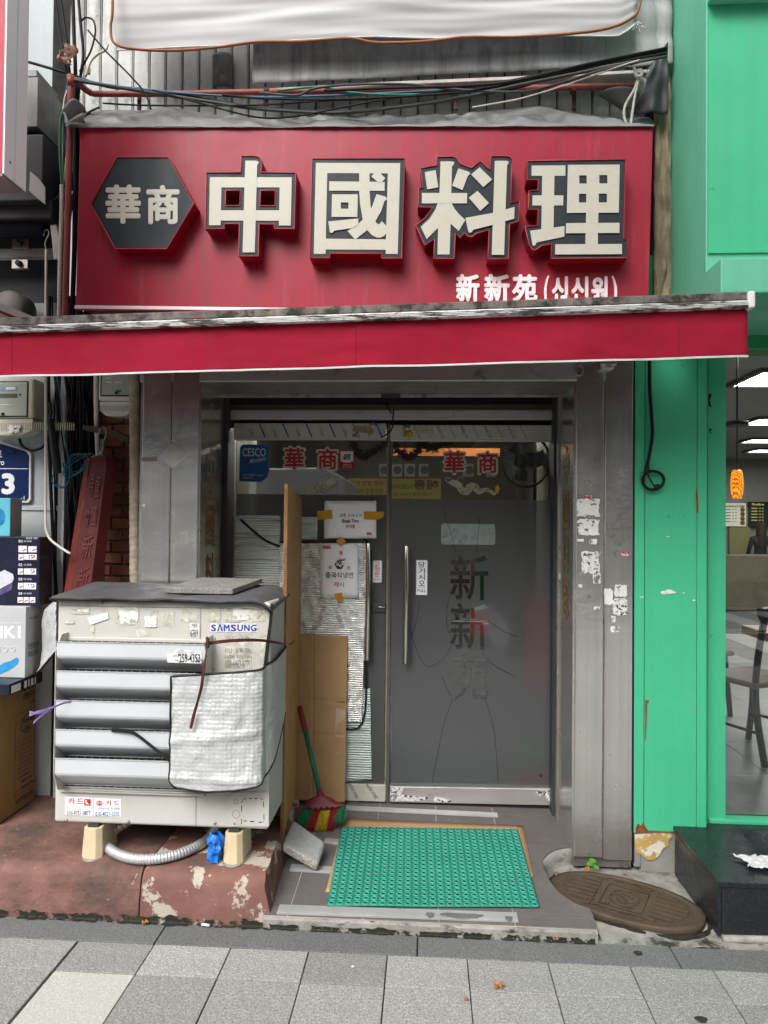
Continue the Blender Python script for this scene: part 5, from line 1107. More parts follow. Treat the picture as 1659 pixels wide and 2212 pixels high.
b = B(); b.box(-4.2, XN, 3.50, 3.56, 3.50, 5.0); b.obj('upper_panel', m_blue_wall, nb)
b = B(); b.box(-4.2, -1.9, 3.58, 3.62, 2.751, 3.499); b.obj('dark_wall', m_duct_d, nb)
# brick pier at the back of the niche
bw = thing('brick_pier', 'red brick pier with paper scraps beside the wrapped pipe', 'wall', (W(250, 1260, 3.70).x, 3.72, LT))
bx0, bx1 = W(196, 1100, 3.70).x, W(302, 1100, 3.70).x; BH, BL = .0625, .122
b = B(); b.box(bx0, bx1, 3.712, 3.9, LT, 2.45); b.obj('mortar', m_mortar, bw)
zb = W(250, 1268, 3.70).z - 3 * BH
b = B(); b.box(0, BL - .010, 0, .03, 0, BH - .010); bmesh.ops.bevel(b.bm, geom=b.bm.edges[:], offset=.003, segments=1, affect='EDGES'); bme = b.mesh(); bme.name = 'brick'; bme.materials.append(m_brick)
bcut = {}
random.seed(5)
for r_ in range(24):
    x = bx0 - (BL / 2 if r_ % 2 else 0)
    while x < bx1 - .01:
        a = max(x, bx0); c = min(x + BL, bx1)
        if c - a > .02:
            o = link_mesh('brick', bme, None, bw); o.location = Vector((a, 3.699 + random.uniform(-.003, .002), zb + r_ * BH)) - bw.location; o.scale.x = (c - a - .010) / (BL - .010)
        x += BL
b = B(); b.tube([W(221, y, 3.62) for y in (948, 1100, 1275)], .0125, 10, 1); b.tube([W(221, 948, 3.62), W(221, 958, 3.62)], .015, 10, 1); tag(b.obj('grey_pipe', m_pvc), 'grey plastic pipe standing in front of the bricks', 'pipe')
b = B(); b.tube([W(292 + 1.5 * sin(y * .02), y, 3.44) for y in (700, 820, 950, 1100, 1280, 1330)], lambda t: .0265 * (1 + .09 * abs(sin(t * 230)) + .06 * mnoise.noise(Vector((t * 40, 0, 0)))), 12, 70); tag(b.obj('wrapped_pipe', m_wrap), 'beige tape wrapped pipe running down beside the steel pillar', 'pipe')
b = B(); b.tube([W(x, y, 3.50) for x, y in ((208, 700), (207, 830), (208, 900), (210, 960), (213, 1010))], lambda t: .0105 * (1 + .10 * sin(t * 500)), 8, 40); tag(b.obj('flexible_conduit', m_conduit), 'pale corrugated conduit beside the upper meter', 'conduit')
# electricity meters
def meter(nm, lab, x0, x1, xs, y0, yw, y1, mc, wxa, wxb, wya, wyb, Yf, tagtext):
    mt = thing(nm, lab, 'electric meter', W((x0 + x1) / 2, y1, Yf + .1))
    a = W(x0, (y0 + y1) / 2, Yf).x; c = W(x1, (y0 + y1) / 2, Yf).x; z1 = W(x0, y0, Yf).z; zw = W(x0, yw, Yf).z; z0 = W(x0, y1, Yf).z
    b = B(); b.box(a, c, Yf, Yf + .115, zw, z1); b.obj('meter_case', mc, mt, bevel=.014, seg=4)
    b = B(); w = c - a
    b.prism([(a + .004, 0, zw - .001), (c - .004, 0, zw - .001), (c - .006, 0, z0 + .03), (c - w * .2, 0, z0 + .004), (a + w * .5, 0, z0), (a + w * .2, 0, z0 + .004), (a + .006, 0, z0 + .03)], (0, .09, 0))
    bmesh.ops.translate(b.bm, verts=b.bm.verts, vec=(0, Yf + .008, 0)); tcov = b.obj('terminal_cover', mc, mt, bevel=.006, seg=3)
    b = B()
    for i in range(46):
        x = a + w * (.06 + .88 * i / 25); b.box(x - .0014, x + .0014, Yf + .005, Yf + .010, z0 + .028, zw - .022)
    b.obj('cover_rib', mc, tcov)
    b = B(); b.pbox(wxa - 3, wya - 3, wxb + 3, wyb + 3, Yf - .003, .006); b.obj('window_gasket', m_meter_dark, mt, bevel=.006, seg=3)
    b = B(); b.pbox(wxa, wya, wxb, wyb, Yf - .006, .004); win = b.obj('meter_window', m_meter_face, mt, bevel=.002)
    ww = wxb - wxa; hh = wyb - wya
    b = B(); b.pbox(wxa + ww * .36, wya + hh * .34, wxa + ww * .80, wya + hh * .46, Yf - .0075, .002); b.obj('display', m_lcd, win)
    b = B(); b.pbox(wxa + ww * .45, wya + hh * .12, wxa + ww * .80, wya + hh * .25, Yf - .0075, .002); b.obj('blue_label', mat('pale_blue_label', (.18, .36, .42), .5), win)
    b = B(); b.pbox(wxa + ww * .56, wya + hh * .14, wxa + ww * .76, wya + hh * .22, Yf - .0082, .002)
    for (p, q) in ((.1, .55), (.1, .66), (.45, .66)): b.pbox(wxa + ww * p, wya + hh * q, wxa + ww * (p + .22), wya + hh * (q + .02), Yf - .0075, .002)
    b.obj('white_label', m_ink_w, win)
    b = B()
    for (p, q) in ((.2, .14), (.2, .21), (.12, .36), (.86, .37)):
        k = W(wxa + ww * p, wya + hh * q, Yf - .006); b.lathe([(.001, .003), (.004, .003), (.005, 0)], k, 'Y', 10)
    b.obj('meter_button', m_meter_dark, win)
    k = W(wxa + ww * .5, wya + hh * .95, Yf - .006); b = B(); b.lathe([(.001, .008), (.007, .007), (.009, 0)], k, 'Y', 12); b.obj('sealing_screw', m_meter_dark, mt)
    return mt, tcov
mt1, tc1 = meter('electric_meter', 'yellowed electric meter above the blue address plate', -62, 72, 92, 817, 903, 941, m_meter, -45, 58, 826, 898, 3.42, '')
b = B(); b.pq([(17, 917), (46, 919), (45, 930), (40, 936), (18, 935)], 3.418, .001); b.obj('paper_tag', m_scrap, tc1)
mt2, tc2 = meter('electric_meter', 'pale electric meter high above the brick pier behind the awning', 212, 288, 300, 740, 866, 899, m_meter_w, 220, 283, 770, 853, 3.46, '')
b = B(); b.pbox(250, 842, 261, 847, 3.451, .003); b.obj('green_seal', mat('green_seal', (.02, .22, .14), .5), mt2)
b = B(); textpx(b, '3', 226, 824, 229, 831, 3.4515); b.obj('meter_digit', m_ink_k, mt2)
b = B(); b.tube([W(x, y, 3.50) for x, y in ((42, 948), (48, 962), (66, 973), (84, 970), (97, 960), (108, 930))], .007, 8, 6); tag(b.obj('black_cable', m_wire_blk), 'thick black cable looping from the yellowed meter base', 'cable')
b = B(); b.tube([W(x, y, 3.42) for x, y in ((107, 870), (110, 890), (108, 903), (112, 930), (118, 965), (124, 1022))], lambda t: .008 if t < .42 else .0185 + .002 * sin(t * 9), 10, 8); tag(b.obj('cable_sleeve', m_black), 'black cable joint sleeve hanging next to the white rod', 'sleeve')
# bundle of black cables and a teal coil
random.seed(11)
for i in range(46):
    x0 = random.uniform(104, 205); x1 = x0 + random.uniform(-35, 35); x1 = min(max(x1, 122), 205); Y = random.uniform(3.52, 3.70); yb = random.choice([1000, 1100, 1280, 1290])
    P = [W(x0 + (x1 - x0) * t + random.uniform(-9, 9) * sin(pi * t) , 640 + (yb - 640) * t, Y) for t in (0, .2, .4, .6, .8, 1)]
    b = B(); b.tube(P, random.choice([.004, .005, .007, .009]), 6, 6); tag(b.obj('black_cable', m_wire_blk if random.random() < .93 else m_wire_gry), 'dark cable in the tangled bundle between the two meters', 'cable', 'tangled cables between the meters')
for k in range(4):
    c = W(163 + k * 3, 1000 + k * 2, 3.44); b = B(); r_ = .045 + .006 * k
    b.tube([(c.x + r_ * cos(t) * (1 + .1 * k), c.y + .01 * sin(3 * t + k), c.z + r_ * .95 * sin(t + .3 * k)) for t in [2 * pi * i / 14 for i in range(14)]], .0026, 5, 3, closed=True)
    tag(b.obj('teal_cable_coil', m_wire_teal), 'thin teal cable coil hanging beside the red plank', 'cable', 'teal cable coils by the red plank')
for P, lab in ([((122, 810), (132, 870), (137, 930), (148, 985), (150, 1030), (140, 1052), (125, 1052), (113, 1040), (118, 1015)), 'teal cable dropping from the awning to a loop by the sleeve'], [((136, 1000), (142, 1040), (135, 1052), (122, 1045)), 'short teal cable loop below the black sleeve']):
    b = B(); b.tube([W(x, y, 3.43) for x, y in P], .003, 6, 6); tag(b.obj('teal_cable', m_wire_teal), lab, 'cable')
# bundle above the awning
VC = [(m_wire_blk, .005, [(118, -20), (128, 60), (140, 130), (150, 200)], 'thin black cable slanting down past the pale blue panel'),
      (m_wire_blk, .006, [(128, -20), (140, 60), (150, 150), (155, 220)], 'thick black cable slanting down next to the pale blue panel'),
      (m_wire_blk, .009, [(157, -20), (160, 80), (163, 160), (163, 300), (160, 500), (158, 700)], 'thickest black cable running down beside the sign edge'),
      (m_wire_blk, .007, [(168, -20), (175, 60), (180, 120), (172, 180), (165, 260)], 'black cable bending at the corner of the siding'),
      (m_wire_blk, .0045, [(176, 45), (186, 38), (202, 45), (206, 70), (198, 105), (186, 130), (172, 155)], 'black cable loop in front of the siding corner'),
      (m_wire_grn, .006, [(152, 215), (140, 235), (131, 260), (129, 320), (133, 390), (136, 420)], 'green cable hanging next to the red pipe'),
      (m_wire_wht, .0045, [(146, 195), (138, 225), (135, 300), (137, 400), (150, 280), (153, 330), (146, 420), (134, 500)], 'cream cable hanging in a loop next to the red pipe'),
      (m_wire_blue, .0045, [(146, 180), (139, 230), (141, 300), (146, 360), (142, 420), (143, 480), (148, 540), (146, 600), (136, 690)], 'blue cable hanging over the red pipe'),
      (m_wire_gry, .005, [(215, 232), (190, 245), (175, 275), (168, 350), (158, 420), (150, 500), (148, 600), (140, 700)], 'grey cable crossing the tarpaulin corner and running down'),
      (m_wire_gry, .0045, [(60, 420), (85, 436), (110, 436), (130, 420), (150, 395), (170, 372)], 'grey cable sagging under the duct box'),
      (m_wire_wht, .006, [(185, 165), (195, 135), (210, 118), (228, 108), (233, 95)], 'cream cable curving up to the banner corner'),
      (m_wire_blk, .012, [(166, 260), (165, 400), (160, 560), (155, 700)], 'black cable bunch in the gap by the sign')]
for i, (m_, r_, P, lab) in enumerate(VC):
    b = B(); b.tube([W(x, y, 3.23 + .012 * (i % 5)) for x, y in P], r_, 7, 6); tag(b.obj('hanging_cable', m_), lab, 'cable', 'cables hanging beside the sign')
b = B(); b.tube([W(x, y, 3.21) for x, y in ((134, 400), (133, 470), (130, 560), (128, 690))], lambda t: .010 * (1 + .12 * sin(t * 420)), 8, 40); tag(b.obj('flexible_conduit', m_conduit), 'white corrugated conduit beside the red pipe at the sign edge', 'conduit')
b = B(); b.pbox(184, 142, 192, 157, 3.25, .02); tag(b.obj('cable_box', mat('cream_plastic', (.6, .58, .5), .5), None, bevel=.002), 'small cream junction box on the cream cable', 'junction box')
b = B(); b.grid(lambda u, v: (lambda p: p + Vector((0, .03 * mnoise.noise(Vector((u * 5, v * 7, 3))), 0)))(W(134 + 30 * u - 6 * v + 7 * sin(v * 6), 92 + 42 * v + 8 * u, 3.2)), 10, 12); tag(b.obj('torn_paper', mat('brown_scrap', (.22, .13, .09), .8, var=.5, vs=25, spots=((.6, .58, .55), .55, 20, .1)), None, solid=.002), 'torn brown scrap caught among the cables beside the blue panel', 'scrap')
# white awning crank rod
b = B(); b.tube([W(x, y, 3.30) for x, y in ((100, 540), (99, 700), (99, 850), (99, 1000), (98.5, 1120), (101, 1148), (110, 1166), (130, 1182), (152, 1196))], .0062, 8, 6); rod = b.obj('crank_rod', mat('cream_rod', (.64, .62, .55), .5, var=.12, spots=((.3, .28, .25), .66, 30, .08))); tag(rod, 'cream painted crank rod hanging down to the boxes and bending right', 'rod')
b = B(); b.tube([W(x, y, 3.30) for x, y in ((100, 540), (98, 527), (102, 515), (106, 505), (103, 496), (96, 500), (95, 510))], .004, 6, 5); b.obj('rod_hook', m_steel_old, rod)
# leaning red plank
rw = thing('wooden_sign_plank', 'old red lacquered wooden plank with carved characters leaning by the bricks', 'plank', W(165, 1280, 3.42))
fr_ = [W(x, y, Y) for x, y, Y in ((194, 990, 3.42), (201, 984, 3.42), (228, 988, 3.42), (231, 1003, 3.42), (193, 1290, 3.30), (151, 1295, 3.30))]
b = B(); b.prism(fr_, (.03, .05, 0)); b.obj('plank_face', m_redwood, rw, bevel=.002)
sd = [W(194, 990, 3.421), W(151, 1295, 3.301), W(135, 1298, 3.35), W(183, 1000, 3.47), W(188, 986, 3.47)]
b = B(); b.prism(sd, (.02, .05, 0)); b.obj('plank_side', m_redwood_l, rw, bevel=.002)
def plk(u, v, off=.002):                       # u across, v down, on the front face
    a = fr_[0].lerp(fr_[2], u); c = fr_[5].lerp(fr_[4], u); p = a.lerp(c, v); p.y -= off; return p
b = B()
for ch, u0, v0, u1, v1 in (('會', .2, .36, .5, .50), ('圓', .62, .36, .88, .50), ('新', .25, .56, .85, .72), ('新', .22, .78, .85, .94), ('原', .2, .12, .5, .28), ('廚', .6, .12, .88, .30)):
    text4(b, ch, plk(u0, v0), plk(u1, v0), plk(u1, v1), plk(u0, v1), .01)
b.obj('carved_character', mat('dark_red_carving', (.10, .008, .010), .45, var=.3, vs=40), rw, solid=.002)
b = B(); b.prism([plk(.02, .0), plk(.14, .02), plk(.10, .12), plk(.0, .14), plk(-.02, .06)], (0, .003, 0)); b.obj('rotten_notch', m_void, rw)
b = B(); b.tube([W(x, y, 3.40) for x, y in ((198, 987), (214, 980), (222, 970), (223, 955), (229, 940), (228, 928), (222, 922))], .0025, 5, 5); b.tube([W(x, y, 3.40) for x, y in ((220, 982), (211, 965), (213, 940), (216, 925))], .0025, 5, 5); b.obj('hanging_string', m_rope, rw)
b = B(); b.prism([W(x, y, 3.46) for x, y in ((178, 918), (216, 923), (250, 930), (278, 945), (278, 958), (245, 945), (215, 936), (179, 928))], (0, .04, 0)); tag(b.obj('wooden_batten', mat('dark_old_wood', (.07, .045, .035), .8, var=.3, vs=20)), 'dark old wooden batten under the pale meter', 'batten')
# address plate
ad = thing('address_plate', 'navy pentagon house number plate with a white 3 under the yellowed meter', 'address plate', W(0, 1087, 3.55))
def inset(k): return [(-74 + k, 980 + k * .6), (-68 + k, 973 + k * .3), (-4, 952 + k), (60 - k, 973 + k * .3), (67 - k, 981 + k * .6), (66 - k, 1080 - k), (61 - k, 1086 - k), (-68 + k, 1086 - k), (-74 + k, 1080 - k)]
b = B(); b.pq(inset(0), 3.555, .012); b.obj('plate_rim', m_ink_w, ad, bevel=.002)
b = B(); b.pq(inset(5), 3.552, .004); b.obj('plate_field', m_navy, ad)
b = B(); b.pbox(-68, 1011.5, 60, 1013, 3.5512, .001); textpx(b, '3', 3, 1022, 32, 1068, 3.5505, .06); textpx(b, '로', -9, 973, 4, 988, 3.5505, .02); textpx(b, 'ro', -3, 996, 9, 1005, 3.5505, .02); textpx(b, '-1', 45, 1071, 53, 1079, 3.5505, .01); b.obj('plate_lettering', m_ink_w, ad)
# ------------------------------------------------------------ stacked boxes
FLAT_T, GREY_T, NAVY_T = W(20, 1478, 3.12).z, W(55, 1311, 3.245).z, W(85, 1160, 3.285).z
def carton(nm, lab, xr, Yn, Yf, y0, y1, mfront, mside, wid=.7, zlow=None):
    """xr: photo x of the near right-hand upright edge at depth Yn"""
    X = W(xr, (y0 + y1) / 2, Yn).x; z1 = W(xr, y0, Yn).z; z0 = W(xr, y1, Yn).z if zlow is None else zlow + .0012
    t = thing(nm, lab, 'box', (X - wid / 2, (Yn + Yf) / 2, z0))
    b = B(); b.box(X - wid, X, Yn, Yf, z0, z1)
    for f in b.bm.faces: f.material_index = 1 if abs(f.normal.x) > .5 else 0
    bmesh.ops.recalc_face_normals(b.bm, faces=b.bm.faces)
    for f in b.bm.faces: f.material_index = 1 if f.normal.x > .5 else 0
    b.obj('box_body', [mfront, mside], t, bevel=.003); return t, X, z0, z1
m_kraft = mat('kraft_carton', (.33, .20, .085), .8, var=.08, vs=5, bump=.0006, bs=20)
k1, kX, kz0, kz1 = carton('kraft_carton', 'brown kraft carton printed with a walking aid standing at the bottom of the stack', -2, 3.21, 3.515, 1492, 1783, m_kraft, m_kraft, zlow=LT + .004)
k1z = LT
def side(bld, body, v0, v1, za, zb, bold=0., X=kX, ya=3.21, yb=3.515, off=.0015, m=0):
    return text4(bld, body, (X + off, ya + (yb - ya) * v0, zb), (X + off, ya + (yb - ya) * v1, zb), (X + off, ya + (yb - ya) * v1, za), (X + off, ya + (yb - ya) * v0, za), bold, m)
hh = kz1 - kz0
b = B(); side(b, '보행보조차', .62, .95, kz1 - hh * .15, kz1 - hh * .09, .02); side(b, 'F-685', .8, .97, kz1 - hh * .20, kz1 - hh * .17); side(b, 'Newell', .62, .90, kz1 - hh * .335, kz1 - hh * .29, .01); side(b, 'Home Care', .64, .86, kz1 - hh * .365, kz1 - hh * .345); side(b, '뉴웰케어', .64, .84, kz1 - hh * .40, kz1 - hh * .37, .02)
for i, s_ in enumerate(('품명: 고령자용 보행보조차', '모델명: F-685', '재질: 알루미늄, PVC 외', '사이즈: 20x61x37 cm', '제품무게: 5 kg', '사용연령: 80세이하', '제조국: 중국', '수입원: 행복웰니스', 'A/S: 02-000-0000')): side(b, s_, .5, .93 - .05 * (i % 3), kz1 - hh * (.475 + i * .035), kz1 - hh * (.455 + i * .035))
side(b, '자율안전신고번호', .6, .9, kz1 - hh * .80, kz1 - hh * .775, .01); side(b, '생산물책임보험', .6, .95, kz1 - hh * .85, kz1 - hh * .825, .01); side(b, 'HAPPY WELLNESS', .45, .97, kz1 - hh * .945, kz1 - hh * .90)
for (v0, v1, a, c) in ((.42, .98, .24, .243), (.42, .98, .875, .878), (.42, .427, .24, .878), (.973, .98, .24, .878)):
    y0_, y1_ = 3.21 + .305 * v0, 3.21 + .305 * v1; b.f([(kX + .0015, y0_, kz1 - hh * c), (kX + .0015, y1_, kz1 - hh * c), (kX + .0015, y1_, kz1 - hh * a), (kX + .0015, y0_, kz1 - hh * a)])
for i in range(3):
    y0_ = 3.21 + .305 * (.62 + i * .12); b.f([(kX + .0015, y0_, kz1 - hh * .075), (kX + .0015, y0_ + .024, kz1 - hh * .075), (kX + .0015, y0_ + .024, kz1 - hh * .03), (kX + .0015, y0_, kz1 - hh * .03)])
b.tube([(kX + .001, 3.21 + .305 * (.76 + .18 * cos(t)), kz1 - hh * (.345 + .075 * sin(t))) for t in [2 * pi * i / 20 for i in range(20)]], .0014, 4, 1, closed=True)
b.obj('box_print', m_ink, k1)
m_bk = mat('navy_space_print', (.012, .014, .035), .35, var=.4, vs=9, spots=((.06, .045, .12), .58, 5, .2), spots2=((.5, .5, .55), .76, 60, .01))
m_bk_s = mat('dark_photo_print', (.055, .04, .045), .4, var=.5, vs=9, spots=((.30, .19, .19), .60, 9, .1))
k2, nX, nz0, nz1 = carton('printed_carton', 'navy printed carton with numbered white pictures in the middle of the stack', 85, 3.285, 3.405, 1160, 1308, m_bk, m_bk_s, zlow=GREY_T)
Yq = 3.2835
b = B()
for i, (s_, yy) in enumerate((('01', 1168), ('02', 1219), ('03', 1250), ('04', 1281))): textpx(b, s_, 40, yy - 2, 48, yy + 4, Yq, .03); textpx(b, '네모 템퍼폼', 51, yy - 1, 68, yy + 3, Yq)
textpx(b, 'SINCE 1965', 56, 1160.5, 81, 1164.5, Yq)
for (x0, y0, x1, y1) in ((40, 1179, 58, 1193), (61, 1180, 79, 1193), (40, 1197, 51, 1210), (52, 1197, 79, 1209), (39, 1228, 50, 1241), (52, 1228, 78, 1241), (39, 1259, 50, 1273), (51, 1259, 78, 1273), (38, 1290, 49, 1302), (51, 1290, 62, 1302), (64, 1290, 76, 1302)): b.pbox(x0, y0, x1, y1, Yq, .0008)
b.obj('box_print', m_ink_w, k2)
b = B()
for (x0, y0) in ((49, 1188), (70, 1188), (42, 1205), (68, 1204), (42, 1236), (68, 1236), (42, 1268), (68, 1268), (40, 1298), (53, 1298), (66, 1298)): b.pq([(x0, y0), (x0 + 8, y0 - 3), (x0 + 8, y0 - 1), (x0, y0 + 3)], Yq - .001, .0006)
b.obj('box_print', m_ink_r, k2)
b = B()
for (x0, y0) in ((62, 1199), (67, 1199), (72, 1199), (62, 1204), (66, 1230), (71, 1230), (60, 1262), (66, 1262), (71, 1262)): b.pbox(x0, y0, x0 + 3, y0 + 2.6, Yq - .001, .0006)
b.obj('box_print', m_ink_b, k2)
b = B(); b.f([W(x, y, Yq) for x, y in ((-8, 1240), (10, 1231), (28, 1240), (30, 1250), (26, 1258), (-2, 1273), (-8, 1268))]); b.obj('box_picture', mat('white_mattress_print', (.55, .55, .62), .5, var=.12, vs=60), k2)
b = B(); b.f([W(x, y, Yq) for x, y in ((-8, 1269), (-2, 1274), (27, 1259), (25, 1274), (-2, 1287), (-8, 1284))]); b.obj('box_picture', mat('violet_print', (.09, .07, .17), .5, var=.4, vs=30), k2)
m_hk = mat('grey_dotted_carton', (.45, .46, .47), .5, var=.06, vs=8); m_hk_s = mat('grey_carton_side', (.40, .40, .41), .5, var=.06, vs=8)
k3, hX, hz0, hz1 = carton('printed_carton', 'pale grey carton with white block letters between navy carton and flat box', 55, 3.245, 3.385, 1311, 1468, m_hk, m_hk_s, zlow=FLAT_T)
b = B(); textpx(b, 'HK1', -18, 1352, 45, 1379, 3.2435, .05); textpx(b, 'compression system', -16, 1343, 46, 1349, 3.2435); 
for (x, y) in ((12, 1402), (28, 1402), (-4, 1402)):
    c = W(x, y, 3.2435); b.tube([(c.x + .012 * cos(t), c.y, c.z + .012 * sin(t)) for t in [2 * pi * i / 12 for i in range(12)]], .0015, 4, 1, closed=True)
b.obj('box_print', m_ink_w, k3)
b = B(); b.f([W(x, y, 3.2435) for x, y in ((-5, 1440), (8, 1432), (22, 1428), (36, 1420), (41, 1424), (38, 1434), (28, 1442), (14, 1450), (-5, 1458))]); b.obj('box_picture', mat('sky_blue_print', (.03, .26, .55), .4, var=.3, vs=20), k3)
b = B()
for (v0, v1, a, c) in ((.2, .75, .16, .19), (.15, .8, .53, .62), (.15, .8, .64, .72)):
    b.f([(hX + .0015, 3.245 + .14 * v0, hz1 - (hz1 - hz0) * c), (hX + .0015, 3.245 + .14 * v1, hz1 - (hz1 - hz0) * c), (hX + .0015, 3.245 + .14 * v1, hz1 - (hz1 - hz0) * a), (hX + .0015, 3.245 + .14 * v0, hz1 - (hz1 - hz0) * a)])
b.obj('box_print', m_ink_grey, k3)
k4, fX, fz0, fz1 = carton('flat_carton', 'flat dark carton with barcode labels jutting out between grey and kraft cartons', 20, 3.12, 3.40, 1478, 1502, mat('black_blue_print', (.012, .02, .035), .35, var=.4, vs=30), mat('black_barcode_side', (.02, .025, .035), .4, var=.3, vs=30), .5, zlow=kz1)
b = B()
for (v0, v1) in ((.05, .32), (.42, .5), (.54, .58), (.62, .7), (.74, .78)): b.f([(fX + .0015, 3.12 + .28 * v0, fz0 + .006), (fX + .0015, 3.12 + .28 * v1, fz0 + .006), (fX + .0015, 3.12 + .28 * v1, fz1 - .012), (fX + .0015, 3.12 + .28 * v0, fz1 - .012)])
b.obj('box_print', m_ink_w, k4)
k5, lX, lz0, lz1 = carton('printed_carton', 'small light blue carton on top of the stack below the address plate', 22, 3.30, 3.40, 1076, 1155, mat('light_blue_print', (.12, .46, .58), .4, var=.06), mat('beige_carton_side', (.36, .34, .32), .5, var=.06), .4, zlow=NAVY_T)
c = W(-2, 1117, 3.2985); b = B(); b.f([(c.x + .030 * cos(t), c.y, c.z + .042 * sin(t)) for t in [2 * pi * i / 20 for i in range(20)]]); b.obj('box_picture', mat('blue_print', (.03, .22, .42), .3, var=.3, vs=20), k5)
# ------------------------------------------------------------ neighbour's light box, duct boxes and awning roll
lb_ = thing('light_box_sign', 'white edged projecting light box sign at the upper left edge', 'sign', W(20, 390, 2.45))
lz0_ = W(8, 372, 2.40).z; lX_ = W(9, 300, 2.40).x
b = B(); b.box(lX_ - .9, lX_ - .004, 2.40, 2.53, lz0_, lz0_ + 1.4); b.obj('sign_face', mat('red_light_face', (.38, .015, .04), .4), lb_)
b = B(); b.box(lX_ - .003, lX_ + .004, 2.397, 2.462, lz0_ - .006, lz0_ + 1.4); b.obj('side_strip', m_lightbox, lb_, bevel=.002)
b = B(); b.box(lX_ - .003, lX_ + .004, 2.466, 2.535, lz0_ - .006, lz0_ + 1.4); b.obj('side_strip', m_lightbox, lb_, bevel=.002)
b = B(); b.box(lX_ - .9, lX_ - .004, 2.40, 2.53, lz0_ - .014, lz0_ - .002); b.obj('bottom_panel', mat('grey_underside', (.20, .17, .17), .6, var=.15), lb_)
c = W(16, 358, 2.42); b = B(); b.lathe([(.001, .0), (.004, .0), (.005, .003)], (lX_ + .004, 2.43, lz0_ + .05), 'X', 8); b.obj('rivet', m_steel_old, lb_)
du = thing('duct_box', 'grey galvanised metal duct boxes stepped above the neighbour awning', 'duct', (-2.1, 3.4, 3.0))
def px_box(xn, Yn, Yf, y0, y1, m, nm, root, w=.8):
    X = W(xn, (y0 + y1) / 2, Yn).x; b = B(); b.box(X - w, X, Yn, Yf, W(xn, y1, Yn).z, W(xn, y0, Yn).z); return b.obj(nm, m, root, bevel=.004)
px_box(82, 3.20, 3.46, 166, 274, m_duct, 'upper_box', du); px_box(92, 3.20, 3.47, 290, 432, m_duct_d, 'lower_box', du)
px_box(80, 3.24, 3.44, 150, 166, m_duct, 'box_lid', du)
b = B(); b.pq([(65, 370), (82, 384), (97, 404), (97, 441), (80, 428), (63, 412)], 3.16, .006); b.obj('bent_plate', m_alu, du)
na = thing('neighbour_awning', 'dark navy rolled awning with steel brackets below the duct boxes', 'awning', W(50, 500, 3.3))
b = B(); b.tube([W(-250, 487, 3.32), W(100, 494, 3.32)], .042, 14, 1); b.obj('rolled_cloth', mat('navy_cloth', (.012, .016, .03), .7, var=.2), na)
b = B(); b.pbox(-250, 436, 112, 474, 3.25, .18); b.obj('cover_hood', mat('dark_hood', (.035, .038, .042), .5, var=.2), na, bevel=.006)
b = B(); b.pbox(-250, 538, 128, 556, 3.42, .05); b.obj('mounting_rail', mat('pale_rail', (.38, .37, .35), .5, var=.2, spots=((.15, .14, .13), .6, 20, .1)), na, bevel=.003)
for (x0, y0, x1, y1) in ((26, 516, 62, 537), (25, 560, 60, 580)):
    b = B(); b.pbox(x0, y0, x1, y1, 3.40, .02); k = b.obj('bracket_plate', m_steel_old, na, bevel=.002); q = W((x0 + x1) / 2, (y0 + y1) / 2, 3.40); b = B(); b.lathe([(.001, .02), (.013, .02), (.016, 0)], q, 'Y', 10); b.obj('bracket_bolt', m_duct_d, k)
b = B(); b.prism([W(x, y, 3.28) for x, y in ((108, 486), (122, 484), (130, 520), (130, 560), (116, 560), (112, 520))], (0, .012, 0)); b.obj('end_arm', m_steel_old, na, bevel=.003)
b = B(); b.lathe([(.001, .10), (.07, .10), (.085, .08), (.09, .0), (.09, -.02)], W(38, 674, 3.48), 'Y', 20); tag(b.obj('round_hood', mat('olive_grey', (.14, .135, .11), .5, var=.15)), 'olive grey rounded meter hood peeking above the awning', 'hood')
# ------------------------------------------------------------ green sandwich shop
gr = thing('green_shop_building', 'green painted neighbouring shop front with tall window and projecting fascia', 'building', (1.9, 3.4, 0))
XG = W(1525, 300, 2.97).x; zs = W(1580, 633, 2.81).z
b = B(); b.box(XG, 6.5, 2.97, 3.62, zs + .002, 4.35); b.obj('fascia_box', m_green_lit, gr, bevel=.004)
b = B(); b.box(XG + .006, 6.5, 2.962, 2.9695, W(1560, 548, 2.97).z, 4.3); b.obj('fascia_panel', m_green, gr)  # darker green than the box side, so the front's shade is in the colour
b = B(); b.box(XG - .004, 6.5, 2.81, 2.969, zs, W(1580, 557, 2.81).z); b.obj('fascia_ledge', m_green_lit, gr, bevel=.005)
zt4 = W(1560, 8, 2.97).z
b = B(); b.box(XG, 6.5, 2.90, 2.961, zt4 - .012, zt4 + .03); b.obj('fascia_cap', m_green_lit, gr, bevel=.004)
# window head below the soffit
zwh = W(1610, 755, 3.46).z
b = B(); b.box(W(1527, 760, 3.45).x, 6.5, 3.44, 3.60, zwh, zs); b.obj('window_head', m_green_shade, gr, bevel=.003)
b = B(); b.box(W(1369, 700, YP).x, W(1529, 700, YP).x, YP + .02, 3.9, zs - .3, 2.9); b.obj('pier_top', m_green_shade, gr)
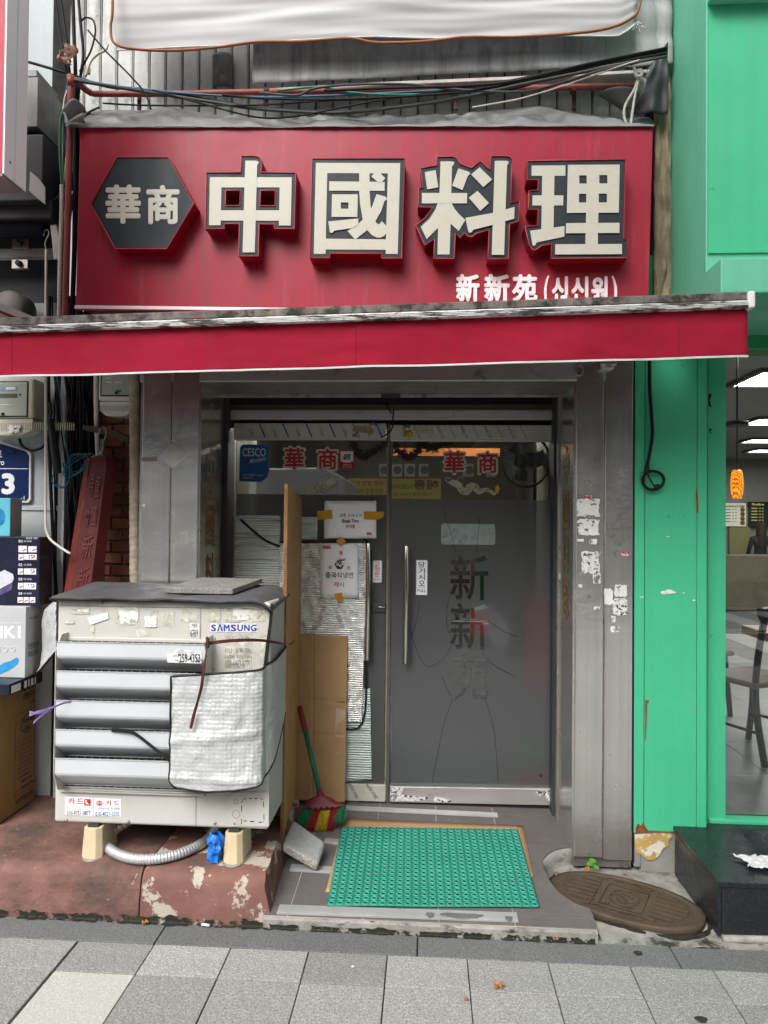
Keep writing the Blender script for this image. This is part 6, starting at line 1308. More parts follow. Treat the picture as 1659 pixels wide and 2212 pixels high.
# pilaster panels
def gpan(x0, x1, y0, y1, Y, m=m_green, nm='pilaster_panel'):
    b = B(); b.pbox(x0, y0, x1, y1, Y, .02); return b.obj(nm, m, gr, bevel=.003)
gpan(1370.5, 1392, 700, 1800, YP - .006); gpan(1393, 1505, 700, 1797, YP - .004); gpan(1506, 1527, 700, 1790, YP - .006)
b = B(); b.pbox(1370, 690, 1528, 1786, YP + .018, .40); b.obj('pilaster_core', m_green_shade, gr)
gpan(1528, 1568, 700, 1782, 3.455, m_green, 'window_stile')
b = B(); b.box(W(1530, 1780, 3.45).x, 6.5, 3.44, 3.52, .222, W(1600, 1772, 3.44).z); b.obj('window_sill', m_green, gr, bevel=.004)
b = B(); b.box(W(1566, 1200, 3.48).x, 6.5, 3.485, 3.493, .25, zwh); b.obj('window_glass', m_glass_shop, gr)
b = B(); b.pbox(1384, 1795, 1466, 1886, YP + .006, .3); b.pbox(1369.5, 1800, 1385, 1874, YP + .002, .3); stub = b.obj('plinth', mat('grey_plinth', (.24, .235, .22), .85, var=.2, vs=9, bump=.003, bs=40, spots=((.1, .1, .09), .6, 8, .15)), gr, bevel=.006)
b = B(); b.pq([(1371, 1803), (1392, 1799), (1450, 1800), (1453, 1808), (1444, 1815), (1445, 1826), (1432, 1832), (1424, 1848), (1413, 1857), (1398, 1858), (1388, 1848), (1372, 1836)], YP - .001, .006); b.obj('flaking_patch', m_ochre, gr)
b = B()
b.pq([(1393.5, 1513), (1401, 1512), (1402, 1517), (1398, 1520), (1397, 1560), (1395, 1600), (1393.5, 1600)], YP - .0055, .001)
b.pq([(1373, 1790), (1378, 1778), (1384, 1784), (1390, 1776), (1394, 1786), (1400, 1794), (1440, 1797), (1500, 1792), (1500, 1797), (1394, 1799), (1373, 1799)], YP - .0075, .001)
b.pq([(1503, 1068), (1506, 1050), (1508, 1080), (1509, 1105), (1505, 1110)], YP - .0075, .001); b.pq([(1391.5, 1045), (1393, 1000), (1394, 1050), (1393, 1080)], YP - .0075, .001); b.obj('rust_stain', m_rust, gr)
b = B()
for (x0, y0, x1, y1) in ((1423, 1274, 1462, 1285), (1382, 1288, 1392, 1292), (1495, 1295, 1503, 1299), (1438, 1158, 1447, 1160), (1474, 1280, 1480, 1282)):
    k = 12; b.pq([((x0 + x1) / 2 + (x1 - x0) / 2 * cos(2 * pi * i / k) * random.uniform(.7, 1.05), (y0 + y1) / 2 + (y1 - y0) / 2 * sin(2 * pi * i / k) * random.uniform(.5, 1.2)) for i in range(k)], YP - .007, .001)
b.obj('paper_residue', m_residue_w, gr)
b = B()
for (x0, y0, x1, y1) in ((1531, 850, 1537, 880), (1533, 925, 1537, 937)):
    b.pq([(x0, y0), (x1 + 1, y0 + 2), (x0 + 2, (y0 + y1) / 2), (x1, y1), (x0, y1 - 3), (x0 - 1, (y0 + y1) / 2)], 3.4535, .001)
b.obj('dent_shadow', m_void, gr)
# granite step
st = thing('granite_step', 'black polished granite step in front of the green shop window', 'step', (1.8, 3.1, 0))
sx0 = 1.148
b = B(); b.box(sx0 + .012, 6.5, 2.90, 3.50, -.01, .205); b.obj('step_core', m_conc, st)
xs_ = [sx0, 1.45, 1.95, 2.45, 2.95]
for i in range(4):
    b = B(); b.box(xs_[i] + .001, xs_[i + 1] - .001, 2.875, 3.439, .206, .224); b.obj('tread_slab', m_granite_blk, st, bevel=.002)
    b = B(); b.box(xs_[i] + .013, xs_[i + 1] - .001, 2.880, 2.899, .012, .2055); b.obj('riser_slab', m_granite_blk, st, bevel=.002)
b = B(); b.box(sx0, sx0 + .0115, 2.880, 3.37, .012, .2055); b.obj('cheek_slab', m_granite_blk, st, bevel=.002)
b = B(); b.box(2.96, 6.5, 2.875, 3.439, .0, .224); b.obj('tread_slab', m_granite_blk, st)
b = B(); b.tube([(1.16, 2.876, .006), (1.5, 2.874, .012), (1.9, 2.876, .008), (2.4, 2.874, .01)], .016, 7, 8); b.obj('mortar_foot', m_conc_pale, st)
# interior
ro = thing('sandwich_shop_room', 'bright fast food room behind the green framed window', 'room', (3, 7, .2))
m_wallc = mat('shop_wall', (.30, .29, .27), .7, var=.06); m_ceil = mat('shop_ceiling', (.34, .335, .32), .8, var=.05)
b = B(); b.box(1.3, 10, 3.53, 14.0, .18, .22); b.obj('shop_floor', mat('floor_underlay', (.10, .10, .10), .8), ro)
m_ft = mat('grey_floor_tile', (.32, .31, .30), .35, var=.12, vs=3, rand=.08)
for i in range(9):
    for j in range(10):
        b = B(); b.box(1.32 + i * .6, 1.915 + i * .6, 3.54 + j * .6, 4.135 + j * .6, .2205, .228); b.obj('shop_floor_tile', m_ft, ro)
b = B(); b.box(1.3, 10, 3.61, 14.0, 2.92, 2.98); b.obj('shop_ceiling', m_ceil, ro)
b = B(); b.box(1.3, 10, 14.0, 14.1, .2, 2.92); b.box(1.27, 1.30, 3.56, 14, .2, 2.92); b.box(10, 10.1, 3.56, 14, .2, 2.92); b.obj('shop_wall', m_wallc, ro)
b = B(); b.box(3.8, 8.0, 12.2, 12.8, .23, 1.15); b.obj('serving_counter', mat('counter_front', (.20, .17, .12), .5, var=.2), ro, bevel=.01)
b = B(); b.box(5.75, 6.15, 13.93, 13.985, .9, 2.0); b.obj('wall_pillar', mat('olive_tile', (.34, .30, .13), .5, var=.1), ro)
m_lp = mat('lit_panel', (.9, .9, .9), .5, emit=((1, .98, .95), 15.0), var=0)
for (x, y, w, d_) in ((2.75, 6.0, .6, .6), (3.9, 8.6, 1.3, .5), (2.2, 4.7, .6, .6), (4.7, 10.6, 1.2, .4), (5.4, 12.0, 1.2, .4), (5.2, 8.6, 1.2, .6)):
    t = thing('ceiling_panel_light', 'lit white ceiling panel light inside the sandwich shop', 'light', (x, y, 2.9), 'panel lights in the sandwich shop')
    b = B(); b.box(x, x + w, y, y + d_, 2.895, 2.912); b.obj('diffuser', m_lp, t); b = B(); b.box(x - .05, x - .002, y - .05, y + d_ + .05, 2.885, 2.919); b.box(x + w + .002, x + w + .05, y - .05, y + d_ + .05, 2.885, 2.919); b.box(x - .002, x + w + .002, y - .05, y - .002, 2.885, 2.919); b.box(x - .002, x + w + .002, y + d_ + .002, y + d_ + .05, 2.885, 2.919); b.obj('frame', mat('panel_frame', (.10, .10, .10), .5), t)
# menu boards
for (x0, y0, x1, y1, mm, mk, lab, rows_) in ((1560, 1087, 1612, 1137, mat('cream_menu', (.55, .53, .42), .5, emit=((.9, .85, .7), .25), var=.04), m_ink_k, 'cream menu board with food pictures on the back wall', ('Sandwiches & Salads',)), (1618, 1084, 1720, 1138, mat('dark_menu', (.012, .03, .02), .4), mat('menu_yellow', (.55, .45, .12), .5, emit=((.9, .75, .2), .3), var=0), 'dark green menu board with yellow print on the back wall', ('Subs      Wraps',))):
    t = thing('menu_board', lab, 'menu board', W((x0 + x1) / 2, y1, 13.9)); b = B(); b.pbox(x0, y0, x1, y1, 13.88, .06); b.obj('board_panel', mm, t, bevel=.01)
    b = B(); textpx(b, rows_[0], x0 + 6, y0 + 3, x1 - 4, y0 + 9, 13.87, .02)
    for r_ in range(5):
        yy = y0 + 13 + r_ * 6.5; b.pbox(x0 + 5, yy, x0 + 18, yy + 1.6, 13.872, .004); b.pbox(x0 + 22, yy, x0 + 25, yy + 1.6, 13.872, .004); b.pbox(x0 + 28, yy, x0 + 31, yy + 1.6, 13.872, .004)
    b.obj('board_print', mk, t)
    b = B()
    for r_ in range(4):
        q = W(x1 - 8, y0 + 14 + r_ * 9.5, 13.87); b.lathe([(.001, .01), (.035, .01), (.045, 0)], q, 'Y', 12)
    b.obj('food_picture', mat('food_print', (.30, .12, .05), .5, var=.5, vs=20), t)
# pendant lamp
pl = W(1592, 1046, 4.7); pd = thing('pendant_lamp', 'amber swirled glass pendant lamp glowing behind the shop window', 'lamp', pl)
b = B(); h_ = W(1592, 1016, 4.7).z - W(1592, 1077, 4.7).z
b.lathe([(.026, -h_ * .5), (.034, -h_ * .36), (.040, -h_ * .1), (.039, h_ * .15), (.033, h_ * .4), (.026, h_ * .5), (.023, h_ * .5), (.029, h_ * .38), (.034, .0), (.023, -h_ * .48)], pl, n=24)
m_amb = bpy.data.materials.new('amber_glass'); m_amb.use_nodes = True; N = m_amb.node_tree.nodes; L = m_amb.node_tree.links; p = N['Principled BSDF']
tc = N.new('ShaderNodeTexCoord'); wv = N.new('ShaderNodeTexWave'); wv.wave_type = 'BANDS'; wv.bands_direction = 'DIAGONAL'; wv.inputs['Scale'].default_value = 24; wv.inputs['Distortion'].default_value = 9; wv.inputs['Detail'].default_value = 3; L.new(tc.outputs['Object'], wv.inputs['Vector'])
cr = N.new('ShaderNodeValToRGB'); cr.color_ramp.elements[0].color = (.40, .07, .0, 1); cr.color_ramp.elements[1].color = (1, .36, .03, 1); L.new(wv.outputs['Color'], cr.inputs[0]); L.new(cr.outputs[0], p.inputs['Base Color']); L.new(cr.outputs[0], p.inputs['Emission Color']); p.inputs['Emission Strength'].default_value = 1.1; p.inputs['Roughness'].default_value = .15
b.obj('lamp_shade', m_amb, pd)
b = B(); b.tube([pl + Vector((0, 0, h_ * .5)), Vector((pl.x, pl.y, W(1592, 916, 4.7).z))], .004, 6, 1); b.obj('lamp_cord', m_wire_gry, pd)
b = B(); b.tube([Vector((pl.x, pl.y, W(1592, 920, 4.7).z)), Vector((pl.x, pl.y, W(1592, 911, 4.7).z))], .07, 16, 1); b.tube([Vector((pl.x, pl.y, W(1592, 912, 4.7).z)), Vector((pl.x, pl.y, 2.918))], .006, 6, 1); b.obj('ceiling_rose', m_duct_d, pd)
# chairs and table
m_chr = mat('dark_wood', (.010, .009, .009), .4, var=.2); m_tab = mat('light_wood_top', (.45, .27, .14), .45, var=.1, vs=4)
def chair(x, y, rz, lab):
    t = thing('dining_chair', lab, 'chair', (x, y, .228), 'dark dining chairs in the sandwich shop'); M_ = Matrix.Rotation(rz, 4, 'Z')
    def tr(pts): return [M_ @ Vector(p) + Vector((x, y, .228)) for p in pts]
    for sx in (-1, 1):
        b = B(); b.tube(tr([(sx * .19, .20, 0), (sx * .19, .17, .24), (sx * .18, .155, .45)]), .02, 8, 3); b.obj('front_leg', m_chr, t)
        b = B(); b.tube(tr([(sx * .18, -.24, 0), (sx * .18, -.19, .25), (sx * .18, -.175, .45), (sx * .19, -.21, .68), (sx * .20, -.26, .88)]), .02, 8, 4); b.obj('rear_leg', m_chr, t)
    b = B(); b.prism(tr([(-.21, -.20, .44), (.21, -.20, .44), (.22, .21, .44), (-.22, .21, .44)]), (0, 0, .035)); b.obj('seat', mat('pale_seat', (.16, .12, .09), .5), t, bevel=.012)
    b = B(); b.tube(tr([(-.23, -.25, .88), (-.1, -.29, .90), (.1, -.29, .90), (.23, -.25, .88)]), .035, 10, 4, flat=1.2); b.obj('top_rail', m_chr, t)
    for sx in (-.07, .07):
        b = B(); b.tube(tr([(sx, -.185, .46), (sx, -.23, .68), (sx, -.275, .88)]), .012, 6, 3); b.obj('back_spindle', m_chr, t)
    for (z, yy) in ((.18, .0),):
        b = B(); b.tube(tr([(-.185, .18, z), (-.18, -.2, z)]), .01, 6, 1); b.tube(tr([(.185, .18, z), (.18, -.2, z)]), .01, 6, 1); b.obj('stretcher', m_chr, t)
chair(2.02, 4.55, radians(25), 'dark wooden dining chair nearest the shop window'); chair(1.98, 5.5, radians(-160), 'dark wooden dining chair standing behind the nearest one')
tb = thing('dining_table', 'light wood topped dining table at the edge of the shop window', 'table', (2.6, 4.9, .228))
b = B(); b.box(2.12, 3.0, 4.30, 4.95, .90, .955); b.obj('table_top', m_tab, tb, bevel=.006); b = B(); b.tube([(2.56, 4.62, .235), (2.56, 4.62, .90)], .035, 10, 1); b.lathe([(.25, 0), (.24, .02), (.04, .05)], (2.56, 4.62, .229)); b.obj('table_pedestal', m_chr, tb)
# person at the counter, seen from behind
def person(x, y, z, S):
    t = thing('person', 'person with long dark hair in dark clothes at the shop counter', 'person', (x, y, z))
    V = [(0, 0, .92), (0, .01, 1.12), (0, .0, 1.36), (0, -.01, 1.46), (0, .0, 1.56), (0, .01, 1.66), (-.17, 0, 1.38), (-.23, .03, 1.12), (-.20, .17, .98), (-.19, .24, .96), (.17, 0, 1.38), (.23, .03, 1.12), (.20, .17, .98), (.19, .24, .96), (-.09, 0, .88), (-.10, .02, .48), (-.10, -.02, .06), (-.10, .10, .03), (.09, 0, .88), (.10, .02, .48), (.10, -.02, .06), (.10, .10, .03)]
    E_ = [(0, 1), (1, 2), (2, 3), (3, 4), (4, 5), (2, 6), (6, 7), (7, 8), (8, 9), (2, 10), (10, 11), (11, 12), (12, 13), (0, 14), (14, 15), (15, 16), (16, 17), (0, 18), (18, 19), (19, 20), (20, 21)]
    Rd = [.14, .12, .14, .055, .085, .075, .06, .045, .035, .03, .06, .045, .035, .03, .09, .06, .045, .03, .09, .06, .045, .03]
    me = bpy.data.meshes.new('body'); me.from_pydata([(a_ * S, b_ * S, c_ * S) for a_, b_, c_ in V], E_, []); o = link_mesh('body', me, mat('dark_clothes', (.02, .022, .03), .8, var=.2), t)
    sk = o.modifiers.new('skin', 'SKIN'); 
    for i, sv in enumerate(me.skin_vertices[0].data): sv.radius = (Rd[i] * S, Rd[i] * S * (.8 if i < 3 else 1)); sv.use_root = (i == 0)
    q = o.modifiers.new('s', 'SUBSURF'); q.levels = 2; q.render_levels = 2
    b = B(); b.grid(lambda u, v: Vector((x + S * .115 * cos(2 * pi * u) * (1 - .15 * v) * sin(pi * min(.5, v * 1.1 + .01)) ** .5, y + S * (-.02 + .10 * sin(2 * pi * u) * (1 if sin(2 * pi * u) < 0 else .45)), z + S * (1.76 - .55 * v + .02 * mnoise.noise(Vector((u * 20, v * 3, 0)))))), 24, 12); b.obj('hair', mat('dark_brown_hair', (.035, .018, .012), .5, var=.3, vs=60), t)
    for sx in (-1, 1):
        b = B(); b.tube([(x + sx * .2 * S, y + .16 * S, z + .98 * S), (x + sx * .19 * S, y + .25 * S, z + .955 * S)], .036 * S, 8, 1); b.obj('forearm_skin', mat('skin', (.50, .30, .21), .5), t)
q = W(1643, 1200, 13.1); person(q.x, 13.1, .228, .86)
# ------------------------------------------------------------ cable hanging on the green pilaster
hc = thing('coiled_cable', 'black cable hanging down the green pilaster ending in a taped loop', 'cable', W(1400, 1050, 3.37))
b = B(); b.tube([W(x, y, 3.375) for x, y in ((1403, 700), (1403, 800), (1404, 850), (1408, 905), (1409, 940), (1404, 975), (1399, 1000), (1396, 1025))], .0075, 8, 6); b.obj('cable_drop', m_wire_blk, hc)
b = B(); b.tube([W(x, y, 3.37) for x, y in ((1396, 1020), (1389, 1032), (1390, 1045), (1400, 1056), (1415, 1057), (1428, 1050), (1434, 1038), (1430, 1026), (1418, 1019), (1405, 1018), (1396, 1022))], .0072, 8, 6); b.tube([W(x, y, 3.36) for x, y in ((1398, 1022), (1404, 1035), (1412, 1048), (1418, 1052))], .0035, 6, 5); b.obj('cable_loop', m_wire_blk, hc)
b = B(); b.tube([W(1398, 1008, 3.368), W(1395, 1023, 3.368)], .0115, 8, 1); b.tube([W(1414, 1053, 3.364), W(1424, 1050, 3.364)], .012, 8, 1); b.obj('tape_wrap', m_black, hc)
b = B(); b.tube([W(x, y, 3.36) for x, y in ((1393, 1018), (1385, 1022), (1383, 1032), (1386, 1045))], .0018, 5, 5); b.obj('tie_wire', m_wire_gry, hc)
# white sticker residue and labels on the right-hand steel pillar
scraps([(1245, 1075, 1296, 1118), (1246, 1120, 1296, 1158), (1246, 1164, 1262, 1170), (1272, 1164, 1290, 1176), (1256, 1190, 1296, 1240), (1280, 1235, 1298, 1262), (1249, 1262, 1258, 1270)], m_residue_w, 'paper_residue', rb, YP - .012)
scraps([(1258, 1190, 1294, 1239), (1322, 1291, 1357, 1330)], m_scrap, 'torn_sticker', rb, YP - .0145)
scraps([(1305, 1270, 1325, 1308), (1326, 1262, 1355, 1290), (1330, 1293, 1346, 1298), (1318, 1352, 1338, 1366), (1282, 1310, 1296, 1317), (1320, 1330, 1330, 1345)], m_residue_w, 'paper_residue', rb, YP - .013)
scraps([(1333, 1075, 1342, 1085), (1332, 1108, 1342, 1125), (1312, 1130, 1340, 1142), (1316, 1145, 1330, 1160), (1328, 1168, 1342, 1180), (1326, 1190, 1340, 1200), (1330, 1305, 1345, 1312), (1270, 1285, 1276, 1292)], mat('dark_glue', (.16, .155, .15), .7, var=.3, vs=40), 'glue_residue', rb, YP - .0125)
m_rl = mat('red_number_label', (.62, .45, .46), .6, var=.2, vs=60, spots=((.42, .05, .06), .48, 60, .02))
for (x0, y0, x1, y1) in ((1261, 1070, 1279, 1076), (1342, 1193, 1362, 1201)):
    b = B(); b.pbox(x0, y0, x1, y1, YP - .0142, .001); b.obj('number_label', m_rl, rb)
b = B(); b.pbox(1208, 1181, 1226, 1187, YF - .0022, .001); b.pbox(453, 1177, 468, 1184, YF - .0022, .001); b.obj('number_label', m_rl, rb)
scraps([(1208, 1190, 1221, 1210), (1206, 1238, 1219, 1258), (1208, 1264, 1218, 1290), (1208, 1293, 1219, 1317), (1208, 1320, 1220, 1342), (454, 1188, 470, 1205), (452, 1205, 464, 1245), (455, 1248, 462, 1258)], m_scrap, 'torn_sticker', rb, YF - .001)
b = B()
xo = W(1243.5, 1200, YP).x - .0135; xo2 = W(425, 1200, YP).x + .0135
def vtext(bld, body, X, y_, z0, z1, flip):
    n_ = len(body); h = (z1 - z0) / n_
    for i, ch in enumerate(body):
        za, zb_ = z1 - h * (i + .92), z1 - h * (i + .05); ya, yb = (y_ + .07, y_ - .07) if not flip else (y_ - .07, y_ + .07)
        text4(bld, ch, (X, ya, zb_), (X, yb, zb_), (X, yb, za), (X, ya, za), .02)
vtext(b, '中國料理', xo, 3.57, W(1235, 1345, 3.57).z, W(1235, 960, 3.57).z, True)
b.obj('gold_character', m_ink_g, rb); b = B(); vtext(b, '中國料理', xo2, 3.57, W(437, 1420, 3.57).z, W(437, 960, 3.57).z, True); b.obj('gold_character', m_ink_g, rb)
b = B(); b.pq([(345, 985), (372, 955), (405, 985), (372, 1012)], YP - .0128, .0008); b.obj('diamond_mark', mat('steel_glue_mark', (.52, .50, .47), .5, .8, var=.1), rb)
b = B(); b.pbox(306, 987, 339, 996, YP - .0135, .001); b.obj('tape_mark', mat('brown_glue', (.24, .21, .17), .6, var=.2), rb)
b = B(); b.lathe([(.001, .002), (.007, .002), (.008, 0)], W(311, 1092, YP - .012), 'Y', 12); b.obj('round_sticker', m_residue_w, rb)
# ------------------------------------------------------------ plywood, cardboard, broom, block, mats
np_ = [WZ(612, 1860, .066), WZ(645, 1732, .100)]
pw = thing('plywood_board', 'tall plywood board standing edge on between the unit and the door', 'board', (np_[0].x, 3.5, .07))
zA = W(612, 1045, np_[0].y).z; zB = W(644, 1076, np_[1].y).z
Xa, Xb = np_[0].x, np_[1].x
b = B(); b.prism([(Xa, np_[0].y, pz(np_[0].y) + .001), (Xb, np_[1].y, pz(np_[1].y) + .001), (Xb, np_[1].y, zB), (Xa, np_[0].y, zA)], (-.0155, 0, 0)); 
for f in b.bm.faces: f.material_index = 0
b.bm.normal_update()
bmesh.ops.recalc_face_normals(b.bm, faces=b.bm.faces)
for f in b.bm.faces: f.material_index = 0 if abs(f.normal.x) > .8 else 1
b.obj('plywood_sheet', [m_ply, m_ply_edge], pw)
b = B()
for k in range(3):
    o_ = .003 + k * .004; b.box(Xa - o_ - .001, Xa - o_, np_[0].y - .0008, np_[0].y - .0002, .09, zA - .02)
b.obj('ply_layer', mat('ply_layer_dark', (.16, .075, .03), .8), pw)
YK = YN - .045
cb = thing('cardboard_sheet', 'brown cardboard sheet with fold lines leaning on the fixed door', 'cardboard', W(697, 1728, YK))
def crd(u, v):
    x = 640 + u * (111 - 6 * v); y = 1370 + 4 * u + v * (358 + 2 * u); p = W(x, y, YK + .02 - .05 * v)
    p.y += .004 * mnoise.noise(Vector((u * 4, v * 7, 2))) - .006 * max(0, 1 - abs(u - .33) / .025) * -1 + .006 * max(0, 1 - abs(v - .395) / .01) + .003 * max(0, 1 - abs(v - .60) / .01); return p
b = B(); b.grid(crd, 60, 90); b.obj('cardboard_panel', m_card, cb, solid=.004)
b = B(); b.f([crd(.34, .394) + Vector((0, -.004, 0)), crd(.97, .394) + Vector((0, -.004, 0)), crd(.97, .40) + Vector((0, -.004, 0)), crd(.34, .40) + Vector((0, -.004, 0))]); b.obj('cut_slot', mat('slot_shadow', (.08, .05, .03), .9), cb)
b = B(); b.f([crd(u, v) + Vector((0, -.0035, 0)) for u, v in ((.80, .43), (.98, .45), (.97, .60), (.90, .68), (.82, .72), (.79, .60), (.78, .50))]); b.obj('tape_patch', mat('clear_tape', (.46, .36, .26), .2, var=.1), cb)
# broom
br = thing('broom', 'green handled broom with maroon head leaning on the cardboard', 'broom', PZ(697, 1780))
hd = W(693, 1722, 3.60); tp = W(647, 1526, 3.76)
mid = hd.lerp(tp, .72)
b = B(); b.tube([hd, mid], .0125, 12, 1); b.obj('handle', m_broom_g, br)
b = B(); b.tube([mid, tp], lambda t: .0145 * (1 + .07 * sin(t * 60)), 12, 20); b.obj('grip', mat('maroon_grip', (.19, .03, .03), .5, var=.1), br)
b = B(); b.tube([hd + (tp - hd) * -.06, hd + (tp - hd) * .07], .0175, 12, 1); b.obj('socket', m_broom_r, br)
# head: a fan-shaped block
hl, hr = W(660, 1748, 3.56), W(747, 1742, 3.58)
def head(u, v):
    s_ = u * 2 - 1; base = hl.lerp(hr, u); top = Vector((hd.x + s_ * .07, hd.y, hd.z + .012)); top.z -= .05 * abs(s_) ** 1.6
    return top.lerp(base + Vector((0, 0, -.012 * (1 - s_ * s_))), v)
b = B(); b.grid(head, 16, 6); b.obj('head', m_broom_r, br, solid=.030)
b = B()
for k in range(6):
    a = head(.12 + k * .15, .78) + Vector((0, -.019, 0)); b.box(a.x - .004, a.x + .004, a.y - .001, a.y + .001, a.z - .009, a.z + .009)
b.obj('head_slot', m_void, br)
random.seed(4)
for nm, m_, ua, ub in (('bristle_green', m_br_g, 0, .2), ('bristle_red', m_br_r, .2, .38), ('bristle_yellow', m_br_y, .38, .62), ('bristle_red', m_br_r, .62, .82), ('bristle_green', m_br_g, .82, 1)):
    b = B()
    for k in range(110):
        u = random.uniform(ua, ub); a = head(u, 1) + Vector((0, random.uniform(-.014, .014), .004)); e = Vector((a.x + (u - .48) * .03 + random.uniform(-.014, .014) - .025, a.y - random.uniform(.015, .05), 0)); e.z = pz(e.y) + .004 + .02 * abs(u - .45) * 2 * random.random() + (.03 if u > .8 or u < .15 else 0)
        m2 = a.lerp(e, .55) + Vector((random.uniform(-.005, .005), -.006, 0)); b.tube([a, m2, e], .0012, 4, 2)
    stuff(b.obj('bristles', m_, br))
# leaning concrete paver block
cbk = thing('concrete_block', 'grey rounded concrete paving block leaning on the plywood foot', 'block', PZ(655, 1850))
tlb, trb, brb, blb = [PZ(x, y) for x, y in ((617, 1812), (658, 1860), (662, 1866), (614, 1820))]
# block as a slab: top face corners in photo, given real depths
ftl = W(634, 1751, 3.34); ftr = W(704, 1799, 3.26); fbr = W(688, 1848, 3.13); fbl = W(611, 1803, 3.18)
nrm = (ftr - ftl).cross(fbl - ftl).normalized()
if nrm.y > 0: nrm = -nrm
th = .05
top4 = [ftl, ftr, fbr, fbl]
b = B(); 
bot4 = [p - nrm * th for p in top4]
vs_ = [b.v(p) for p in top4 + bot4]
for f in ((0, 1, 2, 3), (7, 6, 5, 4), (0, 4, 5, 1), (1, 5, 6, 2), (2, 6, 7, 3), (3, 7, 4, 0)): b.bm.faces.new([vs_[i] for i in f])
bmesh.ops.recalc_face_normals(b.bm, faces=b.bm.faces); b.bm.faces.ensure_lookup_table()
for i, f in enumerate(b.bm.faces): f.material_index = 0 if i < 2 else 1
lo = min(v.co.z - pz(v.co.y) for v in b.bm.verts)
bmesh.ops.translate(b.bm, verts=b.bm.verts, vec=(0, 0, .003 - lo))
b.obj('block_body', [m_cblock, m_cblock_e], cbk, bevel=.016, seg=4)
# cardboard under the mat and the rubber mat
mc4 = [PZ(738, 1790), PZ(1118, 1795), PZ(1166, 1964), PZ(706, 1961)]
def quad(c, u, v): return c[0].lerp(c[1], u).lerp(c[3].lerp(c[2], u), v)
cu = [PZ(745, 1771), PZ(1130, 1785), PZ(1153, 1890), PZ(1150, 1940)]
b = B(); cc4 = [PZ(744, 1770), PZ(1129, 1786), PZ(1152, 1895), PZ(703, 1930)]
def cdm(u, v):
    p = quad(cc4, u, v); p.z = pz(p.y) + .0045 + .0015 * mnoise.noise(Vector((u * 6, v * 6, 2))); return p
b.grid(cdm, 24, 14); tag(b.obj('cardboard_underlay', m_card, None, solid=.003), 'flat cardboard piece lying under the green rubber mat', 'cardboard')
rmt = thing('rubber_mat', 'green rubber ring mat lying on the entrance tiles', 'mat', (mc4[0] + mc4[2]) / 2)
NU, NV = 25, 20
def mp_(u, v, h=0):
    p = quad(mc4, u, v); p.z = pz(p.y) + .008 + h + .002 * mnoise.noise(Vector((u * 3, v * 3, 5))); return p
b = B(); b.grid(lambda u, v: mp_(u, v, .0), 40, 30); b.obj('mat_web', mat('green_mat_web', (.012, .19, .13), .5, var=.15, vs=5), rmt, solid=.004)
b = B()
nseg = 12
du_ = (mc4[1] - mc4[0]).length / NU; 
for j in range(NV):
    for i in range(NU):
        c = mp_((i + .5) / NU, (j + .5) / NV); rw_ = .0148
        prof = ((1.0, .000), (.95, .0042), (.86, .0056), (.74, .0050), (.64, .0008), (.5, .0004))
        prev = None; last = None
        for (rr, hh_) in prof:
            ring = [b.v((c.x + rw_ * rr * cos(2 * pi * q / nseg), c.y + rw_ * rr * sin(2 * pi * q / nseg) * 1.0, c.z + hh_)) for q in range(nseg)]
            if prev:
                for q in range(nseg):
                    f = b.bm.faces.new([prev[q], prev[(q + 1) % nseg], ring[(q + 1) % nseg], ring[q]]); f.smooth = True
            prev = ring
stuff(b.obj('mat_rings', m_mat, rmt, recalc=False))
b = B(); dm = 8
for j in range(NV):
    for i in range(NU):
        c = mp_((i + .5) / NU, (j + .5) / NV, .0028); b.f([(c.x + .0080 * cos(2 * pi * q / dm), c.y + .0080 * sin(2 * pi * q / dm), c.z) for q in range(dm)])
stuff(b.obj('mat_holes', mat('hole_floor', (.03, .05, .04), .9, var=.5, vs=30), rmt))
# ------------------------------------------------------------ manhole cover
mh = thing('manhole_cover', 'oval rusty cast iron manhole cover between the steel pillar and granite step', 'manhole cover', (.857, 3.142, -.03))
A0, A1 = WZ(1187, 1905, .055), WZ(1525, 1985, .055); ctr = (A0 + A1) / 2; ctr.z = .055; ax = (A1 - A0); aang = math.atan2(ax.y, ax.x) ; aa = ax.length / 2; bb = .178
ctr = Vector((.852, 3.116, .028)); aa, bb = .318, .183
Rz = Matrix.Rotation(radians(-27), 3, 'Z')
def mhp(a, r_, z):
    f_ = (abs(cos(a)) ** 2.2 + abs(sin(a)) ** 2.2) ** (-1 / 2.2); return ctr + Rz @ Vector((aa * r_ * cos(a) * f_, bb * r_ * sin(a) * f_, 0)) + Vector((0, 0, z))
b = B(); rings = []
for (r_, z) in ((1.0, -.045), (1.0, -.006), (.985, 0), (.90, 0), (.885, -.003), (.86, -.003)):
    rings.append([b.v(mhp(2 * pi * i / 64, r_, z)) for i in range(64)])
for i in range(len(rings) - 1):
    for q in range(64): b.bm.faces.new([rings[i][q], rings[i][(q + 1) % 64], rings[i + 1][(q + 1) % 64], rings[i + 1][q]]).smooth = True
b.bm.faces.new(rings[-1]); b.bm.faces.new(rings[0][::-1]); b.obj('cover_plate', m_iron, mh)
for sgn in (-1, 1):
    for k in range(8):
        yy = -.66 + k * .19; xo_ = math.sqrt(max(0, .80 ** 2 - yy * yy)); xi = .36
        if xo_ > xi + .05:
            pts = [ctr + Rz @ Vector((aa * sgn * xi, bb * (yy - .042), -.003)), ctr + Rz @ Vector((aa * sgn * xo_, bb * (yy - .042), -.003)), ctr + Rz @ Vector((aa * sgn * xo_, bb * (yy + .042), -.003)), ctr + Rz @ Vector((aa * sgn * xi, bb * (yy + .042), -.003))]
            b = B(); b.prism(pts, (0, 0, .0075)); b.obj('raised_bar', m_iron, mh, bevel=.0012)
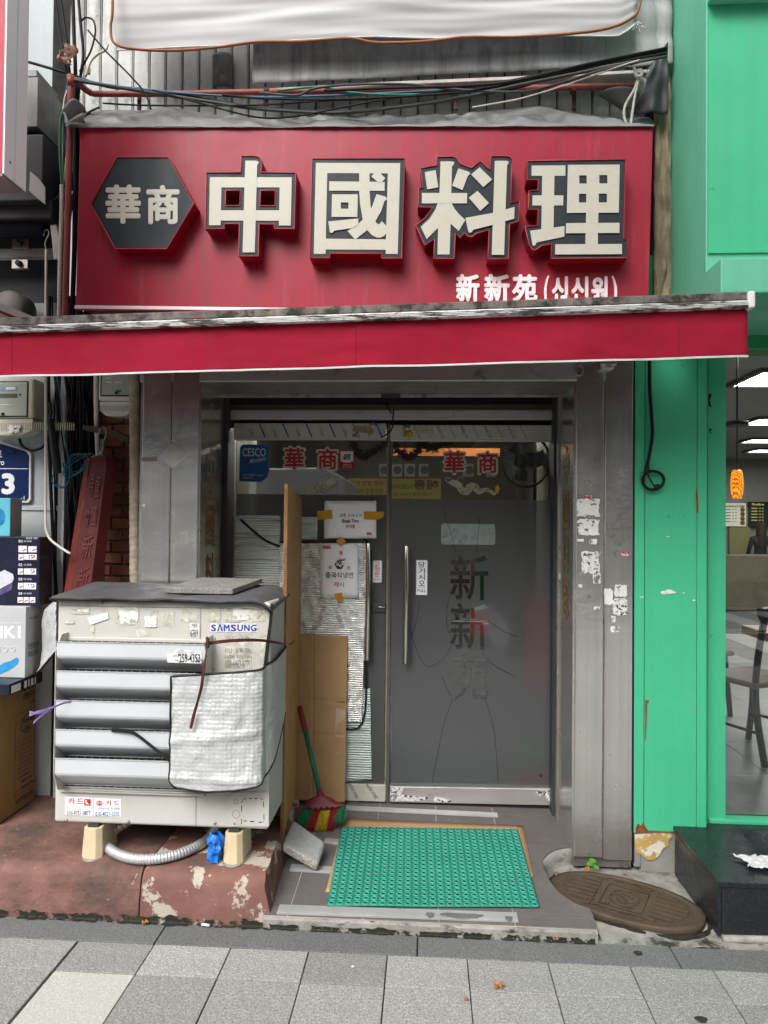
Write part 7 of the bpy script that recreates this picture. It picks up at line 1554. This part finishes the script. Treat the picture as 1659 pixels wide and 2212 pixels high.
def loc(x, y, z=0): return ctr + Rz @ Vector((aa * x, bb * y, 0)) + Vector((0, 0, z))
b = B(); b.tube([loc(x, y, -.001) for x, y in ((-.27, .5), (.27, .5), (.27, -.5), (-.27, -.5))], .0032, 5, 1, closed=True); b.tube([loc(x, y, -.001) for x, y in ((-.30, .78), (.26, .78), (.29, .70), (.26, .62), (-.30, .62), (-.33, .70))], .0025, 5, 1, closed=True); b.tube([loc(x, y, -.001) for x, y in ((-.30, -.62), (.30, -.62), (.33, -.70), (.30, -.78), (-.30, -.78), (-.33, -.70))], .0025, 5, 1, closed=True)
b.tube([loc(.185 * cos(t), .36 * sin(t), -.001) for t in [2 * pi * i / 24 for i in range(24)]], .004, 6, 1, closed=True); b.tube([loc(x, y, -.001) for x, y in ((-.17, .02), (-.09, .14), (0, .0), (.09, -.14), (.17, 0))], .005, 6, 5); b.tube([loc(x, y, -.001) for x, y in ((-.05, .22), (.05, .16), (.10, .05))], .006, 6, 4); b.tube([loc(x, y, -.001) for x, y in ((-.08, -.06), (-.03, -.2), (.04, -.24))], .006, 6, 4)
b.obj('raised_emblem', m_iron, mh)
b = B(); text4(b, 'SEWER', loc(-.25, .765, .0005), loc(.22, .765, .0005), loc(.22, .64, .0005), loc(-.25, .64, .0005), .01); b.obj('raised_lettering', mat('iron_letter', (.085, .06, .042), .6, .3, var=.2), mh, solid=.002)
b = B(); text4(b, '서울 하수도', loc(-.24, -.64, .0005), loc(.24, -.64, .0005), loc(.24, -.765, .0005), loc(-.24, -.765, .0005), .01); b.obj('raised_lettering', mat('iron_letter', (.085, .06, .042), .6, .3, var=.2), mh, solid=.002)
b = B()
for (x, y) in ((-.19, -.46), (-.15, -.46), (.10, -.46), (.14, -.46)): b.prism([loc(x, y - .07, .0004), loc(x + .012, y - .07, .0004), loc(x + .012, y + .07, .0004), loc(x, y + .07, .0004)], (0, 0, .0004))
b.obj('key_slot', m_void, mh)
b = B(); b.tube([mhp(a, 1.05, -.035 + .012 * mnoise.noise(Vector((a * 3, 0, 0)))) for a in [2 * pi * i / 48 for i in range(48)]], .016, 7, 1, closed=True); b.obj('frame_ring', m_moss_solid, mh)
# ------------------------------------------------------------ small litter and plants
wdt = thing('weed', 'tiny green weed sprouting in the crack behind the manhole cover', 'plant', WZ(1278, 1880, .02)); q = WZ(1278, 1880, .02)
for k, (dx, dz_, a) in enumerate(((-.012, .035, .4), (.015, .022, -.5), (.0, .05, 0), (-.025, .012, 1.2))):
    c = q + Vector((dx, -.01, dz_)); b = B(); b.f([c + Vector((.016 * cos(t) * (1 if cos(t) > 0 else .8), -.006 * cos(t), .010 * sin(t) + .006 * cos(t) * a)) for t in [2 * pi * i / 10 for i in range(10)]]); b.obj('leaf', m_weed if k < 3 else m_leaf, wdt, solid=.001)
b = B(); b.tube([q + Vector((0, 0, -.02)), q + Vector((0, -.008, .02)), q + Vector((0, -.01, .05))], .0018, 5, 3); b.obj('stem', m_weed, wdt)
def leaf(x, y, s_, lab, m_=m_leaf, z=.004):
    c = WZ(x, y, z); b = B(); n_ = 22
    b.grid(lambda u, v: c + Vector((s_ * (1 + .45 * sin(5 * 2 * pi * u + 1)) * cos(2 * pi * u) * v, s_ * .8 * (1 + .4 * sin(5 * 2 * pi * u)) * sin(2 * pi * u) * v, .004 + .010 * v * abs(sin(3 * 2 * pi * u)))), n_ * 2, 3); tag(b.obj('fallen_leaf', m_, None, solid=.0008), lab, 'leaf')
leaf(1076, 2132, .016, 'orange brown dry leaf lying on the granite pavers'); leaf(1200, 2031, .011, 'small brown leaf on the border stone below the porch'); leaf(313, 1996, .010, 'small brown leaf at the foot of the red ledge'); leaf(1006, 2163, .006, 'tiny reddish leaf crumb on the granite pavers')
b = B(); q = WZ(445, 1998, .008); b.tube([q + Vector((-.018, .003, 0)), q + Vector((.016, -.003, 0))], .0055, 8, 1); tag(b.obj('cigarette_butt', m_tissue), 'white cigarette butt on the border stone below the ledge', 'litter')
b = B(); q = WZ(762, 2088, .002); b.lathe([(.001, .003), (.005, .003), (.007, 0)], q, n=10); tag(b.obj('chewing_gum', m_tissue), 'pale chewing gum spot on the paver before the porch', 'litter')
for (x, y, s_, lab) in ((1378, 2058, .016, 'dark chewing gum spot on the border stone near the manhole'), (1515, 2202, .020, 'dark stain spot on the paver at the bottom right')):
    b = B(); q = WZ(x, y, .002); b.prism([(q.x + s_ * cos(t) * (1 + .2 * sin(3 * t)), q.y + s_ * .8 * sin(t), .0012) for t in [2 * pi * i / 14 for i in range(14)]], (0, 0, .0015)); tag(b.obj('gum_spot', mat('dark_gum', (.03, .03, .03), .8)), lab, 'litter')
q = WZ(1645, 1868, .226)
b = B(); b.grid(lambda u, v: Vector((q.x + (u - .5) * .16 + .02 * sin(v * 4), q.y + (v - .5) * .11, .2275 + .012 + .012 * mnoise.noise(Vector((u * 6, v * 6, 3))) + .010 * mnoise.noise(Vector((u * 13, v * 11, 3))))), 22, 18); tag(b.obj('paper_napkin', m_tissue, None, solid=.001), 'crumpled white napkin lying on the black granite step', 'napkin')
# ------------------------------------------------------------ things inside the restaurant, seen through the clear glass strip
fn = thing('standing_fan', 'round black wire standing fan behind the clear strip of the pull door', 'fan', (W(1140, 1090, 4.25).x, 4.3, .1))
c = W(1135, 995, 4.25); Rf = .155
Mf = Matrix.Rotation(radians(-35), 3, 'Z') @ Matrix.Rotation(radians(8), 3, 'X')
def fp(r_, a, d_): return c + Mf @ Vector((r_ * cos(a), d_, r_ * sin(a)))
b = B()
for k in range(60):
    a = 2 * pi * k / 60; b.tube([fp(.035, a, -.055), fp(.10, a + .12, -.05), fp(.145, a + .2, -.025), fp(Rf, a + .22, 0)], .0016, 3, 2)
    b.tube([fp(Rf, a, 0), fp(.12, a, .05), fp(.04, a, .06)], .0009, 3, 2)
stuff(b.obj('wire_cage', mat('cage_wire', (.6, .62, .64), .4, .2, var=.05), fn))
b = B(); b.tube([fp(Rf, 2 * pi * i / 40, 0) for i in range(40)], .008, 6, 1, closed=True); b.obj('cage_rim', m_black, fn)
b = B(); b.tube([fp(0, 0, -.062), fp(0, 0, -.045)], .042, 20, 1); b.obj('hub_badge', mat('badge_grey', (.14, .14, .17), .3), fn)
for k in range(3):
    a0 = 2 * pi * k / 3; b = B(); b.f([fp(.03, a0, -.01), fp(.08, a0 - .35, -.015), fp(.13, a0 - .1, -.012), fp(.13, a0 + .5, .01), fp(.06, a0 + .55, .012)]); b.obj('blade', mat('blade_grey', (.10, .12, .13), .3), fn, solid=.002)
b = B(); b.tube([fp(0, 0, .06), fp(0, 0, .16)], .05, 14, 1); b.obj('motor', m_black, fn); b = B(); q = fp(0, 0, .12); b.tube([q, Vector((q.x, q.y, .12))], .014, 8, 1); b.lathe([(.18, 0), (.17, .02), (.02, .05)], (q.x, q.y, .101)); b.obj('stand', m_black, fn)
random.seed(8)
def tinsel(P, m_, lab, n_=420, L_=.035):
    P = smooth_path(P, 12); b = B()
    for k in range(n_):
        p = random.choice(P) + Vector((random.uniform(-.008, .008), random.uniform(-.008, .008), random.uniform(-.008, .008))); d_ = Vector((random.uniform(-1, 1), random.uniform(-1, 1), random.uniform(-1, .7))).normalized() * L_ * random.uniform(.6, 1.2); w_ = d_.cross(Vector((random.random(), random.random(), random.random()))).normalized() * .003
        b.f([p - w_, p + w_, p + d_ + w_, p + d_ - w_])
    t = thing('tinsel_garland', lab, 'garland', P[0]); stuff(b.obj('tinsel_strands', m_, t)); b = B(); b.tube(P, .003, 5, 1); b.obj('garland_cord', m_ink_r, t)
m_tin = mat('magenta_tinsel', (.22, .02, .06), .3, .3, var=.4, vs=30)
tinsel([W(x, y, 4.1) for x, y in ((760, 955), (775, 980), (790, 985), (810, 972), (835, 955))], m_tin, 'dark red tinsel garland hanging behind the fixed door glass')
tinsel([W(x, y, 4.1) for x, y in ((846, 950), (860, 972), (880, 985), (900, 978), (915, 955))], m_tin, 'dark red tinsel garland hanging behind the pull door glass')
tinsel([W(x, y, 4.12) for x, y in ((915, 955), (930, 968), (950, 962), (975, 952))], mat('olive_tinsel', (.16, .14, .02), .4, .2, var=.5, vs=20), 'olive green tinsel garland beside the red one behind the pull door', 260)
b = B(); b.box(W(850, 960, 5.0).x, W(1080, 960, 5.0).x, 5.0, 5.06, W(900, 985, 5.0).z, W(900, 968, 5.0).z); tag(b.obj('orange_beam', mat('orange_wood', (.42, .13, .035), .5, var=.15)), 'orange wooden ceiling beam behind the pull door glass', 'beam')
b = B(); b.box(W(850, 960, 5.1).x, W(1030, 960, 5.1).x, 5.10, 5.6, W(900, 950, 5.1).z, W(900, 950, 5.1).z + .03); tag(b.obj('ceiling_panel', mat('cream_ceiling', (.5, .48, .36), .7)), 'cream ceiling panel above the orange beam inside the restaurant', 'ceiling panel')
b = B(); b.box(W(1140, 1350, 4.0).x, W(1200, 1350, 4.0).x, 4.02, 4.03, W(1170, 1500, 4.0).z, W(1170, 1290, 4.0).z); tag(b.obj('orange_cabinet', glow_mat('orange_panel', (.85, .25, .07))), 'blurred orange panel behind the frosted pull door', 'cabinet')
b = B(); b.box(W(1125, 1650, 3.98).x, W(1200, 1650, 3.98).x, 4.0, 4.01, W(1170, 1665, 3.98).z, W(1170, 1615, 3.98).z); tag(b.obj('green_crate', glow_mat('green_crate_plastic', (.03, .65, .12))), 'blurred green crate at the foot of the frosted pull door', 'crate')
b = B(); b.box(W(1115, 1690, 3.98).x, W(1200, 1690, 3.98).x, 4.0, 4.01, .105, W(1170, 1666, 3.98).z); tag(b.obj('red_crate', glow_mat('red_crate_plastic', (.85, .05, .06))), 'blurred red crate under the green one behind the frosted door', 'crate')
for (x0, y0, x1, y1, c_, nm, lab) in ((1016, 1318, 1062, 1372, (.8, .02, .05), 'red_menu_card', 'red card behind the cut-out characters of the pull door'), (1030, 1205, 1062, 1290, (.01, .22, .08), 'green_menu_card', 'dark green card behind the topmost cut-out character')):
    b = B(); b.pbox(x0, y0, x1, y1, 3.945, .004); tag(b.obj(nm, glow_mat(nm + '_plastic', c_)), lab, 'card')
# ------------------------------------------------------------ the far side of the street, behind the camera (seen in the glass and steel)
random.seed(31)
ob = thing('opposite_building', 'grey building across the street, seen reflected in the glass', 'building', (0, -15, 0))
m_ob = mat('street_render', (.06, .057, .053), .8, var=.15, vs=1.5); m_obw = mat('dark_window', (.03, .035, .04), .1)
b = B(); b.box(-26, 26, -22, -15, -.16, 9.0); b.obj('wall', m_ob, ob)
b = B(); b.box(-26, 26, -14.99, -14.95, .0, 2.2); b.obj('shop_front', mat('shop_front_paint', (.28, .27, .25), .6, var=.5, vs=.6), ob)
for k in range(14):
    x = -22 + k * 3.3
    w = B().box(x, x + 1.9, -14.99, -14.96, 6.2, 8.0).obj('window', m_obw, ob); B().box(x - .06, x + 1.96, -14.97, -14.93, 6.1, 6.195).obj('sill', m_conc_pale, w)
for k in range(16):
    x = -20 + k * 2.4
    w = B().box(x, x + 2.2, -14.985, -14.96, 3.2, 5.2).obj('window', m_obw, ob)
yb = thing('yellow_banner', 'yellow shop banner across the street, mirrored in the door glass', 'banner', (-.5, -14.9, 2.3))
Yv = 2 * YD + 14.88
def mir(x, y):                                  # where a point mirrored in the door glass really stands
    p = W(x, y, Yv); return Vector((p.x, 2 * YD - Yv, p.z))
a = mir(752, 1033); c = mir(952, 1078)
b = B(); b.box(a.x, c.x, -14.92, -14.88, c.z, a.z); b.obj('banner_panel', mat('yellow_sheet', (.90, .72, .02), .5, var=.05), yb)
Yf_ = -14.87
def mtext(body, x0, y0, x1, y1, bold, m_, nm='banner_lettering'):
    b = B(); p0 = mir(x0, y0); p1 = mir(x1, y1); text4(b, body, (p1.x, Yf_, p0.z), (p0.x, Yf_, p0.z), (p0.x, Yf_, p1.z), (p1.x, Yf_, p1.z), bold); b.obj(nm, m_, yb)
mtext('해롱', 893, 1036, 948, 1058, .05, m_ink_k); mtext('INTERLINING', 845, 1046, 890, 1056, .02, m_ink_k); mtext('T.2263-6188 F.2263-129', 850, 1064, 935, 1071, .01, m_ink_k)
mtext('리원 명함 인쇄', 758, 1038, 828, 1050, .02, m_ink_r); mtext('편의류원 부자재', 758, 1055, 828, 1068, .02, m_ink_r)
for k, (x0, x1) in enumerate(((820, 838), (846, 868), (874, 896), (905, 925), (1000, 1022), (1050, 1072))):
    p = mir(x0, 1003); q = mir(x1, 1030); t = thing('wall_condenser', 'white condenser unit in a row above the yellow banner across the street', 'air conditioner', (p.x, -14.7, q.z), 'condenser units across the street')
    b = B(); b.box(p.x, q.x, -14.98, -14.7, q.z, p.z); b.obj('casing', mat('white_condenser', (.66, .66, .65), .5), t); cc = Vector(((p.x + q.x) / 2 + .03, -14.69, (p.z + q.z) / 2)); b = B(); b.lathe([(.001, .0), (.12, .0), (.13, -.01)], cc, 'Y', 18); o = b.obj('fan_guard', m_grille, t)
# street tree
tt = thing('street_tree', 'street tree with dark trunk by the kerb, seen reflected in the door glass', 'tree', (.9, -1.2, 0))
p0 = W(1135, 1079, 2 * YD + 1.2); tx_ = p0.x
b = B(); b.tube([(tx_ - .04, -1.2, -.02), (tx_, -1.2, .5), (tx_ + .02, -1.22, 1.6), (tx_ + .05, -1.2, 3.0), (tx_, -1.25, 4.4), (tx_ - .1, -1.3, 5.6)], lambda t: .19 * (1 - .55 * t) + .08 * max(0, .08 - t) * 8, 12, 6); b.obj('trunk', mat('dark_bark', (.05, .042, .036), .9, var=.35, vs=14, bump=.01, bs=26), tt)
lims = []
for k in range(7):
    a_ = 2 * pi * k / 7 + .3; z0 = random.uniform(3.8, 5.4); e = Vector((tx_ + 1.5 * cos(a_), -1.4 + 1.5 * sin(a_), z0 + random.uniform(1.0, 2.0))); lims.append(e)
    b = B(); b.tube([(tx_, -1.22, z0), (tx_ + .6 * cos(a_), -1.3 + .6 * sin(a_), z0 + .6), e], lambda t: .06 * (1 - .7 * t), 7, 5); b.obj('limb', MATS['dark_bark'], tt)
b = B()
for k in range(5200):
    l_ = random.choice(lims + [Vector((tx_, -1.3, 6.8))]); p = l_ + Vector((random.gauss(0, .55), random.gauss(0, .55), random.gauss(.1, .45))); d_ = Vector((random.uniform(-1, 1), random.uniform(-1, 1), random.uniform(-1, 1))).normalized(); e = d_.cross(Vector((.3, .5, .8))).normalized(); s_ = random.uniform(.05, .1)
    b.f([p - d_ * s_, p + e * s_ * .6, p + d_ * s_, p - e * s_ * .6])
stuff(b.obj('crown', mat('tree_leaf', (.07, .12, .03), .6, var=.4, vs=3), tt, recalc=False))
# parked van
vn = thing('parked_van', 'white van parked at the kerb, seen reflected in the fixed door glass', 'van', (-3.2, -2.9, -.16))
m_van = mat('van_paint', (.62, .66, .70), .25, coat=.4, var=.02)
pr_ = [(-6.5, .25), (-6.55, 1.0), (-6.4, 1.35), (-5.9, 1.55), (-5.4, 2.4), (-1.25, 2.5), (-.95, 2.35), (-.9, .25)]
b = B(); b.prism([(x - .2, -3.75, z - .1) for x, z in pr_], (0, 1.7, 0)); b.obj('body', m_van, vn, bevel=.06, seg=4)
for (x0, x1) in ((-5.45, -4.55), (-4.4, -3.2), (-3.0, -1.9)):
    b = B(); b.prism([(x0 - .2 + (.35 if x0 < -5 else 0), -2.048, 1.95), (x1 - .2, -2.048, 1.95), (x1 - .2, -2.048, 1.35), (x0 - .2, -2.048, 1.35)], (0, .012, 0)); b.obj('side_window', m_obw, vn)
for x in (-5.65, -2.05):
    for y in (-3.6, -2.15):
        b = B(); b.lathe([(.18, -.1), (.30, -.09), (.33, -.05), (.33, .05), (.30, .09), (.18, .1)], (x, y, .17), 'Y', 24); w_ = b.obj('wheel', m_black, vn); b = B(); b.lathe([(.001, -.085), (.17, -.085), (.17, .085), (.001, .085)], (x, y, .17), 'Y', 16); b.obj('rim', m_alu, w_)
bpy.data.objects.remove(_tcur[1]); bpy.data.curves.remove(_tcur[0])
